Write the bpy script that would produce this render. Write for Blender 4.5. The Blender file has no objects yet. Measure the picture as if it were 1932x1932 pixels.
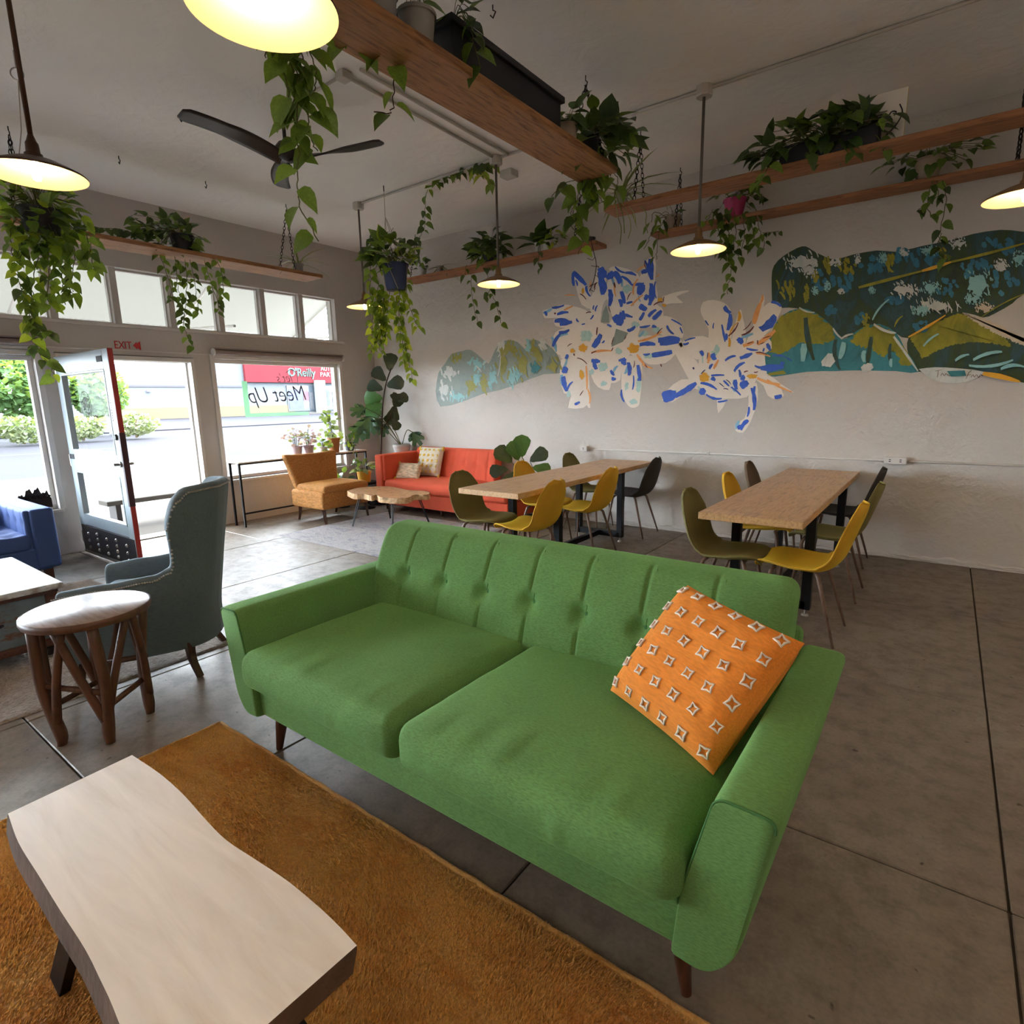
import bpy, bmesh, math, random
from mathutils import Vector, Matrix, Euler, noise
random.seed(7)
V = Vector
PI = math.pi
scene = bpy.context.scene
COL = scene.collection

# ------------------------------------------------------------------ camera, sky, exposure
EYE = V((0.0, 0.0, 1.5))
FPX = 1087.9                      # focal length in pixels of the 1932 px wide photograph
_yaw, _pit, _rol = math.radians(126.857), math.radians(-11.059), math.radians(-1.167)
_f = V((math.cos(_yaw) * math.cos(_pit), math.sin(_yaw) * math.cos(_pit), math.sin(_pit)))
_r = V((math.sin(_yaw), -math.cos(_yaw), 0))
_u = _r.cross(_f)
CR = _r * math.cos(_rol) + _u * math.sin(_rol)
CU = _u * math.cos(_rol) - _r * math.sin(_rol)
CF = _f
cam = bpy.data.cameras.new('camera')
cam.sensor_width = 36.0
cam.lens = 36.0 * FPX / 1932.0
cam.clip_start = 0.05
cam.clip_end = 400
camo = bpy.data.objects.new('camera', cam)
COL.objects.link(camo)
camo.matrix_world = Matrix(((CR.x, CU.x, -CF.x, EYE.x), (CR.y, CU.y, -CF.y, EYE.y), (CR.z, CU.z, -CF.z, EYE.z), (0, 0, 0, 1)))
scene.camera = camo

world = bpy.data.worlds.new('overcast_sky')
scene.world = world
world.use_nodes = True
bgn = world.node_tree.nodes['Background']
bgn.inputs['Color'].default_value = (0.86, 0.93, 1.0, 1)
bgn.inputs['Strength'].default_value = 12.0
vs = scene.view_settings
vs.view_transform = 'Standard'
vs.look = 'None'
vs.gamma = 1.0
vs.exposure = 1.35
vs.use_curve_mapping = False
BULB = 78.0
ADDED_UPLIGHT = 280.0  # strength of the unseen uplighters added for ceiling light


# ------------------------------------------------------------------ photo pixel -> point in the room
def ray(x, y):
    return CF + CR * ((x - 966) / FPX) - CU * ((y - 966) / FPX)
def at_z(x, y, z):
    d = ray(x, y)
    return EYE + d * ((z - EYE.z) / d.z)
def at_y(x, y, Y):
    d = ray(x, y)
    return EYE + d * (Y / d.y)
def at_x(x, y, X):
    d = ray(x, y)
    return EYE + d * (X / d.x)
def at_d(x, y, p):
    """point seen at pixel x, y in the upright plane through p that faces the viewer"""
    n = V((p[0] - EYE.x, p[1] - EYE.y, 0))
    d = ray(x, y)
    return EYE + d * (n.dot(V(p) - EYE) / n.dot(d))


# ------------------------------------------------------------------ materials
def lin(h):
    h = h.lstrip('#')
    o = []
    for i in (0, 2, 4):
        c = int(h[i:i + 2], 16) / 255
        o.append(c / 12.92 if c <= .04045 else ((c + .055) / 1.055) ** 2.4)
    return (o[0], o[1], o[2], 1)
def mul(c, k):
    return (min(1, c[0] * k), min(1, c[1] * k), min(1, c[2] * k), 1)
MATS = {}
def base_mat(name):
    m = bpy.data.materials.new(name)
    m.use_nodes = True
    nt = m.node_tree
    b = nt.nodes['Principled BSDF']
    MATS[name] = m
    return m, nt, b
def tex(nt, kind, scale, coord='Object', stretch=None, **kw):
    tc = nt.nodes.new('ShaderNodeTexCoord')
    n = nt.nodes.new('ShaderNodeTex' + kind)
    n.inputs['Scale'].default_value = scale
    for k, v in kw.items():
        n.inputs[k.replace('_', ' ')].default_value = v
    if coord == 'World':
        src = nt.nodes.new('ShaderNodeNewGeometry').outputs['Position']
    else:
        src = tc.outputs[coord]
    if stretch:
        mp = nt.nodes.new('ShaderNodeMapping')
        mp.inputs['Scale'].default_value = stretch
        nt.links.new(src, mp.inputs['Vector'])
        src = mp.outputs['Vector']
    nt.links.new(src, n.inputs['Vector'])
    return n
def ramp(nt, fac, stops):
    r = nt.nodes.new('ShaderNodeValToRGB')
    e = r.color_ramp.elements
    while len(e) < len(stops):
        e.new(0.5)
    for i, (p, c) in enumerate(stops):
        e[i].position = p
        e[i].color = c
    nt.links.new(fac, r.inputs['Fac'])
    return r.outputs['Color']
def mixc(nt, fac, a, b, mode='MIX'):
    m = nt.nodes.new('ShaderNodeMix')
    m.data_type = 'RGBA'
    m.blend_type = mode
    if isinstance(fac, (int, float)):
        m.inputs['Factor'].default_value = fac
    else:
        nt.links.new(fac, m.inputs['Factor'])
    for s, v in (('A', a), ('B', b)):
        inp = [i for i in m.inputs if i.name == s and i.type == 'RGBA'][0]
        if isinstance(v, tuple):
            inp.default_value = v
        else:
            nt.links.new(v, inp)
    return [o for o in m.outputs if o.type == 'RGBA'][0]
def bump(nt, b, h, strength, dist=.01):
    n = nt.nodes.new('ShaderNodeBump')
    n.inputs['Strength'].default_value = strength
    n.inputs['Distance'].default_value = dist
    nt.links.new(h, n.inputs['Height'])
    nt.links.new(n.outputs['Normal'], b.inputs['Normal'])
    return n
def pm(name, col, rough=.6, metal=0, var=0, vscale=4, bmp=0, bscale=40, sheen=0, spec=.5, stretch=None, coord='Object'):
    """plain procedural material: colour, slow colour variation, fine relief"""
    m, nt, b = base_mat(name)
    c = lin(col) if isinstance(col, str) else col
    b.inputs['Base Color'].default_value = c
    b.inputs['Roughness'].default_value = rough
    b.inputs['Metallic'].default_value = metal
    b.inputs['Specular IOR Level'].default_value = spec
    if sheen:
        b.inputs['Sheen Weight'].default_value = sheen
        b.inputs['Sheen Roughness'].default_value = .45
        b.inputs['Sheen Tint'].default_value = mul(c, 3)
    if var:
        n = tex(nt, 'Noise', vscale, coord, stretch, Detail=5)
        nt.links.new(ramp(nt, n.outputs['Fac'], [(.25, mul(c, 1 - var)), (.75, mul(c, 1 + var))]), b.inputs['Base Color'])
    if bmp:
        n = tex(nt, 'Noise', bscale, coord, stretch, Detail=3)
        bump(nt, b, n.outputs['Fac'], bmp)
    return m
def fabric(name, col, scale=420, var=.18, sheen=.25, rough=.9, bmp=.35):
    """woven cloth: two crossed fine waves over soft noise"""
    m, nt, b = base_mat(name)
    c = lin(col)
    b.inputs['Roughness'].default_value = rough
    b.inputs['Sheen Weight'].default_value = sheen
    b.inputs['Sheen Tint'].default_value = mul(c, 2.5)
    n = tex(nt, 'Noise', scale, 'Object', (.25, 1, 1), Detail=2)
    n2 = tex(nt, 'Noise', 5, 'Object', Detail=4)
    c1 = ramp(nt, n.outputs['Fac'], [(.3, mul(c, 1 - var)), (.7, mul(c, 1 + var))])
    c2 = ramp(nt, n2.outputs['Fac'], [(.3, (.86, .86, .86, 1)), (.7, (1, 1, 1, 1))])
    nt.links.new(mixc(nt, 1.0, c1, c2, 'MULTIPLY'), b.inputs['Base Color'])
    bump(nt, b, n.outputs['Fac'], bmp, .002)
    return m
def wood(name, light, dark, scale=6, stretch=(1, 9, 9), rough=.5, bmp=.1, knots=True):
    """grain runs along the axis with the small stretch"""
    m, nt, b = base_mat(name)
    n = tex(nt, 'Noise', scale, 'Object', stretch, Detail=6, Roughness=.6, Distortion=.6)
    n2 = tex(nt, 'Noise', scale * .4, 'Object', (1, 2, 2), Detail=3)
    cc = ramp(nt, n.outputs['Fac'], [(.28, lin(dark)), (.52, lin(light)), (.75, mul(lin(light), 1.12))])
    if knots:
        cc = mixc(nt, ramp(nt, n2.outputs['Fac'], [(.6, (0, 0, 0, 1)), (.78, (.55, .55, .55, 1))]), cc, lin(dark))
    nt.links.new(cc, b.inputs['Base Color'])
    b.inputs['Roughness'].default_value = rough
    bump(nt, b, n.outputs['Fac'], bmp, .004)
    return m
def glow(name, col, strength):
    m, nt, b = base_mat(name)
    b.inputs['Base Color'].default_value = lin(col)
    b.inputs['Emission Color'].default_value = lin(col)
    b.inputs['Emission Strength'].default_value = strength
    return m
def glass(name, tint=(1, 1, 1, 1)):
    m, nt, b = base_mat(name)
    nt.nodes.remove(b)
    o = nt.nodes['Material Output']
    t = nt.nodes.new('ShaderNodeBsdfTransparent')
    t.inputs['Color'].default_value = tint
    g = nt.nodes.new('ShaderNodeBsdfGlossy')
    g.inputs['Roughness'].default_value = .02
    lw = nt.nodes.new('ShaderNodeLayerWeight')
    lw.inputs['Blend'].default_value = .5
    pw = nt.nodes.new('ShaderNodeMath'); pw.operation = 'POWER'
    nt.links.new(lw.outputs['Facing'], pw.inputs[0]); pw.inputs[1].default_value = 4.0
    fr = nt.nodes.new('ShaderNodeMath'); fr.operation = 'MULTIPLY_ADD'
    nt.links.new(pw.outputs[0], fr.inputs[0]); fr.inputs[1].default_value = .04; fr.inputs[2].default_value = .003
    mx = nt.nodes.new('ShaderNodeMixShader')
    nt.links.new(fr.outputs[0], mx.inputs['Fac'])
    nt.links.new(t.outputs['BSDF'], mx.inputs[1])
    nt.links.new(g.outputs['BSDF'], mx.inputs[2])
    nt.links.new(mx.outputs['Shader'], o.inputs['Surface'])
    return m
def leafmat(name, a, bcol, trans=.35, rough=.4, scale=9):
    m, nt, b = base_mat(name)
    o = nt.nodes['Material Output']
    n = tex(nt, 'Noise', scale, 'Object', Detail=3)
    oi = nt.nodes.new('ShaderNodeObjectInfo')
    ad = nt.nodes.new('ShaderNodeMath')
    ad.operation = 'ADD'
    mu = nt.nodes.new('ShaderNodeMath')
    mu.operation = 'MULTIPLY_ADD'
    nt.links.new(oi.outputs['Random'], mu.inputs[0])
    mu.inputs[1].default_value = .6
    mu.inputs[2].default_value = -.3
    nt.links.new(n.outputs['Fac'], ad.inputs[0])
    nt.links.new(mu.outputs[0], ad.inputs[1])
    c = ramp(nt, ad.outputs[0], [(.25, lin(a)), (.8, lin(bcol))])
    nt.links.new(c, b.inputs['Base Color'])
    b.inputs['Roughness'].default_value = rough
    tr = nt.nodes.new('ShaderNodeBsdfTranslucent')
    nt.links.new(mixc(nt, .5, c, lin('#b5d13a'), 'MIX'), tr.inputs['Color'])
    mx = nt.nodes.new('ShaderNodeMixShader')
    mx.inputs['Fac'].default_value = trans
    nt.links.new(b.outputs['BSDF'], mx.inputs[1])
    nt.links.new(tr.outputs['BSDF'], mx.inputs[2])
    nt.links.new(mx.outputs['Shader'], o.inputs['Surface'])
    return m


# ------------------------------------------------------------------ mesh building
ORG = {}
class MB:
    def __init__(s):
        s.v = []; s.f = []; s.m = []; s.mi = 0
    def add(s, vs_, fs):
        k = len(s.v)
        s.v += [tuple(p) for p in vs_]
        s.f += [tuple(i + k for i in q) for q in fs]
        s.m += [s.mi] * len(fs)
        return s
    def box(s, x0, x1, y0, y1, z0, z1):
        x0, x1 = min(x0, x1), max(x0, x1); y0, y1 = min(y0, y1), max(y0, y1); z0, z1 = min(z0, z1), max(z0, z1)
        return s.add([(x0, y0, z0), (x1, y0, z0), (x1, y1, z0), (x0, y1, z0), (x0, y0, z1), (x1, y0, z1), (x1, y1, z1), (x0, y1, z1)],
                     [(0, 3, 2, 1), (4, 5, 6, 7), (0, 1, 5, 4), (1, 2, 6, 5), (2, 3, 7, 6), (3, 0, 4, 7)])
    def tf(s, M, start=0):
        s.v[start:] = [tuple(M @ V(p)) for p in s.v[start:]]
        return s
    def bar(s, a, b, w, h=None, w2=None, h2=None, up=(0, 0, 1)):
        """square bar from a to b"""
        a, b = V(a), V(b)
        h = h or w; w2 = w2 or w; h2 = h2 or h
        d = (b - a).normalized()
        up = V(up)
        if abs(d.dot(up)) > .98: up = V((0, 1, 0))
        x = d.cross(up).normalized(); y = x.cross(d)
        P = []
        for c, ww, hh in ((a, w, h), (b, w2, h2)):
            for i, j in ((-1, -1), (1, -1), (1, 1), (-1, 1)):
                P.append(c + x * i * ww / 2 + y * j * hh / 2)
        return s.add(P, [(3, 2, 1, 0), (4, 5, 6, 7), (0, 1, 5, 4), (1, 2, 6, 5), (2, 3, 7, 6), (3, 0, 4, 7)])
    def tube(s, pts, r, n=8, closed=False, cap=True):
        pts = [V(p) for p in pts]
        m = len(pts)
        rr = r if isinstance(r, (list, tuple)) else [r] * m
        k0 = len(s.v); P = []
        up = None
        for i, p in enumerate(pts):
            a = pts[(i - 1) % m] if (i or closed) else p
            b = pts[(i + 1) % m] if (i < m - 1 or closed) else p
            d = (b - a)
            d = d.normalized() if d.length > 1e-9 else V((0, 0, 1))
            if up is None:
                up = V((0, 0, 1)) if abs(d.z) < .9 else V((0, 1, 0))
            x = d.cross(up)
            x = x.normalized() if x.length > 1e-6 else V((1, 0, 0))
            up = x.cross(d).normalized()
            for j in range(n):
                t = 2 * PI * j / n
                P.append(p + (x * math.cos(t) + up * math.sin(t)) * rr[i])
        F = []
        for i in range(m if closed else m - 1):
            a, b = i * n, ((i + 1) % m) * n
            for j in range(n):
                F.append((a + j, a + (j + 1) % n, b + (j + 1) % n, b + j))
        if cap and not closed:
            F.append(tuple(range(n - 1, -1, -1))); F.append(tuple(range((m - 1) * n, m * n)))
        return s.add(P, F)
    def lathe(s, prof, c=(0, 0, 0), n=24, cap=False):
        P = []; F = []
        for r, z in prof:
            for j in range(n):
                t = 2 * PI * j / n
                P.append((c[0] + r * math.cos(t), c[1] + r * math.sin(t), c[2] + z))
        for i in range(len(prof) - 1):
            for j in range(n):
                F.append((i * n + j, i * n + (j + 1) % n, (i + 1) * n + (j + 1) % n, (i + 1) * n + j))
        if cap:
            F.append(tuple(range(n - 1, -1, -1))); k = (len(prof) - 1) * n; F.append(tuple(range(k, k + n)))
        return s.add(P, F)
    def grid(s, fn, nu, nv, wrapu=False, flip=False):
        P = [fn(i / (nu if wrapu else nu), j / nv) for j in range(nv + 1) for i in range(nu if wrapu else nu + 1)]
        w = nu if wrapu else nu + 1
        F = []
        for j in range(nv):
            for i in range(nu):
                a, b = j * w + i, j * w + (i + 1) % w
                q = (a, b, b + w, a + w)
                F.append(q[::-1] if flip else q)
        return s.add(P, F)
    def prism(s, poly, fn0, fn1):
        """closed outline extruded: fn0 / fn1 map an outline point to the two end points"""
        n = len(poly)
        return s.add([fn0(p) for p in poly] + [fn1(p) for p in poly],
                     [tuple(range(n - 1, -1, -1)), tuple(range(n, 2 * n))] + [(i, (i + 1) % n, n + (i + 1) % n, n + i) for i in range(n)])
    def rbox(s, size, r=.04, seg=6, c=(0, 0, 0), deform=None, n=(6, 6, 4)):
        """rounded box with a face grid, optionally bent by deform(point, unit point)"""
        hx, hy, hz = [q / 2 for q in size]
        r = min(r, hx, hy, hz)
        def coords(k, h):
            a = [-1 + i * (r / h) / 3 for i in range(3)]
            mid = [-1 + r / h + (2 - 2 * r / h) * i / k for i in range(k + 1)]
            return a + mid + [-x for x in a[::-1]]
        G = [coords(n[i], (hx, hy, hz)[i]) for i in range(3)]
        idx = {}
        P = []; F = []
        def vid(i, j, k):
            key = (i, j, k)
            if key not in idx:
                u = V((G[0][i], G[1][j], G[2][k]))
                p = V((u.x * hx, u.y * hy, u.z * hz))
                q = V((max(-hx + r, min(hx - r, p.x)), max(-hy + r, min(hy - r, p.y)), max(-hz + r, min(hz - r, p.z))))
                d = p - q
                if d.length > 1e-9:
                    p = q + d.normalized() * r
                if deform: p = deform(p, u)
                idx[key] = len(P); P.append(V(c) + V(p))
            return idx[key]
        a, b, e = [len(g) - 1 for g in G]
        for i in range(a):
            for j in range(b):
                F.append((vid(i, j, 0), vid(i, j + 1, 0), vid(i + 1, j + 1, 0), vid(i + 1, j, 0)))
                F.append((vid(i, j, e), vid(i + 1, j, e), vid(i + 1, j + 1, e), vid(i, j + 1, e)))
        for i in range(a):
            for k in range(e):
                F.append((vid(i, 0, k), vid(i + 1, 0, k), vid(i + 1, 0, k + 1), vid(i, 0, k + 1)))
                F.append((vid(i, b, k), vid(i, b, k + 1), vid(i + 1, b, k + 1), vid(i + 1, b, k)))
        for j in range(b):
            for k in range(e):
                F.append((vid(0, j, k), vid(0, j, k + 1), vid(0, j + 1, k + 1), vid(0, j + 1, k)))
                F.append((vid(a, j, k), vid(a, j + 1, k), vid(a, j + 1, k + 1), vid(a, j, k + 1)))
        return s.add(P, F)
    def mesh(s, name, mats, smooth=False, off=None):
        me = bpy.data.meshes.new(name)
        vv = s.v
        if off is not None and off.length > 0:
            vv = [(p[0] - off.x, p[1] - off.y, p[2] - off.z) for p in vv]
        me.from_pydata(vv, [], s.f)
        mats = mats if isinstance(mats, (list, tuple)) else [mats]
        for q in mats:
            me.materials.append(MATS[q] if isinstance(q, str) else q)
        if len(mats) > 1:
            me.polygons.foreach_set('material_index', s.m)
        if smooth:
            me.polygons.foreach_set('use_smooth', [True] * len(me.polygons))
        me.update()
        return me
def root_of(o):
    while o.parent: o = o.parent
    return o
def link(name, me, parent=None):
    o = bpy.data.objects.new(name, me)
    COL.objects.link(o)
    if parent: o.parent = parent
    return o
def obj(name, mb, mats, parent=None, smooth=False, bevel=0, seg=2, angle=None, sub=0, org=None):
    off = org
    if parent is not None:
        off = ORG.get(root_of(parent).name)
    o = link(name, mb.mesh(name, mats, smooth, off), parent)
    if parent is None and org is not None:
        o.location = org
        ORG[o.name] = V(org)
    if bevel:
        md = o.modifiers.new('bevel', 'BEVEL'); md.width = bevel; md.segments = seg; md.limit_method = 'ANGLE'; md.angle_limit = math.radians(35)
    if sub:
        md = o.modifiers.new('sub', 'SUBSURF'); md.levels = sub; md.render_levels = sub
    if angle:
        try:
            o.data.set_sharp_from_angle(angle=math.radians(angle))
        except Exception:
            pass
    return o
def tag(o, label, cat, group=None):
    o['label'] = label; o['category'] = cat
    if group: o['group'] = group
    return o
def thing(name, label, cat, loc=(0, 0, 0), rotz=0, group=None, world=True):
    o = bpy.data.objects.new(name, None)
    COL.objects.link(o)
    o.empty_display_size = .1
    o.location = loc
    o.rotation_euler = (0, 0, rotz)
    if world: ORG[o.name] = V(loc)
    return tag(o, label, cat, group)
def struct(o):
    o['kind'] = 'structure'
    return o
def stuff(o):
    o['kind'] = 'stuff'
    return o
def dup(root, loc=None, rotz=None, label=None, group=None, swap=None):
    r = root.copy(); COL.objects.link(r)
    if loc is not None: r.location = loc
    if rotz is not None: r.rotation_euler = (0, 0, rotz)
    if label: r['label'] = label
    if group: r['group'] = group
    def cp(src, par):
        for ch in list(src.children):
            c = ch.copy(); COL.objects.link(c); c.parent = par
            if swap and c.data and c.data.materials:
                for a_, b_ in swap.items():
                    for i, q in enumerate(c.data.materials):
                        if q and q.name == a_:
                            c.data = SWP(c.data, i, b_)
            cp(ch, c)
    cp(root, r)
    return r
_sw = {}
def SWP(me, i, b):
    k = (me.name, i, b)
    if k not in _sw:
        n = me.copy(); n.materials[i] = MATS[b]; _sw[k] = n
    return _sw[k]
def lerp(a, b, t):
    return a + (b - a) * t
def spline(pts, n=8):
    """Catmull-Rom through points"""
    pts = [V(p) for p in pts]
    if len(pts) < 3:
        return [pts[0].lerp(pts[-1], i / n) for i in range(n + 1)]
    P = [pts[0] * 2 - pts[1]] + pts + [pts[-1] * 2 - pts[-2]]
    o = []
    for i in range(1, len(P) - 2):
        for k in range(n):
            t = k / n
            a, b, c, d = P[i - 1], P[i], P[i + 1], P[i + 2]
            o.append(.5 * ((2 * b) + (c - a) * t + (2 * a - 5 * b + 4 * c - d) * t * t + (3 * b - a - 3 * c + d) * t ** 3))
    o.append(pts[-1])
    return o


# ------------------------------------------------------------------ material library
def cloth_through(name, col, k):
    m, nt, b = base_mat(name)
    b.inputs['Base Color'].default_value = lin(col); b.inputs['Roughness'].default_value = .8
    n = tex(nt, 'Noise', 30, 'Object', Detail=3); bump(nt, b, n.outputs['Fac'], .1)
    tr = nt.nodes.new('ShaderNodeBsdfTranslucent'); tr.inputs['Color'].default_value = lin(col)
    mx = nt.nodes.new('ShaderNodeMixShader'); mx.inputs['Fac'].default_value = k
    nt.links.new(b.outputs['BSDF'], mx.inputs[1]); nt.links.new(tr.outputs['BSDF'], mx.inputs[2])
    nt.links.new(mx.outputs['Shader'], nt.nodes['Material Output'].inputs['Surface'])
def concrete_floor():
    m, nt, b = base_mat('floor_concrete')
    n1 = tex(nt, 'Noise', .9, 'World', Detail=6, Roughness=.65)
    n2 = tex(nt, 'Noise', 9, 'World', Detail=8, Roughness=.7)
    n3 = tex(nt, 'Noise', 70, 'World', Detail=2)
    a = ramp(nt, n1.outputs['Fac'], [(.3, lin('#6d6053')), (.55, lin('#83776a')), (.75, lin('#8d8477'))])
    c = ramp(nt, n2.outputs['Fac'], [(.3, (.62, .6, .58, 1)), (.55, (1, 1, 1, 1)), (.8, (1.0, .97, .93, 1))])
    d = ramp(nt, n3.outputs['Fac'], [(.3, (.85, .85, .85, 1)), (.6, (1, 1, 1, 1))])
    n4 = tex(nt, 'Noise', 21, 'World', Detail=2)
    e = ramp(nt, n4.outputs['Fac'], [(.24, (.3, .27, .24, 1)), (.29, (1, 1, 1, 1))])
    n5 = tex(nt, 'Noise', 3.5, 'World', Detail=9, Roughness=.8, Distortion=1.5)
    f_ = ramp(nt, n5.outputs['Fac'], [(.62, (1, 1, 1, 1)), (.72, (1.18, 1.12, 1.05, 1))])
    cc = mixc(nt, 1, mixc(nt, 1, mixc(nt, 1, a, c, 'MULTIPLY'), d, 'MULTIPLY'), e, 'MULTIPLY')
    nt.links.new(mixc(nt, 1, cc, f_, 'MULTIPLY'), b.inputs['Base Color'])
    r = ramp(nt, n2.outputs['Fac'], [(.3, (.58, .58, .58, 1)), (.7, (.4, .4, .4, 1))])
    nt.links.new(r, b.inputs['Roughness'])
    bump(nt, b, n2.outputs['Fac'], .12, .006)
def plaster(name, col, rough=.8, strength=.25, stains=.12, sc=14):
    m, nt, b = base_mat(name)
    c = lin(col)
    n1 = tex(nt, 'Noise', 1.1, 'World', Detail=5)
    n2 = tex(nt, 'Noise', sc, 'World', Detail=6, Roughness=.6)
    n3 = tex(nt, 'Noise', 5, 'World', None, Detail=3, Distortion=1.2)
    nt.links.new(ramp(nt, n1.outputs['Fac'], [(.3, mul(c, 1 - stains)), (.7, c)]), b.inputs['Base Color'])
    b.inputs['Roughness'].default_value = rough
    ad = nt.nodes.new('ShaderNodeMath'); ad.operation = 'MULTIPLY_ADD'
    nt.links.new(n3.outputs['Fac'], ad.inputs[0]); ad.inputs[1].default_value = 1.5
    nt.links.new(n2.outputs['Fac'], ad.inputs[2])
    bump(nt, b, ad.outputs[0], strength, .012)
concrete_floor()
plaster('wall_paint', '#c3bdb8', .75, .35, .07)
plaster('wall_mural_paint', '#c8c2bb', .7, .8, .08, 18)
plaster('ceiling_paint', '#efebe6', .85, .5, .07, 10)
pm('joint_dark', '#4a423a', .9, bmp=.2)
pm('trim_white', '#cfcac4', .45, var=.04, bmp=.05)
pm('door_paint', '#a9b8bf', .4, var=.06, bmp=.05, bscale=15)
pm('door_red', '#a4322f', .5, var=.1)
pm('door_edge_dark', '#3d2430', .5, var=.2, bscale=20, bmp=.1)
pm('kick_plate', '#3d3a3e', .45, .6, var=.25, vscale=10)
pm('steel', '#a8a6a2', .35, .9, var=.1)
pm('conduit_paint', '#bdb7ae', .55, .3, var=.06)
pm('black_metal', '#17181b', .45, .6, var=.2, bmp=.05)
pm('dark_metal', '#2a2422', .5, .5, var=.25, bmp=.1)
pm('bronze', '#4a3222', .4, .6, var=.25, vscale=8)
pm('decal_dark', '#4d4b5c', .7)
pm('decal_black', '#23242b', .7, var=.3, vscale=60)
pm('exit_red', '#c23434', .6)
pm('blind_cloth', '#8d7f7b', .8, var=.1, bmp=.1)
glass('window_glass', (.97, .99, 1, 1))
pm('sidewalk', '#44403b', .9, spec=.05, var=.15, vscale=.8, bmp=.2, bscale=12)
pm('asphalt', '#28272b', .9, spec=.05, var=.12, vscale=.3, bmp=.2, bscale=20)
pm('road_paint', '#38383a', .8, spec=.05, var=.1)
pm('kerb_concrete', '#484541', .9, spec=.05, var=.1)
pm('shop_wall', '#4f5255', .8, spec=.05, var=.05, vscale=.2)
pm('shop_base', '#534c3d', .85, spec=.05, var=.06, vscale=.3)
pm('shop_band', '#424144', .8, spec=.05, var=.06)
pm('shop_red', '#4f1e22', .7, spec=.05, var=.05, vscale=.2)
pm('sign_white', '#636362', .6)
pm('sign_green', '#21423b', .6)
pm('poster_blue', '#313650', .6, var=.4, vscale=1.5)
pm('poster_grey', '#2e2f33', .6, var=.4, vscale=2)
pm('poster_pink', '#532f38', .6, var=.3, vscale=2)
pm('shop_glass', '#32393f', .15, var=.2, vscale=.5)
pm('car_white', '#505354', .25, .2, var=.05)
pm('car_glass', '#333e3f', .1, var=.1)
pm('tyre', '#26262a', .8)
leafmat('hedge_leaf', '#2c4722', '#4a673a', .3, .7, 1.5)
leafmat('shrub_leaf', '#404934', '#5e624a', .2, .8, 1.5)
pm('bark', '#5b4a3a', .9, var=.3, bmp=.5, bscale=30)
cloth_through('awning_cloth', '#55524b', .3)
cloth_through('decal_green', '#a9c9b0', .6)
pm('canvas_white', '#f0eae0', .7, var=.04)


def txt(s, size, shear=0, extrude=.002, off=0):
    cu = bpy.data.curves.new('t', 'FONT')
    cu.body = s; cu.size = size; cu.shear = shear; cu.extrude = extrude; cu.align_x = 'LEFT'; cu.offset = off
    o = bpy.data.objects.new('t', cu); COL.objects.link(o)
    bpy.context.view_layer.update()
    me = bpy.data.meshes.new_from_object(o.evaluated_get(bpy.context.evaluated_depsgraph_get()))
    bpy.data.objects.remove(o); bpy.data.curves.remove(cu)
    return me
def text_on(name, s, size, mat, origin, parent=None, right=(0, 1, 0), normal=(1, 0, 0), shear=0, extrude=.002, width=None, up=(0, 0, 1), off=0):
    me = txt(s, size, shear, extrude, off)
    xs = [v.co.x for v in me.vertices]
    k = (width / (max(xs) - min(xs))) if width else 1
    R = V(right); N = V(normal); U = V(up)
    M = Matrix(((R.x * k, U.x, N.x, 0), (R.y * k, U.y, N.y, 0), (R.z * k, U.z, N.z, 0), (0, 0, 0, 1)))
    me.transform(M)
    off = V(origin)
    if parent: off = off - ORG.get(root_of(parent).name, V((0, 0, 0)))
    me.transform(Matrix.Translation(off))
    me.materials.clear(); me.materials.append(MATS[mat])
    return link(name, me, parent)


# ------------------------------------------------------------------ the room
WX, WY, CZ = -7.27, 6.19, 3.69
RX, RY = 4.6, -5.0
fl = obj('floor', MB().box(WX - .2, RX, RY, WY + .2, -.2, -.012), 'joint_dark'); struct(fl)
JX = [WX - .2] + [-5.96 + 1.25 * i for i in range(9)]
JX[-1] = RX
JY = [RY, -3.51, -2.13, -.75, .63, 2.0, 3.38, 4.78, WY]
k = 0
for i in range(len(JX) - 1):
    for j in range(len(JY) - 1):
        g = .0035
        hx, hy = (JX[i + 1] - JX[i]) / 2 - g, (JY[j + 1] - JY[j]) / 2 - g
        key = 'slab%.3f_%.3f' % (hx, hy)
        me = bpy.data.meshes.get(key)
        if not me:
            me = MB().box(-hx, hx, -hy, hy, -.012, 0).mesh(key, 'floor_concrete')
        o = link('slab', me, fl)
        o.location = ((JX[i] + JX[i + 1]) / 2, (JY[j] + JY[j + 1]) / 2, 0)
        md = o.modifiers.new('bevel', 'BEVEL'); md.width = .004; md.segments = 1
ce = struct(obj('ceiling', MB().box(WX - .2, RX, RY, WY + .2, CZ, CZ + .2), 'ceiling_paint'))
def wallback():
    # plaster wall with a crumbling foot
    mb = MB().box(WX - .2, RX, WY, WY + .2, -.2, CZ)
    return struct(obj('wall_back', mb, 'wall_mural_paint'))
wb = wallback()
mb = MB()
def foot(u, v):
    x = lerp(WX, RX, u)
    h = .045 + .03 * noise.noise((x * 2.3, 0, 3)) + .018 * noise.noise((x * 11, 4, 1))
    z = v * h
    d = .012 + .01 * noise.noise((x * 7, v * 4, 0)) + .006 * noise.noise((x * 23, v * 9, 0))
    return (x, WY - (d if v < .85 else 0), z)
mb.grid(foot, 420, 5, flip=True)
obj('crumbling_foot', mb, 'wall_mural_paint', wb)
struct(obj('wall_right', MB().box(RX, RX + .2, RY, WY + .2, -.2, CZ), 'wall_paint'))
struct(obj('wall_front', MB().box(WX - .2, RX + .2, RY - .2, RY, -.2, CZ), 'wall_paint'))

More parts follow.
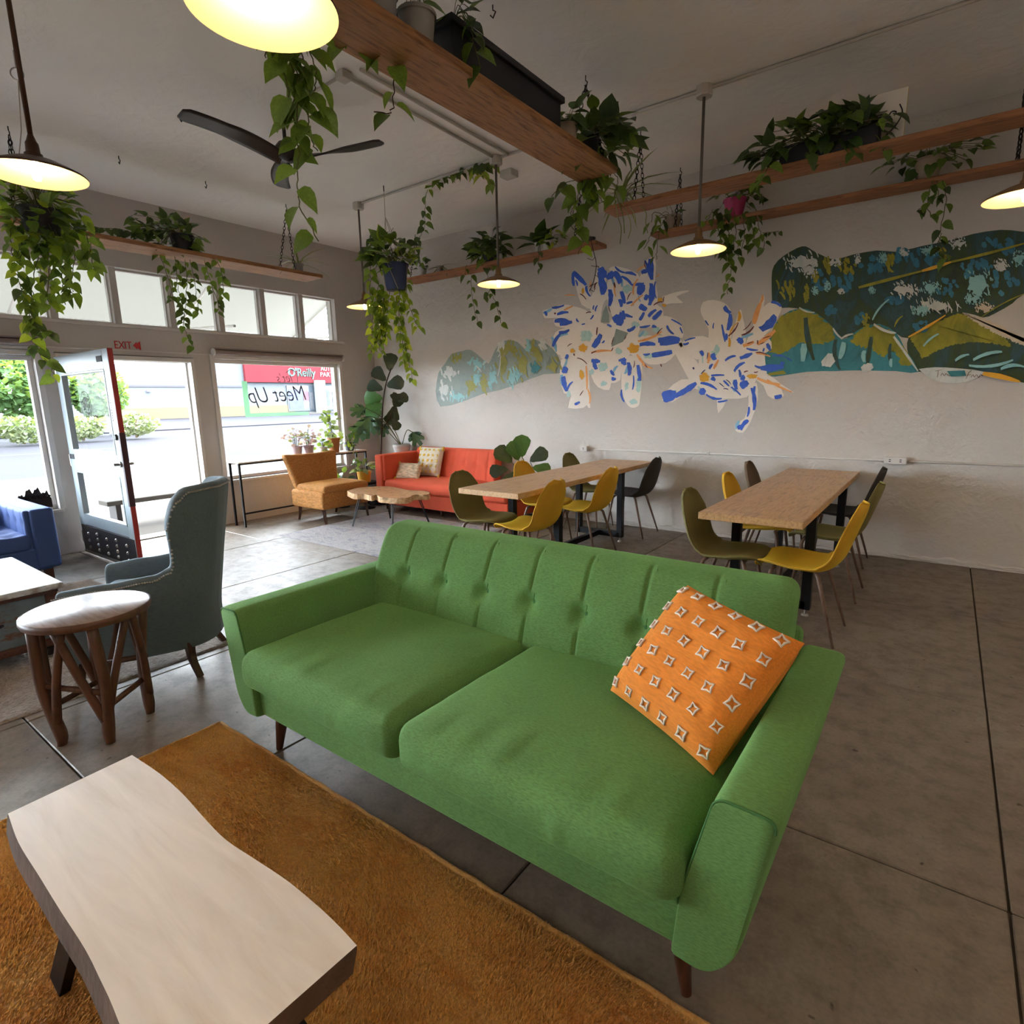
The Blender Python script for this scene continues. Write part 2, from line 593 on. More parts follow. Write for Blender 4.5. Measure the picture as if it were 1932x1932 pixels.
# window wall: openings cut by building the pieces around them
DO = (2.07, 3.43, 2.05)                       # door opening
WINS = [(3.67, 5.51, .56, 2.06), (-.02, 1.9, .48, 2.02), (-2.1, -.14, .48, 2.02), (-4.3, -2.24, .48, 2.02)]
TR0, TR1 = 2.385, 2.97
trans = []
y1 = 5.52
while y1 - .505 > -4.6:
    trans.append((y1 - .505, y1)); y1 -= .569
mb = MB()
x0, x1 = WX - .2, WX
def wbx(y0, y1_, z0, z1): mb.box(x0, x1, y0, y1_, z0, z1)
wbx(RY, WY, TR1, CZ)                          # above the transoms
wbx(RY, trans[-1][0], TR0, TR1); wbx(5.52, WY, TR0, TR1)
for a, b in zip(trans[1:], trans[:-1]):
    mb.box(x0 + .03, x1 - .03, a[1], b[0], TR0, TR1)
wbx(RY, WY, 2.06, TR0)                        # lintel band
wbx(RY, -4.3, 0, 2.06); wbx(-2.24, -2.1, 0, 2.06); wbx(-.14, -.02, 0, 2.06); wbx(1.9, 2.07, 0, 2.06)
wbx(3.43, 3.67, 0, 2.06); wbx(5.51, WY, 0, 2.06)
for (a, b, z0, z1) in WINS:
    wbx(a, b, 0, z0)
    if z1 < 2.06: wbx(a, b, z1, 2.06)
wl = struct(obj('wall_left', mb, 'wall_paint'))
n = 0
for (a, b, z0, z1) in WINS:
    n += 1
    w = bpy.data.objects.new('window_%d' % n, None); COL.objects.link(w); struct(w)
    w.location = (WX - .1, (a + b) / 2, z0); ORG[w.name] = V(w.location)
    fw = .045
    for nm, q in (('frame_rail', (a, b, z0, z0 + fw)), ('frame_rail', (a, b, z1 - fw, z1)), ('frame_stile', (a, a + fw, z0 + fw, z1 - fw)), ('frame_stile', (b - fw, b, z0 + fw, z1 - fw))):
        obj(nm, MB().box(WX - .13, WX - .06, *q), 'trim_white', w, bevel=.004)
    obj('pane', MB().box(WX - .10, WX - .094, a + fw, b - fw, z0 + fw, z1 - fw), 'window_glass', w)
    obj('sill', MB().box(WX - .2, WX + .035, a - .03, b + .03, z0 - .03, z0), 'trim_white', w, bevel=.005)
    for nm, q in (('casing', (a - .05, a, z0, z1 + .05)), ('casing', (b, b + .05, z0, z1 + .05)), ('casing', (a, b, z1, z1 + .05))):
        obj(nm, MB().box(WX, WX + .018, *q), 'trim_white', w, bevel=.003)
for (a, b) in trans:
    n += 1
    w = bpy.data.objects.new('window_%d' % n, None); COL.objects.link(w); struct(w)
    w.location = (WX - .1, (a + b) / 2, TR0); ORG[w.name] = V(w.location)
    obj('pane', MB().box(WX - .12, WX - .115, a, b, TR0, TR1), 'window_glass', w)
    f = MB()
    for q in ((a, b, TR0, TR0 + .02), (a, b, TR1 - .02, TR1), (a, a + .015, TR0 + .02, TR1 - .02), (b - .015, b, TR0 + .02, TR1 - .02)):
        f.box(WX - .14, WX - .09, *q)
    obj('frame', f, 'trim_white', w)
struct(obj('trim_1', MB().box(WX, WX + .03, RY, 5.62, TR0 - .035, TR0 - .005), 'trim_white', bevel=.004))
struct(obj('trim_2', MB().box(WX, WX + .015, RY, 5.62, 2.10, 2.115), 'trim_white', bevel=.003))
# door frame
df = bpy.data.objects.new('trim_3', None); COL.objects.link(df); struct(df); df.location = (WX, DO[0], 0); ORG[df.name] = V(df.location)
for q in ((DO[0], DO[0] + .04, 0, DO[2]), (DO[1] - .04, DO[1], 0, DO[2]), (DO[0] + .04, DO[1] - .04, DO[2] - .045, DO[2])):
    obj('door_jamb', MB().box(WX - .2, WX + .02, *q), 'trim_white', df, bevel=.004)
obj('door_stop', MB().box(WX - .12, WX - .09, DO[1] - .058, DO[1] - .04, 0, DO[2] - .05), 'trim_white', df)
obj('threshold', MB().box(WX - .2, WX + .02, DO[0], DO[1], 0, .015), 'steel', df, bevel=.004)
for z in (.95, 1.12):
    obj('strike_plate', MB().box(WX - .05, WX - .01, DO[1] - .044, DO[1] - .0385, z, z + .07), 'steel', df)

# door leaf, standing open into the room
d1 = bpy.data.objects.new('door_1', None); COL.objects.link(d1); struct(d1)
YD = 2.05
DX0, DX1 = -7.16, -5.80
d1.location = (DX0, YD, 0); ORG[d1.name] = V(d1.location)
T0, T1 = YD - .022, YD + .022
st = .13
zt = 2.0; za = 1.83; zb = 1.08; zc = .88; zd = .42; ze = .32
for nm, q in (('stile', (DX0, DX0 + st, .02, zt)), ('stile', (DX1 - st, DX1 - .006, .02, zt))):
    obj(nm, MB().box(q[0], q[1], T0, T1, q[2], q[3]), 'door_paint', d1, bevel=.004)
for a, b in ((za, zt), (zc, zb), (ze, zd)):
    obj('rail', MB().box(DX0 + st, DX1 - st, T0, T1, a, b), 'door_paint', d1, bevel=.004)
for a, b in ((zb, za), (zd, zc)):
    obj('pane', MB().box(DX0 + st, DX1 - st, YD - .003, YD + .003, a, b), 'window_glass', d1)
    f = MB()
    for q in ((DX0 + st, DX0 + st + .018, a, b), (DX1 - st - .018, DX1 - st, a, b), (DX0 + st + .018, DX1 - st - .018, a, a + .018), (DX0 + st + .018, DX1 - st - .018, b - .018, b)):
        f.box(q[0], q[1], T0 - .004, T1 + .004, q[2], q[3])
    obj('glazing_bead', f, 'door_paint', d1, bevel=.003)
kp = obj('kick_plate', MB().box(DX0 + .02, DX1 - .02, T0 - .004, T1 + .002, .05, ze - .005), 'kick_plate', d1, bevel=.003)
sm = MB().lathe([(0, -.014), (.010, -.012), (.017, -.004), (.018, 0)], n=10).mesh('stud', 'steel', True)
for i in range(5):
    for j in range(3 if i % 2 == 0 else 4):
        o = link('stud', sm, kp)
        x = DX0 + .2 + i * .24; z = .09 + j * (.072 if i % 2 == 0 else .055)
        o.location = V((x, T0 - .004, z)) - d1.location
        o.rotation_euler = (-PI / 2, 0, 0)
obj('edge_strip', MB().box(DX1 - .006, DX1, T0 + .002, T1 - .002, .02, zt), 'door_red', d1)
obj('lock_plate', MB().box(DX1 - .03, DX1 + .004, T0 - .003, T1 + .001, .62, 1.28), 'door_edge_dark', d1, bevel=.002)
obj('weather_strip', MB().box(DX0 + .02, DX1 - .02, T0 - .008, T1 + .004, .02, .045), 'steel', d1)
for z in (.18, .98, 1.9):
    h = MB().tube([(DX0 - .015, YD - .012, z - .06), (DX0 - .015, YD - .012, z + .06)], .011, 8)
    h.box(DX0 - .06, DX0 - .01, YD - .012, YD - .008, z - .055, z + .055)
    obj('hinge', h, 'steel', d1)
for (x, z) in ((DX0 + .07, 1.93), (DX1 - .2, 1.92), (DX0 + .07, 1.02)):
    obj('corner_bracket', MB().box(x - .06, x + .06, T0 - .004, T0 + .002, z - .025, z + .025), 'decal_black', d1)
h = MB().lathe([(.028, 0), (.028, .012), (.012, .014), (.012, .05)], n=14)
h.tf(Matrix.Translation((DX1 - .07, T0, 1.0)) @ Matrix.Rotation(PI / 2, 4, 'X'))
h.bar((DX1 - .06, T0 - .048, 1.0), (DX1 - .19, T0 - .048, 1.0), .018)
k = len(h.v)
h.lathe([(.028, 0), (.028, .012), (.012, .014), (.012, .05)], n=14)
h.tf(Matrix.Translation((DX1 - .07, T1, 1.0)) @ Matrix.Rotation(-PI / 2, 4, 'X'), k)
h.bar((DX1 - .06, T1 + .048, 1.0), (DX1 - .19, T1 + .048, 1.0), .018)
obj('lever_handle', h, 'steel', d1, smooth=True, angle=40)
h = MB().lathe([(0, .016), (.02, .016), (.026, .01), (.028, 0)], n=14)
h.tf(Matrix.Translation((DX1 - .07, T0, 1.24)) @ Matrix.Rotation(PI / 2, 4, 'X'))
obj('deadbolt', h, 'dark_metal', d1)
# sketchy sticker and hours lettering on the glass
c = V((DX0 + .62, YD - .0045, 1.52))
s = MB()
for i in range(60):
    t = random.random() * 6.28; r = .11 * math.sqrt(random.random())
    p = c + V((r * math.cos(t) * .9, 0, r * math.sin(t)))
    q = p + V((random.uniform(-.04, .04), 0, random.uniform(-.04, .04)))
    s.bar(p, q, .001, .006, up=(1, .01, .3))
for i in range(14):
    a = i / 13 * 4.6 - .8
    p = c + V((.125 * math.cos(a), 0, .135 * math.sin(a))); q = c + V((.125 * math.cos(a + .34), 0, .135 * math.sin(a + .34)))
    s.bar(p, q, .001, .008, up=(1, .01, .3))
obj('sticker', s, 'decal_black', d1)
for i in range(9):
    obj('hours_lettering', MB().box(DX1 - .1, DX1 - .085, T0 - .001, T0 + .001, 1.38 + i * .022, 1.394 + i * .022), 'decal_black', d1)

# EXIT lettering with its arrow
ex = thing('exit_sign', 'red EXIT lettering with an arrow on the lintel above the open door', 'sign', (WX + .004, 2.62, 2.12))
text_on('lettering', 'EXIT', .115, 'exit_red', (WX + .004, 2.615, 2.125), ex, width=.165)
ar = MB().prism([(2.80, 2.165), (2.84, 2.205), (2.84, 2.185), (2.875, 2.215), (2.875, 2.115), (2.84, 2.145), (2.84, 2.125)], lambda p: (WX + .002, p[0], p[1]), lambda p: (WX + .006, p[0], p[1]))
obj('arrow', ar, 'exit_red', ex)

# roller blinds
for (a, b, lab) in ((3.64, 5.55, 'rolled-up brown roller blind above the shop window with the lettering'), (-.1, 1.98, 'rolled-up brown roller blind above the window behind the blue sofa')):
    t = thing('roller_blind', lab, 'blind', (WX + .05, (a + b) / 2, 2.12))
    obj('roll', MB().tube([(WX + .055, a + .03, 2.135), (WX + .055, b - .03, 2.135)], .034, 14), 'blind_cloth', t, smooth=True, angle=50)
    obj('headrail', MB().box(WX + .018, WX + .1, a + .02, b - .02, 2.17, 2.185), 'blind_cloth', t)
    obj('hem_bar', MB().box(WX + .03, WX + .045, a + .035, b - .035, 2.075, 2.098), 'trim_white', t)
    for y in (a + .01, b - .01):
        obj('bracket', MB().lathe([(.045, -.008), (.045, .008)], n=14, cap=True).tf(Matrix.Translation((WX + .055, y, 2.135)) @ Matrix.Rotation(PI / 2, 4, 'X')), 'trim_white', t)

# mirrored window lettering, read from the street
wt = thing('window_lettering', 'dark script lettering reading let us meet up backwards on the window glass', 'lettering', (WX - .091, 4.6, 1.4))
text_on('lettering', 'Meet Up', .30, 'decal_dark', (WX - .0915, 5.00, 1.55), wt, right=(0, -1, -.04), shear=.35, extrude=.0008, width=.86, off=-.003)
text_on('lettering', "let's", .17, 'decal_dark', (WX - .0915, 4.80, 1.80), wt, right=(0, -1, -.04), shear=.35, extrude=.0008, width=.24, off=-.003)
s = MB()
s.tube(spline([(WX - .0915, 4.70, 1.92), (WX - .0915, 4.78, 1.97), (WX - .0915, 4.86, 1.9), (WX - .0915, 4.87, 1.75)], 6), .004, 4)
obj('flourish', s, 'decal_dark', wt)
s = MB().box(WX - .0925, WX - .0905, 4.05, 4.12, 1.34, 1.80).box(WX - .0925, WX - .0905, 4.12, 5.0, 1.34, 1.385)
tag(obj('green_decal', s, 'decal_green', org=V((WX - .0915, 4.5, 1.34))), 'pale green L-shaped border decal on the window glass around the lettering', 'decal')

# ------------------------------------------------------------------ outside
struct(obj('sidewalk', MB().box(-16.2, WX - .2, -40, 90, -.3, -.04), 'sidewalk'))
struct(obj('road', MB().box(-43, -16.5, -60, 120, -.4, -.14), 'asphalt'))
struct(obj('parking_lot', MB().box(-140, -43, -80, 160, -.4, -.06), 'asphalt'))
struct(obj('side_street', MB().box(WX - .2, 60, -60, RY - .2, -.3, -.05), 'sidewalk'))
struct(obj('kerb', MB().box(-16.5, -16.2, -40, 90, -.3, -.03), 'kerb_concrete', bevel=.03))
for i, x in enumerate((-21.5, -27, -27.4, -33.5, -39)):
    if i in (1, 2):
        struct(obj('road_line', MB().box(x, x + .14, -60, 120, -.14, -.135), 'road_paint'))
    else:
        for y in range(-20, 60, 9):
            struct(obj('road_line', MB().box(x, x + .16, y, y + 3.5, -.14, -.135), 'road_paint'))
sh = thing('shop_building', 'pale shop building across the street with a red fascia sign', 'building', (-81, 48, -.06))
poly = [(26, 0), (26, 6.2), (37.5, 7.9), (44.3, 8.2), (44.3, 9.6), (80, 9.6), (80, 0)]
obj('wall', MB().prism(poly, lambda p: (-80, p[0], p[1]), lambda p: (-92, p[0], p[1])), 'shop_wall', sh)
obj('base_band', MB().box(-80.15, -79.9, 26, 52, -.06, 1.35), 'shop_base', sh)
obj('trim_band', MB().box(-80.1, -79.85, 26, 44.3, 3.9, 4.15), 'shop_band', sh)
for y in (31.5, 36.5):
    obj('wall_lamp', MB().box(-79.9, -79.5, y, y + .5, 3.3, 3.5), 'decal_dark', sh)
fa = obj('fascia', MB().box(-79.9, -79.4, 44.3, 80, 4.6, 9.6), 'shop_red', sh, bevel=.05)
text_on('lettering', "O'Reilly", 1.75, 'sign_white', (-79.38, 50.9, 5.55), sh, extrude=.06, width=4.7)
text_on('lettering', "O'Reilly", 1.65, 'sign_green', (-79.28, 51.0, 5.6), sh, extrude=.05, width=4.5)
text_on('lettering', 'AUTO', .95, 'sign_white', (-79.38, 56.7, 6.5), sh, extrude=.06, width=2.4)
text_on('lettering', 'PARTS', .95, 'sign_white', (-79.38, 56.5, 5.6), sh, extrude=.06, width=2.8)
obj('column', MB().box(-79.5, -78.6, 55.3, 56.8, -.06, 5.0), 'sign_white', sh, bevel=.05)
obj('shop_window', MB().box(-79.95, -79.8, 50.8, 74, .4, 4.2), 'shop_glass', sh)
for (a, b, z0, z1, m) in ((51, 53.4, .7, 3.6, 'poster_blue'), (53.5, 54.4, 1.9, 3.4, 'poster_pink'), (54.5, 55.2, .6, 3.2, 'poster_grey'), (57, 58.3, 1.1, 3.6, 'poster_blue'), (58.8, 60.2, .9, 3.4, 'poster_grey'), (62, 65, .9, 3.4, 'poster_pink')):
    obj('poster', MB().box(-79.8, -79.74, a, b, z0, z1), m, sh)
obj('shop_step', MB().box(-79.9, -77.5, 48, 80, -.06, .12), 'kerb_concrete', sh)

def foliage(mb, c, r, n, s, seed):
    rnd = random.Random(seed)
    for i in range(n):
        while True:
            p = V((rnd.uniform(-1, 1), rnd.uniform(-1, 1), rnd.uniform(-1, 1)))
            if .45 < p.length < 1: break
        k_ = 1 + .25 * noise.noise(p * 2 + V((seed, 0, 0)))
        q = V((c[0] + p.x * r[0] * k_, c[1] + p.y * r[1] * k_, c[2] + p.z * r[2] * k_))
        e = Euler((rnd.uniform(-1, 1), rnd.uniform(-1, 1), rnd.uniform(0, 6.28))).to_matrix()
        a = e @ V((s, 0, 0)); b = e @ V((0, s * .6, 0))
        mb.add([q - a, q + b, q + a, q - b], [(0, 1, 2, 3)])
def tree(x, y, h, r, label, seed, name='street_tree', lm='hedge_leaf', cat='tree', n=2200, s=.22, trunk=True):
    t = thing(name, label, cat, (x, y, -.06))
    m = MB()
    z0 = h * .25 if trunk else 0
    foliage(m, (x, y, z0 + (h - z0) / 2), (r, r, (h - z0) / 2), n, s, seed)
    stuff(obj('foliage', m, lm, t))
    obj('trunk', MB().tube([(x, y, -.06), (x + .1, y, h * .4), (x, y + .1, h * .7)], [.16 if trunk else .05, .12 if trunk else .04, .03], 8), 'bark', t)
tree(-36, 4.6, 4.7, 2.0, 'broad green street tree seen through the window behind the blue sofa', 3)
tree(-37.5, 8.7, 4.3, 1.8, 'round green street tree seen through the open door leaf', 8)
tree(-39.5, 12.7, 3.6, .95, 'smaller green street tree beside the white planter across the road', 5)
tree(-40.5, 10.75, 4.2, 1.25, 'narrow green street tree between the round tree and the one by the planter', 13)
tree(-42, -.4, 5.0, 2.4, 'tall green street tree standing back from the verge behind the others', 9)
for i, (y, lab) in enumerate(((5.6, 'low dusty roadside shrub below the broad tree'), (7.9, 'low dusty roadside shrub between the two larger trees'), (10.2, 'low dusty roadside shrub below the round tree'), (12.5, 'low dusty roadside shrub nearest the white planter'), (3.2, 'low dusty roadside shrub furthest from the white planter'))):
    tree(-33.6, y, 1.1 + .15 * (i % 2), 1.0, lab, 20 + i, 'roadside_shrub', 'shrub_leaf', 'shrub', 700, .13, False)
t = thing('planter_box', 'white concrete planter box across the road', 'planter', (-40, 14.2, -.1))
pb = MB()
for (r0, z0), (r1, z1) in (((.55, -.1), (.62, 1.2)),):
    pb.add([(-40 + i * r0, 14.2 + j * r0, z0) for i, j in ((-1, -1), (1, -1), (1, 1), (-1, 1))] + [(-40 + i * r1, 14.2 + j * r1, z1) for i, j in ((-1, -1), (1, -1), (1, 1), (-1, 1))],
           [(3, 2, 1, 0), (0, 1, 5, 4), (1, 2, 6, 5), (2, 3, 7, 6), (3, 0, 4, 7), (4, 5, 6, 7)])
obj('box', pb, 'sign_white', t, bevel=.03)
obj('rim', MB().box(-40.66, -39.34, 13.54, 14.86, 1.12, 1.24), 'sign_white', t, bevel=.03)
t = thing('planter_shrub', 'feathery yellow green shrub growing in the white planter box', 'shrub', (-40, 14.0, 1.2))
m = MB(); foliage(m, (-40, 13.9, 2.3), (.9, .9, 1.25), 900, .14, 31); stuff(obj('foliage', m, 'hedge_leaf', t))
obj('stem', MB().tube([(-40, 14, 1.2), (-40, 13.9, 2.4)], [.05, .02], 6), 'bark', t)
# parked car behind the shrubs
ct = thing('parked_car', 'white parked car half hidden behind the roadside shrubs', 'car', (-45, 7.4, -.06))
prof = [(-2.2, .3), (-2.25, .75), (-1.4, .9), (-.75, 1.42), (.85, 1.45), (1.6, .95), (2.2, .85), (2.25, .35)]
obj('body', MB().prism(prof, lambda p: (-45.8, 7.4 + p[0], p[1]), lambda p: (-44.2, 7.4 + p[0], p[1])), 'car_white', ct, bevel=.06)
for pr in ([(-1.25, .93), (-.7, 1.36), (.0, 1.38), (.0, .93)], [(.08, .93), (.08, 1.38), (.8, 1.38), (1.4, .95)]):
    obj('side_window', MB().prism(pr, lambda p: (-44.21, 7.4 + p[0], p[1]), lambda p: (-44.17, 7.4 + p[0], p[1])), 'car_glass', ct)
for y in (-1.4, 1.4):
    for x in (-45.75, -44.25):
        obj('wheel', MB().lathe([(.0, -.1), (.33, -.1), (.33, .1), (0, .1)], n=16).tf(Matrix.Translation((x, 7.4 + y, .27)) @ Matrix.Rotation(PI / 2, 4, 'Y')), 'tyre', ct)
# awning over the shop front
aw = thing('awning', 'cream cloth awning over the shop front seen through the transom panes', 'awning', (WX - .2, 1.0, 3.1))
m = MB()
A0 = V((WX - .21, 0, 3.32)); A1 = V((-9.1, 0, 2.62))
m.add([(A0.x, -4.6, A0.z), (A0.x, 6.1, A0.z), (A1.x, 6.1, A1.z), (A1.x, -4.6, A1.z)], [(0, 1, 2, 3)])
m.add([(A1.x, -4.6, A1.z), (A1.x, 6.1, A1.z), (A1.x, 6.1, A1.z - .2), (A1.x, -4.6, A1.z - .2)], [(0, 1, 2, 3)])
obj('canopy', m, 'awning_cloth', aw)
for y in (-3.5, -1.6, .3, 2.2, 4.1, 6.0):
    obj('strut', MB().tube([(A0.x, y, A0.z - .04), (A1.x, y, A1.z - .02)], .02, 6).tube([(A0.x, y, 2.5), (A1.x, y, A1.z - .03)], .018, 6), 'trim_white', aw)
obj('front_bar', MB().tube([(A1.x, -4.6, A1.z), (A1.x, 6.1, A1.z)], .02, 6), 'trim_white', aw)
# low timber edge just outside the door
tb = thing('timber_bench', 'low weathered timber bench on the sidewalk outside the open door', 'bench', (-8.6, 3.3, -.04))
obj('seat_plank', MB().box(-8.75, -8.45, 2.7, 4.0, .26, .32), 'sidewalk', tb, bevel=.01)
for y in (2.8, 3.85):
    obj('leg', MB().box(-8.72, -8.48, y, y + .06, -.04, .26), 'dark_metal', tb)


# ------------------------------------------------------------------ furniture materials
fabric('green_weave', '#5d884a', 300, .22, .35)
fabric('green_piping', '#3b6c37', 300, .1, .2)
fabric('orange_sofa_cloth', '#d9573a', 260, .1, .3)
fabric('blue_velvet', '#314a80', 200, .1, .6, .7, .15)
fabric('teal_velvet', '#55636b', 120, .12, .7, .75, .15)
fabric('tan_chenille', '#b0793f', 90, .35, .5, .85, .3)
fabric('yellow_velvet', '#cc9a24', 250, .1, .5, .8, .12)
fabric('olive_velvet', '#6a6334', 250, .1, .45, .8, .12)
fabric('dark_velvet', '#35302c', 250, .1, .3, .8, .12)
fabric('brown_velvet', '#5f4a34', 250, .1, .4, .8, .12)
fabric('orange_cotton', '#e0842a', 150, .12, .2, .9, .6)
fabric('cream_tuft', '#e6d8c8', 200, .1, .2)
fabric('cream_cotton', '#dcd3bd', 140, .15, .2, .9, .5)
fabric('yellow_tuft', '#e3b94a', 150, .15, .2)
fabric('blush_cotton', '#d8c3a6', 60, .35, .2, .9, .6)
wood('dark_wood', '#4a2a1c', '#24130d', 5, (6, 6, 1), .4, .05, False)
wood('walnut_legs', '#73594a', '#4b382c', 8, (6, 6, 1), .45, .05, False)
wood('table_oak', '#cca474', '#a0764a', 7, (9, 1, 9), .38, .05)
wood('slab_pale', '#e6dacd', '#d6c6b5', 2.0, (1, 7, 7), .38, .01, False)
pm('slab_bark', '#57402f', .85, var=.3, vscale=14, bmp=.5, bscale=40)
wood('slice_wood', '#c89a6b', '#8a5a35', 6, (3, 3, 3), .35, .05)
pm('slice_bark', '#c2a077', .8, var=.45, vscale=22, bmp=.5, bscale=30)
wood('stool_wood', '#5a3a28', '#38231a', 7, (5, 5, 1), .45, .15, False)
wood('stool_top_wood', '#93807a', '#6a5650', 5, (1, 9, 9), .3, .06, False)
def rugmat(name, cols, sc, bsc, bst, pile=False):
    m, nt, b = base_mat(name)
    n = tex(nt, 'Noise', sc, 'Object', (1, 2.2, 1), Detail=8, Roughness=.7, Distortion=.5)
    n2 = tex(nt, 'Noise', bsc, 'Object', Detail=4)
    n3 = tex(nt, 'Noise', bsc * .25, 'Object', (1, 3, 1), Detail=4)
    c = ramp(nt, n.outputs['Fac'], [(i / (len(cols) - 1) * .5 + .25, lin(q)) for i, q in enumerate(cols)])
    d = ramp(nt, n2.outputs['Fac'], [(.3, (.72, .66, .6, 1)), (.6, (1, 1, 1, 1))])
    nt.links.new(mixc(nt, 1, c, d, 'MULTIPLY'), b.inputs['Base Color'])
    b.inputs['Roughness'].default_value = .95
    b.inputs['Sheen Weight'].default_value = .3
    ad = nt.nodes.new('ShaderNodeMath'); ad.operation = 'ADD'
    nt.links.new(n2.outputs['Fac'], ad.inputs[0]); nt.links.new(n3.outputs['Fac'], ad.inputs[1])
    bump(nt, b, ad.outputs[0], bst, .02)
    if pile:
        tr = nt.nodes.new('ShaderNodeBsdfTranslucent'); nt.links.new(c, tr.inputs['Color'])
        mx = nt.nodes.new('ShaderNodeMixShader'); mx.inputs['Fac'].default_value = .4
        nt.links.new(b.outputs['BSDF'], mx.inputs[1]); nt.links.new(tr.outputs['BSDF'], mx.inputs[2])
        nt.links.new(mx.outputs['Shader'], nt.nodes['Material Output'].inputs['Surface'])
rugmat('rug_orange', ['#bd8038', '#d29744', '#e2ae5c', '#d49340', '#ecca8c'], 1.7, 170, .4, True)
rugmat('rug_jute', ['#7a6a5c', '#97877a', '#a99a8d'], 6, 60, .8)
rugmat('rug_blue', ['#55596b', '#8d8d94', '#a5a2a4', '#6b7084', '#9a979b'], 5, 90, .4)
def paint_chip(name, paint, under, sc):
    m, nt, b = base_mat(name)
    n = tex(nt, 'Noise', sc, 'Object', (1, 1, 2.5), Detail=7, Roughness=.7)
    n2 = tex(nt, 'Noise', sc * 3, 'Object', Detail=3)
    p = ramp(nt, n2.outputs['Fac'], [(.3, mul(lin(paint), .8)), (.7, lin(paint))])
    nt.links.new(mixc(nt, ramp(nt, n.outputs['Fac'], [(.5, (0, 0, 0, 1)), (.58, (1, 1, 1, 1))]), p, lin(under)), b.inputs['Base Color'])
    b.inputs['Roughness'].default_value = .55
    bump(nt, b, n.outputs['Fac'], .25, .006)
paint_chip('trunk_paint', '#6f7f86', '#6b4733', 5)
paint_chip('trunk_top_paint', '#c9cdca', '#8f8478', 5)
wood('trunk_wood', '#54301f', '#2f1a12', 8, (3, 9, 9), .45, .1, False)
paint_chip('wicker_dummy', '#8a6a42', '#5d4427', 60)

# ------------------------------------------------------------------ green sofa
SX = -1.335
S = thing('green_sofa', 'long green tufted sofa with two seat cushions on the concrete floor', 'sofa', (SX, 1.62, 0))
YF, YB = 1.15, 2.14
def round_poly(P, r=.03, k=4):
    o = []
    n_ = len(P)
    for i in range(n_):
        a, b, c_ = V(P[i - 1]), V(P[i]), V(P[(i + 1) % n_])
        u, w = (a - b), (c_ - b)
        q = min(r[i] if isinstance(r, (list, tuple)) else r, u.length * .48, w.length * .48)
        u.normalize(); w.normalize()
        for j in range(k + 1):
            t = j / k
            o.append(tuple((b + u * q) * (1 - t) ** 2 + b * 2 * t * (1 - t) + (b + w * q) * t * t))
    return o
armR = round_poly([(-.415, .17), (-.325, .162), (-.262, .235), (-.188, .635), (-.325, .64), (-.40, .34)], [.01, .05, .08, .03, .03, .02], 5)
for s in (1, -1):
    P = [(SX + s * (p[0] - SX), p[1]) for p in armR]
    if s < 0: P = P[::-1]
    m = MB()
    nY = 14
    secs = []
    for i in range(nY + 1):
        t = i / nY
        y = lerp(YF, YB, t)
        secs.append((y, 1.0))
    # soft front and back ends
    ends = [(YF, .90), (YF + .006, .955), (YF + .018, .985), (YF + .035, 1)] + [(lerp(YF + .035, YB - .035, i / 8), 1) for i in range(1, 8)] + [(YB - .035, 1), (YB - .015, .98), (YB, .93)]
    cx = sum(p[0] for p in P) / len(P); cz = sum(p[1] for p in P) / len(P)
    n_ = len(P)
    vv = [(cx + (p[0] - cx) * (1 - (1 - k_) * 1.0), y, cz + (p[1] - cz) * (1 - (1 - k_) * .35)) for y, k_ in ends for p in P]
    ff = [tuple(range(n_ - 1, -1, -1)), tuple(range((len(ends) - 1) * n_, len(ends) * n_))]
    for i in range(len(ends) - 1):
        for j in range(n_):
            ff.append((i * n_ + j, i * n_ + (j + 1) % n_, (i + 1) * n_ + (j + 1) % n_, (i + 1) * n_ + j))
    m.add(vv, [f[::-1] for f in ff])
    ao = obj('arm', m, 'green_weave', S, smooth=True, angle=50)
    pip = [(cx + (p[0] - cx) * .955, YF + .004, cz + (p[1] - cz) * .984) for p in P if p[1] > .3]
    obj('piping', MB().tube(pip, .0035, 5), 'green_piping', ao, smooth=True)
obj('base', MB().rbox((1.90, .95, .19), .025, c=(SX, 1.178 + .475, .259), n=(8, 4, 2)), 'green_weave', S, smooth=True)
def seatdef(p, u):
    crown = (1 - u.x ** 4) * (1 - abs(u.y) ** 4)
    z = p.z + (.022 * crown if u.z > 0 else 0)
    y = p.y
    if u.y < -.6:   # puckered front
        y -= .012 * (1 - u.x ** 6) * (1 - u.z * u.z)
        z += .004 * noise.noise((p.x * 30, p.z * 5, 1)) * (1 if u.z > -.5 else 0)
        y += .009 * noise.noise((p.x * 30, p.z * 5, 3)) * (1 - abs(u.z))
    x = p.x + .006 * noise.noise((p.y * 8, p.z * 8, 2))
    return V((x, y, z))
for cx in (SX - .478, SX + .478):
    so = obj('seat_cushion', MB().rbox((.95, .80, .165), .055, c=(cx, 1.508, .402), deform=seatdef, n=(44, 14, 5)), 'green_weave', S, smooth=True)
BX = [SX + .2563 * (i - 3) - .006 for i in range(7)]
BH, BT = .45, .17
def backdef(p, u):
    z = p.z
    y = p.y + (z + BH / 2) * .40
    if u.y < -.2:
        d = 0
        for bx in BX:
            dx = p.x - (bx - SX)
            d = max(d, .013 * math.exp(-(dx / .008) ** 2))
            r2 = (dx * dx + (z + .0) ** 2)
            d = max(d, .038 * math.exp(-r2 / .042 ** 2))
            d = max(d, .016 * math.exp(-(abs(z) / .02) ** 2) * math.exp(-(abs(dx) - .0) / .06))
        y += d * (1 if u.y < -.9 else .5)
        y -= .022 * (1 - u.z ** 2)
    tap = 1 - .008 * (z + BH / 2) / BH
    return V((p.x * tap, y, z))
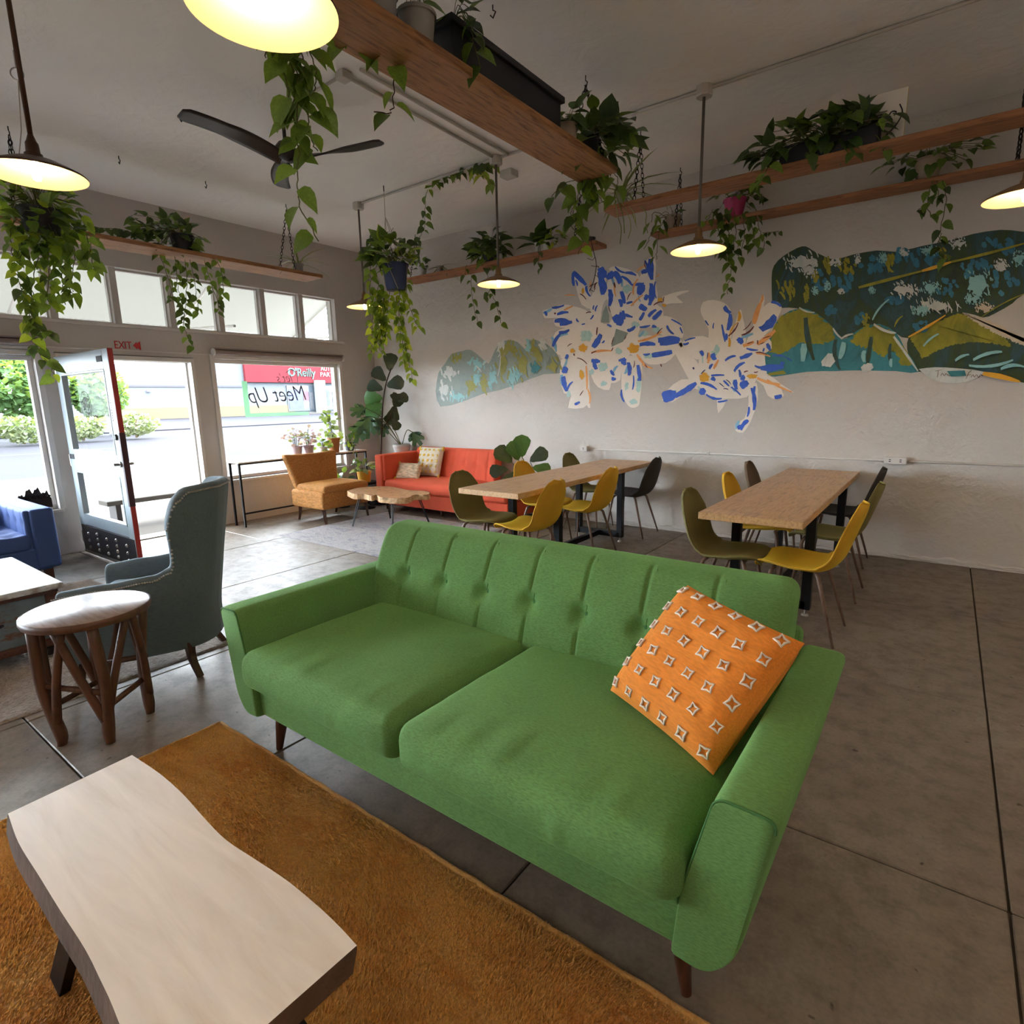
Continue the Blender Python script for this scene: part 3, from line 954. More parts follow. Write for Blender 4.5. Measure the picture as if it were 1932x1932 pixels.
bo = obj('backrest', MB().rbox((2.03, BT, BH), .05, c=(SX - .02, 1.925, .415 + BH / 2), deform=backdef, n=(300, 3, 36)), 'green_weave', S, smooth=True)
for bx in BX:
    obj('button', MB().lathe([(0, .008), (.010, .006), (.015, 0), (.012, -.006)], n=12).tf(Matrix.Translation((bx, 1.925 - BT / 2 + .225 * .4 + .0145, .64)) @ Matrix.Rotation(PI / 2 + .35, 4, 'X')), 'green_piping', bo, smooth=True)
    zz = [.655 + i * .2 / 10 for i in range(11)]
    obj('seam', MB().tube([(bx, 1.925 - BT / 2 + (z - .415) * .4 - .022 * (1 - ((z - .64) / .225) ** 2) + .012, z) for z in zz], .0022, 5), 'green_weave', bo, smooth=True)
obj('back_panel', MB().rbox((2.0, .06, .50), .025, c=(SX, 2.12, .43), deform=lambda p, u: V((p.x, p.y + (p.z + .25) * .10, p.z)), n=(6, 1, 3)), 'green_weave', S, smooth=True)
for (x, y) in ((-2.2, 1.235), (-.42, 1.235), (-2.2, 2.02), (-.42, 2.02)):
    dx = -.03 if x < SX else .03
    dy = -.015 if y < 1.6 else .03
    obj('leg', MB().tube([(x, y, .18), (x + dx, y + dy, 0)], [.03, .014], 12), 'dark_wood', S, smooth=True, angle=50)

# ------------------------------------------------------------------ orange star cushion on the green sofa
def pillow_mesh(h, th, n_=28, wr=0):
    m = MB()
    for sgn in (1, -1):
        def fn(u, v):
            a, b = u * 2 - 1, v * 2 - 1
            # pinched sides
            k_ = 1 - .03 * (1 - b * b) * abs(a) ** 3
            l_ = 1 - .03 * (1 - a * a) * abs(b) ** 3
            e = max(0, (1 - a ** 4)) * max(0, (1 - b ** 4))
            t = th * e ** .45
            w = wr * noise.noise((a * 4, b * 4, sgn)) * e
            return (a * h * k_, sgn * (t + w), b * h * l_)
        m.grid(fn, n_, n_, flip=(sgn > 0))
    return m
pc = V((-.535, 1.655, .675))
Mp = Matrix.Rotation(-.327, 4, 'Z') @ Matrix.Rotation(-.74, 4, 'X') @ Matrix.Rotation(-.641 + PI / 4, 4, 'Y')
cu = thing('star_cushion', 'square orange cushion with cream tufted stars on the green sofa', 'cushion', pc, world=False)
cu.rotation_mode = 'QUATERNION'
cu.rotation_quaternion = Mp.to_quaternion()
PH = .222
obj('cover', pillow_mesh(PH, .085, 36, .006), 'orange_cotton', cu, smooth=True)
def star(r=.0155, k_=.0042):
    m = MB()
    P = []
    for i in range(8):
        t = i * PI / 4 + PI / 4
        q = r * (1.0 if i % 2 == 0 else .52)
        P.append((q * math.cos(t), 0, q * math.sin(t)))
    return m.tube(P, k_ * .75, 5, closed=True)
sme = star().mesh('star', 'cream_tuft', True)
for i in range(6):
    for j in range(6):
        a, b = -.85 + i * .34, -.85 + j * .34
        e = (1 - a ** 4) * (1 - b ** 4)
        y = -.085 * e ** .45
        k_ = 1 - .03 * (1 - b * b) * abs(a) ** 3
        l_ = 1 - .03 * (1 - a * a) * abs(b) ** 3
        def hh(a, b): return -.085 * max(0, (1 - a ** 4) * (1 - b ** 4)) ** .45
        g = .02
        nx = (hh(min(.98, a + g), b) - hh(max(-.98, a - g), b)) / (2 * g * PH); nz = (hh(a, min(.98, b + g)) - hh(a, max(-.98, b - g))) / (2 * g * PH)
        nrm = V((nx, -1, nz)).normalized()
        o = link('tufted_star', sme, cu)
        q = V((0, -1, 0)).rotation_difference(nrm)
        o.matrix_basis = Matrix.Translation(V((a * PH * k_, y, b * PH * l_)) + nrm * .002) @ q.to_matrix().to_4x4() @ Matrix.Rotation(random.uniform(-.25, .25), 4, 'Y') @ Matrix.Scale(random.uniform(1.1, 1.35), 4)

# ------------------------------------------------------------------ rugs
def rug(name, label, x0, x1, y0, y1, mat, h, amp, step, seed, fold=None):
    t = V(((x0 + x1) / 2, (y0 + y1) / 2, 0))
    nu, nv = int((x1 - x0) / step), int((y1 - y0) / step)
    m = MB()
    def fn(u, v):
        x, y = lerp(x0, x1, u), lerp(y0, y1, v)
        e = min(u * (x1 - x0), (1 - u) * (x1 - x0), v * (y1 - y0), (1 - v) * (y1 - y0))
        z = h * min(1, .25 + e / .02) + amp * (noise.noise((x * 30, y * 42, seed)) + .8 * noise.noise((x * 60, y * 60, seed))) * min(1, e / .01)
        wob = .006 * noise.noise((x * 5, y * 5, seed))
        return (x + (wob if e < .001 else 0), y + (wob if e < .001 else 0), max(.002, z))
    m.grid(fn, nu, nv)
    b = MB()
    m.box(x0, x1, y0, y1, .0005, .0025)
    o = obj(name, m, mat, org=t, smooth=True)
    return tag(o, label, 'rug')
import numpy as np
def pile(parent, x0, x1, y0, y1, dens, mat, h, w, seed):
    rg = np.random.default_rng(seed)
    n_ = int((x1 - x0) * (y1 - y0) * dens)
    c = np.stack([rg.uniform(x0, x1, n_), rg.uniform(y0, y1, n_), np.full(n_, .008)], 1)
    # lean direction drifts slowly over the rug, like brushed pile
    a = 2.2 + 1.3 * np.sin(c[:, 0] * 2.3 + 1.1 * np.sin(c[:, 1] * 3.1)) + 1.1 * np.sin(c[:, 1] * 4.1 + c[:, 0] * 1.7) + rg.normal(0, .7, n_)
    hh = h * rg.uniform(.7, 1.25, n_) * (1 + .25 * np.sin(c[:, 0] * 9 + 2 * np.sin(c[:, 1] * 7)))
    t = rg.uniform(0, 6.283, n_)
    s_ = np.stack([np.cos(t), np.sin(t), np.zeros(n_)], 1) * (w / 2)
    tip = c + np.stack([np.cos(a) * hh * .8, np.sin(a) * hh * .8, hh], 1)
    tip[:, 0] = np.clip(tip[:, 0], x0 - .008, x1 + .008); tip[:, 1] = np.clip(tip[:, 1], y0 - .008, y1 + .008)
    vv = np.empty((n_ * 3, 3)); vv[0::3] = c - s_; vv[1::3] = c + s_; vv[2::3] = tip
    off = ORG[root_of(parent).name]
    vv -= np.array([off.x, off.y, off.z])
    me = bpy.data.meshes.new('pile')
    me.vertices.add(n_ * 3); me.vertices.foreach_set('co', vv.ravel())
    me.loops.add(n_ * 3); me.loops.foreach_set('vertex_index', np.arange(n_ * 3, dtype=np.int32))
    me.polygons.add(n_); me.polygons.foreach_set('loop_start', np.arange(0, n_ * 3, 3, dtype=np.int32))
    me.update(calc_edges=True)
    me.materials.append(MATS[mat])
    return stuff(link('pile', me, parent))
rt = thing('shag_rug', 'burnt orange shag rug under the live-edge bench table', 'rug', (-1.2, .16, 0))
obj('backing', MB().box(-2.64, .25, -.85, 1.165, .0005, .010), 'rug_orange', rt)
pile(rt, -2.64, .25, -.2, 1.165, 42000, 'rug_orange', .010, .0075, 5)
hem = [(-2.64, -.85), (-2.64, 1.165), (.25, 1.165), (.25, -.85)]
for p, q in zip(hem, hem[1:]):
    obj('hem', MB().tube([(lerp(p[0], q[0], i / 40) + .003 * math.sin(i * 1.7), lerp(p[1], q[1], i / 40) + .003 * math.cos(i * 2.3), .009) for i in range(41)], .010, 6), 'rug_orange', rt, smooth=True)
rug('jute_rug', 'braided grey brown rug under the painted trunk and wing chair', -6.0, -3.53, -1.2, 1.70, 'rug_jute', .010, .003, .02, 2)
rug('faded_rug', 'faded blue grey patterned rug under the wood slice table', -6.1, -4.05, 3.6, 5.25, 'rug_blue', .006, .001, .03, 3)

# ------------------------------------------------------------------ live-edge bench table in the foreground
ZC = .43
farpx = [(248, 1425), (300, 1460), (345, 1500), (385, 1545), (425, 1585), (480, 1622), (540, 1662), (600, 1712), (640, 1750), (672, 1785)]
nearpx = [(15, 1535), (35, 1590), (75, 1655), (115, 1720), (160, 1790), (190, 1850), (215, 1905)]
far = [at_z(x, y, ZC) for x, y in farpx]
near = [at_z(x, y, ZC) for x, y in nearpx]
near += [V((-.98, .225, ZC)), V((-.86, .20, ZC))]
near_s = spline(near, 5); far_s = spline(far, 4)
top = near_s + far_s[::-1]
t = thing('live_edge_table', 'pale live-edge slab table with black metal legs on the orange rug', 'table', (-1.4, .42, .016))
m = MB()
n_ = len(top)
c0 = V((-1.4, .42, 0))
rings = []
for z, k_ in ((ZC, 1.0), (ZC - .010, 1.02), (ZC - .055, 1.08)):
    rings.append([V((lerp(c0.x, p.x, 1.0), lerp(c0.y, p.y, k_ if p.y < c0.y else 2 - k_ if z < ZC - .02 else 1.01), z)) for p in top])
vv = rings[0] + rings[1] + rings[2]
m.mi = 0
m.add(vv, [tuple(range(n_))])
m.mi = 1
m.f += [(j, n_ + j, n_ + (j + 1) % n_, (j + 1) % n_) for j in range(n_)]
m.f += [(n_ + j, 2 * n_ + j, 2 * n_ + (j + 1) % n_, n_ + (j + 1) % n_) for j in range(n_)]
m.f.append(tuple(range(3 * n_ - 1, 2 * n_ - 1, -1)))
m.m += [1] * (2 * n_ + 1)
obj('slab', m, ['slab_pale', 'slab_bark'], t)
for x, d in ((-1.62, -.10), (-1.08, .10)):
    for y0, y1_ in ((.36, .275), (.47, .56)):
        obj('leg', MB().bar((x, y0, ZC - .055), (x + d, y1_, .018), .07, .025, up=(0, 1, 0)), 'black_metal', t, bevel=.002)
    obj('mounting_plate', MB().box(x - .06, x + .06, .32, .50, ZC - .061, ZC - .054), 'black_metal', t)

# ------------------------------------------------------------------ round branch stool
SC = V((-3.09, .845, 0)); SH = .6
t = thing('branch_stool', 'round wooden side stool with branching twig legs beside the wing chair', 'stool', SC)
obj('seat_top', MB().lathe([(0, SH - .03), (.2, SH - .03), (.235, SH - .026), (.247, SH - .012), (.247, SH - .004), (.24, SH), (0, SH)], SC, 40), 'stool_top_wood', t, smooth=True, angle=40)
obj('rim', MB().lathe([(.247, SH - .034), (.252, SH - .02), (.250, SH - .003), (.246, SH - .001)], SC, 40), 'stool_wood', t, smooth=True)
feet = [(-3.08, .665), (-2.915, .80), (-3.05, 1.02), (-3.23, .89)]
fr = random.Random(4)
for i, (fx, fy) in enumerate(feet):
    f0 = V((fx, fy, 0)); d = (f0 - SC).normalized()
    a = math.atan2(d.y, d.x)
    topp = SC + V((math.cos(a) * .215, math.sin(a) * .215, SH - .03))
    mid = f0.lerp(topp, .5) + V((fr.uniform(-.02, .02), fr.uniform(-.02, .02), 0))
    lg = obj('leg', MB().tube(spline([topp, mid, f0 + V((0, 0, .06)), f0], 4), [.023] * 6 + [.024, .026, .026, .024, .022, .02, .02], 9), 'stool_wood', t, smooth=True)
    for sg in (1, -1):
        b = a + sg * .72
        tp = SC + V((math.cos(b) * .20, math.sin(b) * .20, SH - .03))
        st_ = f0.lerp(topp, .18)
        obj('branch', MB().tube(spline([st_, st_.lerp(tp, .5) + V((fr.uniform(-.012, .012), fr.uniform(-.012, .012), 0)), tp], 4), [.021, .02, .019, .018, .018, .018, .018, .018, .018], 8), 'stool_wood', lg, smooth=True)
    nf = V((feet[(i + 1) % 4][0], feet[(i + 1) % 4][1], 0))
    na = math.atan2(nf.y - SC.y, nf.x - SC.x)
    nt_ = SC + V((math.cos(na) * .215, math.sin(na) * .215, SH - .03))
    obj('rung', MB().tube([f0.lerp(topp, .30 if i % 2 else .52), nf.lerp(nt_, .34 if i % 2 else .44)], .014, 8), 'stool_wood', t, smooth=True)

# ------------------------------------------------------------------ moulded dining chairs
def chair_proto():
    t = thing('dining_chair', 'x', 'chair', (0, 0, 0), world=False, group='velvet shell chairs around the two dining tables')
    prof = spline([(.225, 0, .425), (.215, 0, .452), (.15, 0, .462), (.03, 0, .452), (-.09, 0, .448), (-.165, 0, .465), (-.215, 0, .525), (-.245, 0, .61), (-.28, 0, .72), (-.32, 0, .83), (-.328, 0, .853)], 3)
    L = [0]
    for a, b in zip(prof, prof[1:]): L.append(L[-1] + (b - a).length)
    tot = L[-1]
    def half(s):
        # half width along the strip, rounded at both ends
        keys = [(0, .13), (.03, .165), (.10, .2), (.25, .232), (.42, .222), (.55, .205), (.70, .21), (.82, .195), (.91, .16), (.965, .115), (1, .05)]
        for (a, x), (b, y) in zip(keys, keys[1:]):
            if s <= b:
                q = (s - a) / (b - a); q = q * q * (3 - 2 * q)
                return x + (y - x) * q
        return .05
    def surf(i, v):
        s = L[i] / tot
        w = half(s)
        y = w * v
        a = prof[max(0, i - 1)]; b = prof[min(len(prof) - 1, i + 1)]
        d = (b - a).normalized()
        n_ = V((-d.z, 0, d.x)); n_ = n_ if (n_.z + n_.x) > 0 else -n_
        curl = (.022 if s < .45 else .034) * abs(v) ** 2.2
        return prof[i] + V((0, y, 0)) + n_ * curl, n_
    N, K = len(prof), 12
    th = .026
    m = MB()
    ts, bs = [], []
    for i in range(N):
        for j in range(K + 1):
            v = j / K * 2 - 1
            p, n_ = surf(i, v)
            e = max(abs(v), abs(L[i] / tot * 2 - 1)) ** 8
            ts.append(p); bs.append(p - n_ * th * (1 - .55 * e))
    W = K + 1
    F = []
    for i in range(N - 1):
        for j in range(K):
            q = (i * W + j, i * W + j + 1, (i + 1) * W + j + 1, (i + 1) * W + j)
            F.append(q); F.append(tuple(x + N * W for x in q[::-1]))
    rim = [j for j in range(W)] + [i * W + K for i in range(1, N)] + [(N - 1) * W + j for j in range(K - 1, -1, -1)] + [i * W for i in range(N - 2, 0, -1)]
    for a, b in zip(rim, rim[1:] + rim[:1]):
        F.append((b, a, a + N * W, b + N * W))
    m.add(ts + bs, F)
    sh_ = obj('shell', m, 'yellow_velvet', t, smooth=True, sub=1)
    pip = [(ts[q] + bs[q]) / 2 for q in rim]
    obj('edge_piping', MB().tube(pip, .0065, 5, closed=True), 'yellow_velvet', sh_, smooth=True)
    for sy in (1, -1):
        obj('leg', MB().tube([(.13, sy * .12, .43), (.145, sy * .15, .405), (.20, sy * .205, 0)], [.013, .013, .008], 8), 'walnut_legs', t, smooth=True)
        obj('leg', MB().tube([(-.10, sy * .12, .43), (-.125, sy * .15, .405), (-.245, sy * .215, 0)], [.013, .013, .008], 8), 'walnut_legs', t, smooth=True)
    f = MB()
    f.bar((.13, -.13, .428), (.13, .13, .428), .022, .012).bar((-.10, -.13, .428), (-.10, .13, .428), .022, .012).bar((.13, 0, .428), (-.10, 0, .428), .03, .01)
    obj('seat_bracket', f, 'walnut_legs', t)
    return t
cp0 = chair_proto()
CH = [(-3.26, 3.95, 0, 'olive', 'olive shell chair at the free end of the long table, near the faded rug'),
      (-3.24, 4.90, .03, 'yellow', 'mustard shell chair between two olive ones on the orange-sofa side of the long table'),
      (-3.26, 5.88, 0, 'olive', 'olive shell chair by the outlet box at the wall end of the long table'),
      (-2.76, 3.90, PI, 'yellow', 'mustard shell chair at the free end of the long table, back to the other table'),
      (-2.75, 4.84, PI, 'yellow', 'mustard shell chair next to the charcoal one at the long table'),
      (-2.74, 5.86, PI, 'dark', 'charcoal shell chair at the wall end of the table nearest the orange sofa'),
      (-1.10, 3.93, 0, 'olive', 'olive shell chair at the power outlet table, on the side facing the long table'),
      (-1.13, 4.93, 0, 'yellow', 'mustard shell chair between an olive and a brown chair by the power outlet table'),
      (-1.20, 5.86, 0, 'brown', 'brown shell chair at the wall end of the table by the power outlet'),
      (-.65, 3.93, PI, 'yellow', 'mustard shell chair closest to the orange star cushion on the green sofa'),
      (-.64, 4.85, PI, 'olive', 'olive shell chair between mustard and charcoal ones, facing away from the bare wall'),
      (-.70, 5.84, PI, 'dark', 'charcoal shell chair tucked in below the power outlet')]
for i, (x, y, rz, c, lab) in enumerate(CH):
    if i == 0:
        o = dup(cp0, (x, y, 0), rz, lab, swap={'yellow_velvet': c + '_velvet'})
    else:
        o = dup(cp0, (x, y, 0), rz + (i % 3 - 1) * .02, lab, swap={'yellow_velvet': c + '_velvet'})
for ch in list(cp0.children):
    for g in list(ch.children): bpy.data.objects.remove(g)
    bpy.data.objects.remove(ch)
bpy.data.objects.remove(cp0)

# ------------------------------------------------------------------ dining tables
def dining_table(x0, x1, y0, y1_, fr_y, label):
    cx = (x0 + x1) / 2
    t = thing('dining_table', label, 'table', (cx, (y0 + y1_) / 2, 0), group='butcher block dining tables')
    ZT = .785
    obj('tabletop', MB().box(x0, x1, y0, y1_, ZT - .045, ZT), 'table_oak', t, bevel=.004)
    for y in fr_y:
        for x in (x0 + .06, x1 - .06):
            lg = obj('leg', MB().box(x - .03, x + .03, y - .03, y + .03, .05, ZT - .06), 'black_metal', t, bevel=.003)
            obj('leveller', MB().tube([(x, y, .05), (x, y, .014)], .008, 8).lathe([(0, .016), (.02, .014), (.024, .006), (.024, 0), (0, 0)], (x, y, 0), 12), 'steel', lg)
        obj('foot_bar', MB().box(x0 + .06, x1 - .06, y - .03, y + .03, .05, .11), 'black_metal', t, bevel=.003)
        obj('top_bar', MB().box(x0 + .03, x1 - .03, y - .04, y + .04, ZT - .065, ZT - .0451), 'black_metal', t, bevel=.003)
    obj('stretcher', MB().box(cx - .025, cx + .025, fr_y[0] + .03, fr_y[1] - .03, .055, .105), 'black_metal', t, bevel=.003)
    return t
dining_table(-3.20, -2.585, 3.53, 6.13, (4.2, 5.42), 'long oak dining table with black legs nearest the orange sofa')
dining_table(-1.19, -.59, 3.53, 6.13, (4.2, 5.6), 'oak dining table with black legs below the leaf mural and power outlet')

# ------------------------------------------------------------------ wing chair
WF = math.atan2(-.75, -.66)
wr = thing('wing_chair', 'grey teal velvet wing chair with nailhead trim turned towards the trunk', 'armchair', (-3.61, 1.30, 0), WF, world=False)
plan = spline([(.34, .33, 0), (.10, .335, 0), (-.12, .325, 0), (-.27, .27, 0), (-.34, .14, 0), (-.355, 0, 0)], 10)
plan = plan + [V((p.x, -p.y, 0)) for p in plan[-2::-1]]
NP = len(plan)
def hgt(i):
    p = plan[i]
    x = p.x
    keys = [(-.36, 1.09), (-.31, 1.08), (-.28, 1.03), (-.25, .90), (-.225, .74), (-.19, .65), (-.12, .615), (.1, .59), (.34, .565)]
    for (a, u), (b, w) in zip(keys, keys[1:]):
        if x <= b:
            q = max(0, (x - a) / (b - a)); q = q * q * (3 - 2 * q)
            return u + (w - u) * q
    return .56
def wk(z):
    keys = [(.15, .80), (.40, .87), (.62, .86), (.85, 1.06), (1.10, 1.16)]
    for (a, u), (b, w) in zip(keys, keys[1:]):
        if z <= b:
            q = max(0, (z - a) / (b - a)); q = q * q * (3 - 2 * q)
            return u + (w - u) * q
    return 1.16
m = MB()
secn = None
th = .075
P = []
for i in range(NP):
    p = plan[i]
    a, b = plan[max(0, i - 1)], plan[min(NP - 1, i + 1)]
    d = (b - a).normalized()
    nrm = V((-d.y, d.x, 0))
    if nrm.dot(V((-.02, 0, 0)) - p) < 0: nrm = -nrm      # towards the seat
    h = hgt(i)
    back = max(0, min(1, (-p.x - .05) / .2))
    col = []
    def W_(z, off):
        q = p + nrm * off
        lean = -.16 * max(0, z - .35) * back
        wing = .11 * (max(0, min(1, (z - .64) / .26))) ** .8 * max(0, min(1, (abs(p.y) - .1) / .2)) * back
        k_ = wk(z) if back > .02 else lerp(.86, .93, min(1, z / .6))
        k_ = lerp(.93, wk(z), back)
        return V((q.x + lean + wing, q.y * k_, z))
    zs = [.17 + (h - .03 - .17) * j / 10 for j in range(11)]
    for z in zs: col.append(W_(z, 0))
    col.append(W_(h - .008, .012)); col.append(W_(h, th * .4)); col.append(W_(h - .006, th * .8)); col.append(W_(h - .03, th))
    for j in range(6): col.append(W_(h - .03 - (h - .03 - .3) * (j + 1) / 6, th))
    P.append(col)
S_ = len(P[0])
m.add([q for col in P for q in col], [(i * S_ + j, i * S_ + j + 1, (i + 1) * S_ + j + 1, (i + 1) * S_ + j) for i in range(NP - 1) for j in range(S_ - 1)] +
      [tuple(range(S_ - 1, -1, -1)), tuple((NP - 1) * S_ + j for j in range(S_))])
ws = obj('wing_shell', m, 'teal_velvet', wr, smooth=True, sub=1)
nh = MB()
for i in range(NP - 1):
    for k_ in range(2):
        t_ = k_ / 2
        q = P[i][10].lerp(P[i + 1][10], t_)
        a = P[i][10] - P[i][13]; a.z = 0
        a = a.normalized() if a.length > 0 else V((-1, 0, 0))
        k0 = len(nh.v)
        nh.lathe([(0, .0045), (.005, .003), (.0065, 0)], n=6)
        nh.tf(Matrix.Translation(q + a * .001) @ V((0, 0, 1)).rotation_difference(a).to_matrix().to_4x4(), k0)
stuff(obj('nailhead_trim', nh, 'steel', ws))
obj('seat_cushion', MB().rbox((.50, .47, .15), .05, c=(.04, 0, .405), n=(6, 6, 2)), 'teal_velvet', wr, smooth=True)
obj('seat_rail', MB().rbox((.58, .44, .16), .02, c=(.035, 0, .255), n=(3, 3, 2)), 'teal_velvet', wr, smooth=True)
for sy in (1, -1):
    obj('leg', MB().tube(spline([(-.24, sy * .21, .20), (-.25, sy * .22, .1), (-.29, sy * .25, 0)], 3), [.03, .028, .026, .024, .022, .021, .02], 4), 'dark_wood', wr)
    obj('leg', MB().tube([(.28, sy * .25, .20), (.30, sy * .26, 0)], [.028, .018], 4), 'dark_wood', wr)

# ------------------------------------------------------------------ painted trunk table
t = thing('painted_trunk', 'weathered blue grey painted trunk with a white worn lid beside the wing chair', 'trunk', (-4.72, .65, .01))
TX0, TX1, TY0, TY1 = -5.25, -4.19, .2, 1.05
obj('body', MB().box(TX0 + .05, TX1 - .05, TY0 + .05, TY1 - .05, .13, .43), 'trunk_paint', t, bevel=.005)
obj('lid', MB().box(TX0, TX1, TY0, TY1, .435, .47), 'trunk_top_paint', t, bevel=.008)
obj('lid_moulding', MB().box(TX0 + .025, TX1 - .025, TY0 + .025, TY1 - .025, .41, .435), 'trunk_wood', t, bevel=.006)
obj('base_moulding', MB().box(TX0 + .02, TX1 - .02, TY0 + .02, TY1 - .02, .09, .135), 'trunk_wood', t, bevel=.008)
for x in (TX0 + .03, TX1 - .09):
    for y in (TY0 + .03, TY1 - .09):
        obj('corner_post', MB().box(x, x + .06, y, y + .06, .135, .41), 'trunk_wood', t, bevel=.004)
for x in (TX0 + .1, TX1 - .1):
    for y in (TY0 + .1, TY1 - .1):
        obj('caster', MB().lathe([(0, -.018), (.035, -.018), (.04, -.008), (.04, .008), (.035, .018), (0, .018)], n=14).tf(Matrix.Translation((x, y, .051)) @ Matrix.Rotation(PI / 2, 4, 'X')).box(x - .012, x + .012, y - .025, y + .025, .07, .09), 'dark_metal', t)
h = MB().tube([(TX1 - .05 + .03 * math.sin(q), lerp(.5, .75, q / PI), .28 - .02 * math.sin(q)) for q in [i * PI / 8 for i in range(9)]], .008, 6)
obj('drop_handle', h, 'dark_metal', t)
obj('hasp', MB().box(TX1 - .052, TX1 - .045, .60, .66, .33, .42), 'dark_metal', t)

# ------------------------------------------------------------------ blue tufted sofa at the window
t = thing('blue_sofa', 'blue velvet tuxedo sofa with tufted arm under the window beside the door', 'sofa', (-6.6, .45, .12))
BX0, BX1 = -7.18, -6.14
BYo = 1.56
for yo, sg in ((BYo, -1), (-.75, 1)):
    yc = yo + sg * .085
    ar = obj('arm', MB().rbox((BX1 - BX0, .17, .52), .025, c=((BX0 + BX1) / 2, yc, .40), n=(6, 2, 4)), 'blue_velvet', t, smooth=True)
    ip = yo + sg * .17
    def tuft(p, u, sg=sg):
        d = 0
        if u.y * sg > .5:
            for ix in range(5):
                for iz in range(2):
                    xx = -.4 + ix * .2 + (iz % 2) * 0; zz = -.07 + iz * .15
                    r2 = (p.x - xx) ** 2 + (p.z - zz) ** 2
                    d = max(d, .018 * math.exp(-r2 / .03 ** 2), .008 * math.exp(-((p.x - xx) / .015) ** 2))
        return V((p.x, p.y - sg * d, p.z))
    obj('tufted_panel', MB().rbox((.92, .05, .36), .02, c=((BX0 + BX1) / 2 + .03, ip + sg * .015, .475), deform=tuft, n=(46, 1, 16)), 'blue_velvet', ar, smooth=True)
obj('backrest', MB().rbox((.18, 1.95, .52), .03, c=(BX0 + .09, .405, .40), n=(2, 8, 4)), 'blue_velvet', t, smooth=True)
def stuft(p, u):
    d = 0
    if u.z > .5:
        for ix in range(4):
            for iy in range(4):
                r2 = (p.x + .36 - ix * .22) ** 2 + (p.y + .36 - iy * .24) ** 2
                d = max(d, .02 * math.exp(-r2 / .05 ** 2))
        d += .008 * abs(math.sin(p.x * 14.3)) + .008 * abs(math.sin(p.y * 13.1))
    return V((p.x, p.y, p.z - d))
for yc in (.90, -.06):
    obj('seat_cushion', MB().rbox((.84, .95, .15), .035, c=(BX1 - .43, yc, .385), deform=stuft, n=(30, 30, 2)), 'blue_velvet', t, smooth=True)
obj('base', MB().rbox((1.0, 2.2, .2), .02, c=((BX0 + BX1) / 2, .40, .225), n=(2, 2, 1)), 'blue_velvet', t, smooth=True)
for x in (BX0 + .08, BX1 - .08):
    for y in (BYo - .09, -.66):
        obj('leg', MB().box(x - .03, x + .03, y - .03, y + .03, .0005, .14), 'dark_wood', t, bevel=.004)
# dark carved frame behind the blue sofa arm
t = thing('carved_screen', 'dark carved ornamental piece behind the blue sofa arm at the window', 'ornament', (-7.215, 1.62, .512))
m = MB()
nn = 60
out = []
for i in range(nn + 1):
    u = i / nn
    y = 1.56 + .27 * u
    z = .62 + .09 * math.sin(u * PI) ** .7 + .022 * math.sin(u * 23) + .01 * math.sin(u * 51)
    out.append((y, z))
m.prism(out + [(1.83, .52), (1.56, .52)], lambda p: (-7.232, p[0], p[1]), lambda p: (-7.205, p[0], p[1]))
obj('panel', m, 'dark_metal', t)
for i in range(5):
    y = 1.60 + i * .048
    obj('scroll', MB().tube([(-7.2, y + .03 * math.cos(q) * (1 - q / 9), .63 + .03 * math.sin(q) * (1 - q / 9)) for q in [j * .5 for j in range(15)]], .006, 5), 'black_metal', t)

# ------------------------------------------------------------------ orange sofa
t = thing('orange_sofa', 'coral orange sofa with one arm against the mural wall', 'sofa', (-5.2, 5.75, .1))
OX0, OX1 = -6.36, -4.05
ar = obj('arm', MB().rbox((.14, .88, .68), .025, c=(OX0 + .07, 5.74, .44), n=(1, 4, 4)), 'orange_sofa_cloth', t, smooth=True)
obj('arm_panel', MB().rbox((.05, .80, .36), .02, c=(OX0 + .155, 5.72, .60), n=(1, 4, 3)), 'orange_sofa_cloth', ar, smooth=True)
obj('base', MB().rbox((OX1 - OX0 - .16, .82, .19), .02, c=((OX0 + OX1) / 2 + .08, 5.73, .19), n=(6, 2, 1)), 'orange_sofa_cloth', t, smooth=True)
def ob(p, u):
    y = p.y + (p.z + .2) * .32
    d = 0
    if u.y < -.2:
        for i in range(7):
            xx = -.64 + i * .214
            d = max(d, .008 * math.exp(-((p.x - xx) / .012) ** 2), .02 * math.exp(-((p.x - xx) ** 2 + (p.z - .02) ** 2) / .035 ** 2))
    return V((p.x * (1 - .06 * (p.z + .2) / .4 * (1 if p.x > 0 else 0)), y + d, p.z))
obj('backrest', MB().rbox((1.55, .16, .42), .04, c=(OX0 + .14 + .775, 5.93, .63), deform=ob, n=(80, 2, 16)), 'orange_sofa_cloth', t, smooth=True)
for cx, w in ((-5.46, 1.46), (-4.39, .67)):
    obj('seat_cushion', MB().rbox((w, .80, .15), .04, c=(cx, 5.70, .36), deform=seatdef, n=(12, 8, 2)), 'orange_sofa_cloth', t, smooth=True)
for x in (OX0 + .1, -5.2, OX1 - .1):
    for y in (5.40, 6.08):
        obj('leg', MB().tube([(x, y, .10), (x, y, .007)], [.025, .018], 10), 'dark_wood', t, smooth=True)
def flat_pillow(name, label, c, h, th, eul, mat, asp=1):
    t = thing(name, label, 'cushion', c, world=False)
    t.rotation_euler = eul
    m = pillow_mesh(h, th, 20, .005)
    m.v = [(p[0] * asp, p[1], p[2]) for p in m.v]
    obj('cover', m, mat, t, smooth=True)
    return t
p1 = flat_pillow('polka_dot_cushion', 'cream square cushion with yellow dots and tassels on the orange sofa', (-5.80, 5.83, .66), .21, .06, (-.35, 0, .1), 'cream_cotton')
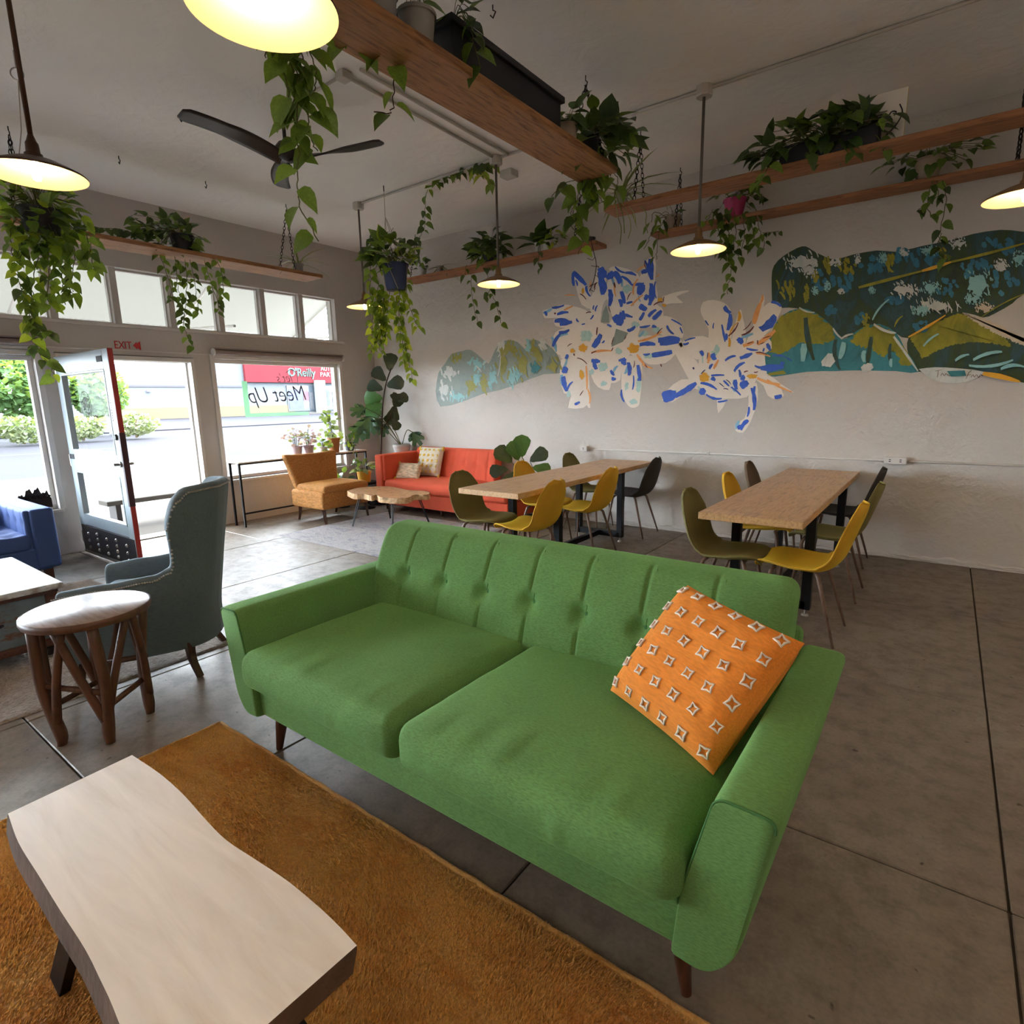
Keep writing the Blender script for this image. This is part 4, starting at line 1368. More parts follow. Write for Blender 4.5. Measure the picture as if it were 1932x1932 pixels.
dm = MB().lathe([(0, .004), (.018, .003), (.022, 0)], n=8).mesh('dot', 'yellow_tuft', True)
for i in range(5):
    for j in range(5):
        a, b = -.72 + i * .36, -.72 + j * .36
        o = link('dot', dm, p1)
        o.matrix_basis = Matrix.Translation((a * .21, -.06 * ((1 - a ** 4) * (1 - b ** 4)) ** .55 - .001, b * .21)) @ Matrix.Rotation(PI / 2, 4, 'X') @ Matrix.Rotation(-a * .5, 4, 'Y') @ Matrix.Rotation(b * .5, 4, 'X')
tm = MB().lathe([(0, .02), (.012, .016), (.016, 0), (.022, -.04), (0, -.045)], n=8).mesh('tassel', 'yellow_tuft', True)
for a in (-1, 1):
    for b in (-1, 1):
        o = link('tassel', tm, p1); o.location = (a * .205, -.01, b * .2 + (.0 if b > 0 else -.005))
p2 = flat_pillow('lumbar_cushion', 'oblong blush and cream woven cushion lying in front of the dotted one', (-5.97, 5.58, .545), .12, .05, (-.5, 0, .12), 'blush_cotton', 1.75)
for a in (-1, 1):
    for b in (-1, 1):
        o = link('tassel', tm, p2); o.location = (a * .205, -.01, b * .115); o.scale = (.8, .8, .8)

# ------------------------------------------------------------------ tan slipper chair
t = thing('slipper_chair', 'tan chenille slipper chair with dark legs in front of the window console', 'armchair', (-6.46, 4.58, 0))
def tb_(p, u):
    k_ = 1 + .22 * (p.z + .2) / .4 * 1.0
    k_ = .86 + .24 * max(0, (p.z + .22) / .44) ** 1.3
    x = p.x - (p.z + .22) * .30
    wing = .05 * (abs(p.y) / .36) ** 2 * max(0, (p.z + .1))
    return V((x + wing, p.y * k_, p.z + .02 * (abs(p.y) / .36) ** 2 * (1 if u.z > 0 else 0)))
obj('backrest', MB().rbox((.12, .74, .44), .04, c=(-6.71, 4.59, .62), deform=tb_, n=(2, 14, 10)), 'tan_chenille', t, smooth=True)
def sl(p, u):
    return V((p.x, p.y, p.z + (.025 * (1 - u.y ** 4) * (1 - u.x ** 4) if u.z > 0 else 0)))
obj('seat', MB().rbox((.68, .74, .22), .035, c=(-6.42, 4.59, .30), deform=sl, n=(8, 8, 3)), 'tan_chenille', t, smooth=True)
obj('seat_cushion', MB().rbox((.60, .70, .09), .04, c=(-6.36, 4.59, .435), deform=sl, n=(8, 8, 2)), 'tan_chenille', t, smooth=True)
for (x, y, dx) in ((-6.13, 4.26, .03), (-6.13, 4.92, .03), (-6.69, 4.30, -.05), (-6.69, 4.88, -.05)):
    z0 = .007 if x > -6.1 else .001
    obj('leg', MB().tube(spline([(x, y, .21), (x + dx * .3, y, .1), (x + dx, y, .007 if x > -6.3 else .001)], 3), [.028, .027, .025, .023, .021, .02, .018], 4), 'dark_wood', t)

# ------------------------------------------------------------------ wood slice table
t = thing('wood_slice_table', 'low table of joined tree slices on black hairpin legs', 'table', (-5.4, 4.66, .007))
pts = [(1095, 1185), (1180, 1160), (1290, 1150), (1420, 1148), (1500, 1160), (1600, 1180), (1690, 1183), (1760, 1195), (1740, 1215), (1640, 1215), (1590, 1240), (1500, 1245), (1420, 1240), (1360, 1235), (1330, 1215), (1290, 1225), (1230, 1210), (1150, 1210)]
pl = [at_z(400 + x / 4.293, 650 + y / 4.293, .42) for x, y in pts]
pl = spline(pl + [pl[0]], 3)[:-1]
m = MB()
n_ = len(pl); cc = V((-5.4, 4.66, .42))
m.mi = 0; m.add([p for p in pl] + [cc.lerp(p, 1.01) - V((0, 0, .065)) for p in pl], [tuple(range(n_ - 1, -1, -1))])
m.f += [(j, (j + 1) % n_, n_ + (j + 1) % n_, n_ + j) for j in range(n_)] + [tuple(range(n_, 2 * n_))]
m.m += [1] * (n_ + 1)
obj('slab', m, ['slice_wood', 'slice_bark'], t)
for (x, y, dx, dy) in ((-5.66, 4.45, -.04, -.1), (-5.06, 4.86, .06, .1), (-5.60, 4.82, -.06, .1), (-5.1, 4.48, .06, -.08)):
    a = V((x - .04, y + .02, .36)); b = V((x + .04, y - .02, .36)); f = V((x + dx, y + dy, .008 + .004))
    obj('hairpin_leg', MB().tube([a, f + V((-.006, 0, .01)), f, f + V((.006, 0, .01)), b], .0055, 6), 'black_metal', t)

# ------------------------------------------------------------------ window console
t = thing('window_console', 'narrow black metal console with a pale top along the shop window', 'console', (-6.98, 4.6, 0))
CX0, CX1, CY0, CY1, CZT = -7.10, -6.86, 3.62, 5.58, .81
obj('tabletop', MB().box(CX0, CX1, CY0, CY1, CZT - .018, CZT), 'slab_pale', t, bevel=.002)
for x in (CX0 + .012, CX1 - .012):
    for y in (CY0 + .012, CY1 - .012):
        obj('leg', MB().box(x - .011, x + .011, y - .011, y + .011, 0, CZT - .018), 'black_metal', t)
obj('frame_rail', MB().box(CX1 - .022, CX1, CY0, CY1, CZT - .036, CZT - .0181).box(CX0, CX0 + .022, CY0, CY1, CZT - .036, CZT - .0181), 'black_metal', t)
obj('stretcher', MB().box(CX1 - .022, CX1 - .002, CY0 + .023, CY1 - .023, .16, .18), 'black_metal', t)
obj('brace', MB().box(CX1 - .02, CX1 - .005, 4.58, 4.60, CZT - .09, CZT - .036), 'black_metal', t)


# ------------------------------------------------------------------ wall mural (paint on the wall: thin layers of colour)
def mural_mat(name, cols, sc=3, stretch=(1, 1, 1), rough=.6):
    m, nt, b = base_mat(name)
    n = tex(nt, 'Noise', sc, 'World', stretch, Detail=7, Roughness=.75, Distortion=.8)
    k_ = len(cols)
    nt.links.new(ramp(nt, n.outputs['Fac'], [(.28 + .44 * i / max(1, k_ - 1), lin(c)) for i, c in enumerate(cols)]), b.inputs['Base Color'])
    b.inputs['Roughness'].default_value = rough
    n2 = tex(nt, 'Noise', 60, 'World', Detail=3)
    bump(nt, b, n2.outputs['Fac'], .25, .004)
mural_mat('mural_dark', ['#2e3d24', '#28362a', '#364a22', '#2a463e', '#2e525a', '#2a3a2c', '#45551f'], 3.0, (1, 1, .45))
mural_mat('mural_olive', ['#62671f', '#84821f', '#9a9324', '#6f7524'], 5, (1, 1, .6))
mural_mat('mural_teal', ['#276069', '#2f7883', '#3b8791', '#2d6b74'], 4, (1, 1, .5))
mural_mat('mural_blue', ['#2b5d76', '#2f7390', '#4a8fa3'], 6, (1, 1, .5))
mural_mat('mural_pale', ['#a9b5b0', '#c9cdc8', '#d8d6cd'], 9, (1, 1, .5))
mural_mat('mural_sand', ['#c2b49c', '#d2c6b1'], 8)
mural_mat('mural_white', ['#e6dcd0', '#efe8de'], 6)
mural_mat('mural_royal', ['#2647b0', '#3564d0', '#2c55c0'], 9)
mural_mat('mural_sky', ['#5f9fd0', '#8cc0dc', '#79b3cf'], 8)
mural_mat('mural_mint', ['#9bc5bf', '#b6d6cf', '#8fbfc4'], 7)
mural_mat('mural_gold', ['#d99b1e', '#e6b136'], 8)
mural_mat('mural_peach', ['#e08d45', '#efab68', '#e9a04f'], 8)
mural_mat('mural_maroon', ['#4a1c22', '#6b2c2a', '#3c2430'], 9)
mural_mat('mural_ink', ['#2a2f5c', '#33407c'], 9)
mural_mat('mural_grey', ['#7b8884', '#8f9d96', '#76908e'], 6)
mural_mat('mural_moss', ['#83853d', '#9a9948', '#77814a'], 7)
mural_mat('mural_aqua', ['#6fa9b0', '#8fc3c6', '#7db4b0'], 6)
MM = ['mural_dark', 'mural_olive', 'mural_teal', 'mural_blue', 'mural_pale', 'mural_sand', 'mural_white', 'mural_royal', 'mural_sky', 'mural_mint', 'mural_gold', 'mural_peach', 'mural_maroon', 'mural_ink', 'mural_grey', 'mural_moss', 'mural_aqua']
MI = {q[6:]: i for i, q in enumerate(MM)}
class Paint:
    def __init__(s, crop):
        s.c = crop; s.mb = MB(); s.q = []
        s.rnd = random.Random(11)
    def pt(s, x, y):
        return 0
    def W(s, x, y):
        return at_y(s.c[0] + x / s.c[2], s.c[1] + y / s.c[2], WY)
    def poly(s, pts, col, lay, smooth=0, jag=0):
        P = [s.W(x, y) for x, y in pts]
        if smooth: P = spline(P + [P[0]], smooth)[:-1]
        if jag:
            o = []
            for i, p in enumerate(P):
                q = P[(i + 1) % len(P)]
                k_ = max(1, int((q - p).length / (jag * 1.2)))
                for j in range(k_):
                    w = p.lerp(q, j / k_)
                    o.append(w + V((s.rnd.uniform(-jag, jag), 0, s.rnd.uniform(-jag, jag))))
            P = o
        F = [V((p.x, 0, p.z)) for p in P]
        ar = sum(a.x * b.z - b.x * a.z for a, b in zip(F, F[1:] + F[:1]))
        if ar < 0: F = F[::-1]
        s.q.append((lay, len(s.q), F, MI[col]))      # counter-clockwise in x, z: faces the room
    def st(s, x0, y0, x1, y1, w, col, lay=6, bend=.12):
        a, b = V((x0, y0)), V((x1, y1))
        d = b - a
        n_ = V((-d.y, d.x)).normalized()
        k_ = s.rnd.uniform(-bend, bend) * d.length
        L, R = [], []
        for i in range(7):
            t = i / 6
            c_ = a.lerp(b, t) + n_ * k_ * 4 * t * (1 - t)
            h = w / 2 * (.45 + .55 * math.sin(PI * min(1, t * .8 + .15))) * s.rnd.uniform(.8, 1.15)
            L.append(tuple(c_ + n_ * h)); R.append(tuple(c_ - n_ * h))
        s.poly(L + R[::-1], col, lay)
    def blob(s, x, y, rx, ry, col, lay, jag=.012, ang=0):
        P = []
        for i in range(18):
            t = i / 18 * 2 * PI
            k_ = s.rnd.uniform(.75, 1.15)
            u, w = rx * k_ * math.cos(t), ry * k_ * math.sin(t)
            P.append((x + u * math.cos(ang) - w * math.sin(ang), y + u * math.sin(ang) + w * math.cos(ang)))
        s.poly(P, col, lay, 0, jag)
    def dab(s, x, y, rx, ry, col, lay, n_=16, w=14, ang=None, ln=.8):
        for i in range(n_):
            t = s.rnd.random() * 6.28; r = math.sqrt(s.rnd.random())
            px, py = x + rx * r * math.cos(t), y + ry * r * math.sin(t)
            a = (ang if ang is not None else 1.2) + s.rnd.uniform(-.5, .5)
            L = s.rnd.uniform(.4, 1) * ln * max(rx, ry)
            s.st(px - L / 2 * math.cos(a), py - L / 2 * math.sin(a), px + L / 2 * math.cos(a), py + L / 2 * math.sin(a), w * s.rnd.uniform(.6, 1.4), col, lay)
    def build(s, name, parent):
        for i, (lay, k_, F, mi) in enumerate(sorted(s.q, key=lambda e: (e[0], e[1]))):
            s.mb.mi = mi
            s.mb.add([V((p.x, WY - .0010 - i * 3e-5, p.z)) for p in F], [tuple(range(len(F)))])
        return obj(name, s.mb, MM, parent)
mur = thing('wall_mural', 'painted mural of white lilies and large green leaves across the plaster wall', 'mural', (-2.0, WY - .002, 1.4))
# big leaves, right side of the wall
g = Paint((1432, 400, 3.864))
g.poly([(95, 650), (92, 480), (110, 390), (180, 320), (280, 262), (340, 250), (390, 280), (480, 325), (560, 345), (680, 312), (860, 280), (1000, 290), (1180, 250), (1420, 200), (1560, 160), (1760, 130), (1932, 145), (2250, 190), (2600, 270), (2860, 400), (2600, 460), (2250, 480), (1930, 600), (1850, 665), (1720, 740), (1630, 770), (1500, 735), (1300, 805), (1090, 920), (1000, 885), (900, 835), (680, 895), (600, 925), (540, 845), (300, 705), (160, 700)], 'dark', 0, 2)
g.poly([(1090, 920), (1300, 800), (1450, 735), (1560, 760), (1700, 820), (1850, 900), (1932, 960), (2200, 1040), (2500, 1150), (2720, 1270), (2200, 1290), (1932, 1245), (1640, 1185), (1500, 1145), (1165, 1165), (1080, 1000)], 'dark', 1, 2)
g.poly([(1100, 915), (1300, 800), (1450, 738), (1560, 762), (1690, 830), (1800, 920), (1840, 985), (1700, 955), (1560, 950), (1420, 965), (1300, 1010), (1190, 1070), (1150, 1000)], 'olive', 2, 1, .006)
g.poly([(1480, 735), (1700, 800), (1850, 880), (1932, 945), (2150, 1010), (1920, 970), (1760, 900), (1620, 830)], 'sand', 3, 2, .008)
g.poly([(60, 1190), (40, 1000), (90, 880), (160, 760), (300, 700), (420, 740), (540, 840), (600, 930), (680, 890), (760, 840), (880, 815), (1000, 880), (1060, 990), (1165, 1165), (1000, 1160), (700, 1155), (560, 1160), (350, 1165), (120, 1200)], 'teal', 2, 2)
g.poly([(70, 1020), (90, 880), (160, 760), (300, 705), (420, 745), (540, 845), (560, 930), (470, 960), (380, 960), (300, 950), (210, 1010), (150, 1040)], 'olive', 3, 1, .012)
g.poly([(670, 940), (700, 890), (770, 845), (880, 830), (990, 890), (1060, 1000), (1120, 1110), (1040, 1120), (980, 1000), (900, 1060), (820, 1000), (740, 985)], 'olive', 3, 1, .012)
g.poly([(60, 1195), (200, 1180), (180, 1155), (70, 1175)], 'olive', 4)
for q in ((340, 770, 400, 1080, 40), (560, 930, 590, 1150, 34), (820, 910, 790, 1130, 36), (960, 960, 960, 1100, 26)): g.st(*q, 'dark', 4)
for q in ((330, 960, 320, 1090, 46), (620, 950, 590, 1070, 40), (770, 1010, 770, 1095, 34), (965, 1070, 965, 1130, 26), (480, 1060, 540, 1110, 110)): g.st(*q, 'aqua' if q[4] != 110 else 'pale', 5)
g.st(750, 1150, 830, 1120, 60, 'pale', 5)
g.st(545, 850, 610, 925, 16, 'pale', 6); g.st(610, 920, 690, 890, 16, 'pale', 6); g.st(840, 820, 1000, 885, 22, 'pale', 6); g.st(985, 910, 1160, 1160, 20, 'pale', 6); g.st(300, 700, 410, 735, 14, 'pale', 6)
for (x, y, rx, ry, col) in ((320, 365, 150, 70, 'pale'), (370, 420, 60, 60, 'pale'), (560, 370, 45, 30, 'pale'), (720, 345, 25, 35, 'pale'), (900, 340, 35, 45, 'aqua'), (410, 575, 28, 32, 'aqua'), (500, 545, 24, 36, 'aqua'), (600, 580, 25, 20, 'pale'), (825, 570, 26, 30, 'aqua'),
                            (1450, 230, 60, 50, 'pale'), (1240, 280, 60, 45, 'aqua'), (1060, 300, 40, 25, 'pale'), (1060, 570, 100, 60, 'pale'), (1250, 560, 80, 50, 'aqua'), (1280, 690, 170, 50, 'pale'), (1180, 720, 70, 40, 'aqua'), (1600, 530, 110, 120, 'aqua'), (1760, 400, 60, 50, 'pale'), (1900, 350, 60, 60, 'aqua'), (1640, 700, 70, 40, 'sand'), (1560, 640, 60, 40, 'aqua')):
    g.blob(x, y, rx * .62, ry * .62, col, 5, .016)
    g.dab(x, y, rx * 1.05, ry * 1.05, col, 5, 40, 8, None, .35)
for (x, y, rx, ry) in ((440, 500, 60, 70), (600, 510, 90, 50), (830, 400, 90, 60), (1120, 340, 130, 50), (1300, 340, 60, 40), (1520, 400, 60, 60), (1640, 380, 60, 40), (1800, 520, 90, 90), (1380, 560, 70, 60), (1000, 640, 60, 25), (520, 720, 40, 30), (740, 800, 30, 50), (1180, 830, 50, 40), (1750, 250, 100, 40)):
    g.dab(x, y, rx * 1.1, ry * 1.1, 'blue', 4, 12, 34)
for (x, y, rx, ry) in ((200, 560, 70, 90), (410, 470, 22, 40), (500, 380, 25, 60), (640, 400, 70, 50), (960, 370, 30, 70), (1340, 300, 30, 50), (780, 790, 26, 50), (350, 590, 14, 60)):
    g.dab(x, y, rx, ry * 1.1, 'olive', 4, 16, 16)
g.st(730, 555, 1190, 435, 22, 'olive', 6, .01); g.st(1190, 435, 1400, 370, 24, 'gold', 6, .01); g.st(1400, 370, 1932, 235, 20, 'olive', 6, .01); g.st(1932, 235, 2200, 180, 16, 'olive', 6, .01)
g.st(830, 790, 950, 640, 14, 'aqua', 6); g.st(1050, 760, 990, 840, 14, 'olive', 6); g.st(1090, 915, 1360, 755, 18, 'gold', 6, .03)
g.st(1620, 770, 1932, 600, 10, 'olive', 6, .05)
for q in ((1430, 1085, 1530, 1040, 22), (1560, 1080, 1770, 1020, 26), (1530, 1120, 1850, 1080, 24), (1760, 1145, 1932, 1130, 26), (1200, 980, 1310, 890, 16)): g.st(*q, 'aqua', 6)
g.poly([(1165, 1145), (1280, 1132), (1450, 1140), (1640, 1165), (1560, 1222), (1450, 1247), (1330, 1240), (1230, 1200)], 'pale', 4, 2)
g.poly([(1640, 1165), (1760, 1180), (1890, 1225), (1890, 1243), (1760, 1220), (1630, 1190)], 'gold', 5, 2)
g.poly([(1370, 1160), (1500, 1155), (1510, 1195), (1400, 1200)], 'teal', 5, 1)
g.build('leaf_painting', mur)
# signature scribble
sg = MB()
def scr(pts):
    P = [g.W(x, y) for x, y in pts]
    sg.tube([V((p.x, WY - .0085, p.z)) for p in spline(P, 3)], .0035, 4)
scr([(1285, 1160), (1330, 1150)]); scr([(1308, 1155), (1300, 1205)]); scr([(1325, 1195), (1335, 1175), (1350, 1195)]); scr([(1355, 1195), (1360, 1178), (1378, 1190), (1395, 1195)])
scr([(1510, 1215), (1530, 1170), (1550, 1155)]); scr([(1515, 1190), (1545, 1185)]); scr([(1545, 1205), (1560, 1185), (1570, 1205), (1585, 1185), (1600, 1205), (1615, 1185), (1630, 1195)])
stuff(obj('signature', sg, 'mural_maroon', mur))
# left leaf cluster
g = Paint((800, 430, 3.864))
g.poly([(85, 1190), (105, 1060), (160, 980), (200, 920), (280, 897), (345, 890), (420, 950), (470, 990), (500, 930), (530, 870), (590, 822), (680, 830), (750, 900), (760, 860), (790, 812), (850, 830), (900, 850), (945, 890), (980, 940), (1010, 1055), (880, 1065), (700, 1130), (560, 1180), (420, 1212), (300, 1260), (120, 1303)], 'grey', 0, 2)
for (x, y, rx, ry, col, an) in ((240, 945, 60, 30, 'moss', 0), (390, 990, 70, 45, 'aqua', .6), (190, 1060, 80, 40, 'pale', 0), (150, 1180, 60, 70, 'pale', 0), (250, 1230, 70, 35, 'aqua', 0), (350, 1150, 60, 70, 'moss', .2), (300, 1040, 60, 40, 'grey', 0), (380, 1100, 40, 60, 'aqua', 0), (440, 1130, 30, 70, 'moss', 0),
                                (560, 880, 36, 60, 'pale', .4), (640, 880, 90, 40, 'moss', .4), (580, 1000, 50, 110, 'moss', .2), (500, 1090, 40, 80, 'aqua', .1), (640, 1100, 40, 70, 'aqua', 0), (720, 1000, 60, 110, 'moss', 0), (690, 1080, 30, 50, 'aqua', 0), (790, 870, 28, 70, 'moss', -.4), (840, 930, 40, 90, 'moss', -.5), (870, 860, 20, 60, 'pale', -.8), (820, 1020, 60, 40, 'teal', 0), (950, 1010, 50, 60, 'moss', 0), (760, 870, 20, 50, 'aqua', .3), (900, 960, 30, 60, 'grey', 0)):
    g.blob(x, y, rx * .6, ry * .6, col, 2, .009, an)
    g.dab(x, y, rx, ry, col, 2, 12, 12, 1.3 + an)
for q in ((430, 1000, 470, 960, 10), (380, 1005, 420, 1050, 10), (560, 930, 540, 1080, 8)): g.st(*q, 'pale', 4)
g.build('left_leaf_painting', mur)
# lilies
g = Paint((800, 430, 3.864))
for P in ([(1085, 320), (1110, 440), (1150, 560), (1230, 590), (1230, 520), (1170, 400)],
          [(865, 605), (1000, 560), (1090, 570), (1180, 600), (1230, 660), (1150, 680), (960, 655), (880, 658)],
          [(945, 665), (1100, 640), (1220, 700), (1200, 770), (1060, 735), (960, 715)],
          [(935, 820), (960, 760), (1030, 730), (1150, 735), (1220, 790), (1200, 890), (1100, 930), (980, 925), (940, 870)],
          [(1255, 330), (1285, 280), (1325, 320), (1318, 470), (1305, 560), (1280, 640), (1225, 640), (1210, 560), (1240, 430)],
          [(1305, 560), (1330, 420), (1365, 330), (1390, 300), (1440, 400), (1450, 560), (1400, 640), (1370, 640), (1335, 520)],
          [(1345, 300), (1400, 278), (1560, 335), (1570, 440), (1500, 590), (1440, 620), (1425, 400)],
          [(1550, 400), (1595, 310), (1620, 240), (1665, 212), (1692, 260), (1685, 380), (1705, 480), (1690, 580), (1620, 640), (1530, 620)],
          [(1500, 570), (1700, 560), (1745, 620), (1730, 700), (1600, 730), (1480, 700)],
          [(1700, 660), (1760, 640), (1840, 670), (1885, 730), (1885, 800), (1800, 800), (1700, 760)],
          [(1150, 640), (1290, 600), (1285, 680), (1350, 700), (1400, 620), (1540, 600), (1580, 700), (1560, 780), (1540, 880), (1450, 985), (1430, 1110), (1350, 1130), (1290, 1100), (1230, 1060), (1150, 1000), (1000, 950), (1000, 860), (1100, 760)],
          [(1470, 830), (1560, 790), (1720, 785), (1850, 795), (1885, 860), (1830, 925), (1760, 985), (1640, 995), (1580, 955), (1490, 910)],
          [(1000, 960), (1110, 920), (1190, 960), (1205, 1100), (1212, 1312), (1185, 1290), (1160, 1312), (1050, 1312), (1075, 1220), (1020, 1205), (990, 1080)],
          [(1430, 950), (1560, 930), (1592, 1050), (1575, 1250), (1560, 1300), (1510, 1310), (1470, 1270), (1440, 1180), (1440, 1060)],
          [(1210, 940), (1400, 980), (1425, 1100), (1365, 1130), (1350, 1182), (1270, 1162), (1220, 1080)],
          [(1740, 500), (1830, 470), (1915, 455), (1930, 465), (1840, 500), (1890, 545), (1800, 550), (1745, 560)]):
    g.poly(P, 'white', 4, 2)
g.poly([(1305, 610), (1330, 560), (1350, 640), (1350, 690), (1290, 690)], 'grey', 5)
g.poly([(1400, 735), (1490, 765), (1450, 830), (1365, 868), (1385, 800)], 'grey', 5)
h = Paint((1000, 470, 6.0375)); h.q = g.q
for q in ((490, 260, 640, 410, 44), (490, 280, 500, 420, 30), (640, 420, 690, 540, 24), (520, 350, 540, 420, 16), (800, 210, 850, 330, 70), (790, 260, 830, 520, 62), (870, 330, 950, 260, 60), (950, 260, 1030, 390, 60), (860, 380, 850, 500, 22), (910, 460, 905, 650, 46), (970, 200, 1090, 270, 20), (1090, 270, 1210, 300, 28), (1040, 310, 1160, 410, 26), (1160, 410, 1300, 390, 26), (1380, 110, 1390, 350, 56), (1310, 130, 1330, 250, 18), (1270, 270, 1340, 250, 40), (1430, 370, 1440, 560, 18), (1290, 400, 1240, 520, 64), (1380, 390, 1360, 640, 52), (1340, 520, 1310, 580, 40), (1250, 640, 1330, 690, 50), (1040, 480, 1080, 620, 36), (1020, 570, 1040, 660, 34), (1100, 620, 1170, 600, 22),
           (250, 670, 390, 640, 22), (170, 710, 190, 760, 24), (310, 745, 440, 720, 26), (280, 820, 470, 840, 40), (340, 860, 480, 830, 40), (530, 790, 555, 830, 18), (720, 690, 730, 640, 14), (745, 710, 770, 640, 14), (690, 800, 725, 750, 16), (260, 1110, 350, 960, 30), (330, 950, 450, 920, 30), (960, 760, 1040, 860, 70), (1010, 870, 1050, 720, 60), (1060, 740, 1170, 775, 26), (1060, 700, 1080, 800, 30), (880, 860, 930, 885, 20), (1110, 930, 1200, 880, 34), (1250, 810, 1300, 720, 30), (1350, 770, 1440, 690, 30), (1400, 800, 1500, 700, 40), (1250, 890, 1370, 870, 20), (1390, 880, 1440, 890, 26),
           (1560, 870, 1640, 970, 24), (1610, 800, 1730, 870, 16), (1710, 890, 1740, 960, 16), (720, 1120, 810, 970, 50), (820, 1070, 850, 1040, 14), (1250, 1090, 1430, 1085, 40), (1460, 1040, 1710, 1030, 60), (1480, 1080, 1700, 1060, 40), (1390, 1210, 1620, 1170, 54), (1290, 1200, 1370, 1190, 20), (700, 1270, 800, 1280, 40), (730, 1290, 760, 1370, 40), (410, 1250, 430, 1200, 30), (370, 1370, 430, 1390, 60), (380, 1450, 420, 1620, 44), (430, 1600, 490, 1510, 18), (920, 1380, 960, 1440, 26), (930, 1470, 980, 1480, 34), (1010, 1270, 1100, 1260, 26), (1060, 1240, 1090, 1320, 46), (1120, 1290, 1130, 1440, 40), (1230, 1320, 1260, 1500, 34), (1180, 1440, 1170, 1600, 16), (1230, 1500, 1260, 1430, 20), (1045, 1600, 1075, 1740, 18), (510, 1770, 570, 1740, 26), (590, 860, 630, 850, 12)):
    h.st(q[0], q[1], q[2], q[3], q[4] * 1.3, 'royal', 7)
for q in ((800, 330, 830, 400, 30), (930, 320, 960, 420, 30), (1030, 330, 1050, 430, 34), (150, 730, 250, 680, 36), (250, 1000, 300, 1170, 40), (430, 960, 300, 1010, 40), (360, 1430, 380, 1560, 44), (420, 1250, 380, 1350, 30), (1360, 620, 1380, 520, 26), (1300, 930, 1240, 1000, 30), (1480, 1010, 1700, 1000, 20), (1240, 520, 1260, 600, 20), (1120, 1330, 1080, 1420, 40), (1000, 1330, 950, 1400, 30)):
    h.st(*q, 'sky', 6)
for (x, y, rx, ry) in ((640, 990, 70, 70), (830, 1340, 60, 50), (700, 1400, 30, 30), (1110, 450, 60, 50), (1200, 860, 50, 40), (1100, 1560, 24, 50), (1240, 1540, 30, 110), (1180, 1740, 50, 30), (840, 1530, 40, 26), (1350, 1220, 60, 30), (440, 1650, 26, 40), (1300, 960, 60, 30), (1440, 920, 40, 40), (1010, 1160, 40, 40)):
    h.blob(x, y, rx, ry, 'mint', 5, .006)
for q in ((390, 695, 490, 650, 22), (400, 530, 520, 530, 16), (1180, 520, 1230, 340, 24), (1150, 650, 1290, 520, 20), (1220, 260, 1320, 190, 20), (700, 1180, 930, 1160, 26), (1230, 1050, 1500, 940, 30), (1220, 1200, 1340, 1350, 26), (1280, 1310, 1400, 1360, 22), (690, 360, 690, 440, 16), (960, 400, 980, 540, 18), (1440, 320, 1480, 290, 14), (640, 1330, 650, 1600, 20), (660, 1600, 680, 1760, 22)):
    h.st(*q, 'peach', 7)
for (x, y, rx, ry) in ((605, 1125, 48, 48), (1180, 1130, 70, 55), (485, 1160, 30, 25), (590, 1430, 28, 60), (605, 480, 16, 40), (1530, 640, 24, 20), (1480, 580, 30, 30)):
    h.blob(x, y, rx, ry, 'gold', 7, .004)
for q in ((570, 510, 640, 575, 12), (760, 380, 740, 460, 18), (960, 380, 975, 440, 18), (1310, 140, 1325, 230, 10), (640, 730, 700, 720, 12), (770, 890, 760, 980, 16), (540, 1240, 650, 1310, 14), (700, 1190, 760, 1160, 12), (930, 1160, 950, 1120, 12), (1450, 970, 1510, 900, 14), (1180, 1350, 1190, 1270, 10), (1410, 640, 1520, 600, 16), (1520, 600, 1530, 540, 10), (500, 1190, 510, 1215, 16), (570, 1670, 610, 1610, 10), (1110, 580, 1160, 490, 12), (900, 650, 920, 720, 10), (430, 1110, 480, 1075, 10), (930, 1090, 955, 1000, 10), (1075, 1030, 1095, 980, 10), (1490, 1310, 1500, 1340, 16), (280, 740, 295, 725, 22), (1310, 1310, 1340, 1350, 10)):
    h.st(*q, 'maroon', 8)
g.build('lily_painting', mur)
g = Paint((1200, 430, 3.864))
for P in ([(470, 590), (490, 540), (560, 525), (640, 545), (690, 600), (700, 720), (680, 900), (600, 960), (530, 900), (530, 740), (480, 640)],
          [(900, 610), (960, 550), (1030, 538), (1062, 580), (1030, 660), (960, 760), (880, 830), (800, 860), (830, 770), (870, 690)],
          [(680, 900), (880, 830), (1000, 905), (1100, 930), (1142, 965), (1090, 1035), (960, 1062), (800, 1050), (690, 980)],
          [(430, 860), (560, 810), (700, 880), (800, 1000), (880, 1050), (860, 1150), (805, 1235), (680, 1245), (580, 1240), (470, 1190), (440, 1100), (460, 960)],
          [(265, 880), (330, 870), (440, 970), (490, 1080), (450, 1180), (400, 1130), (330, 1000)],
          [(190, 1255), (230, 1180), (330, 1105), (440, 1115), (440, 1165), (330, 1225), (265, 1270)],
          [(815, 1150), (880, 1130), (888, 1250), (850, 1380), (820, 1440), (780, 1492), (730, 1482), (722, 1430), (790, 1390), (820, 1280)],
          [(870, 1065), (960, 1065), (1060, 1140), (1155, 1202), (1060, 1172), (1078, 1220), (1030, 1252), (960, 1222), (930, 1150), (880, 1110)],
          [(590, 1255), (660, 1255), (600, 1350)], [(850, 720), (895, 560), (922, 488), (937, 530), (905, 690)], [(680, 880), (740, 640), (765, 595), (775, 640), (800, 760), (790, 880), (720, 920)],
          [(310, 845), (420, 792), (540, 805), (540, 920), (440, 960), (345, 890)], [(860, 800), (960, 790), (990, 880), (900, 920), (850, 870)]):
    g.poly(P, 'white', 4, 2)
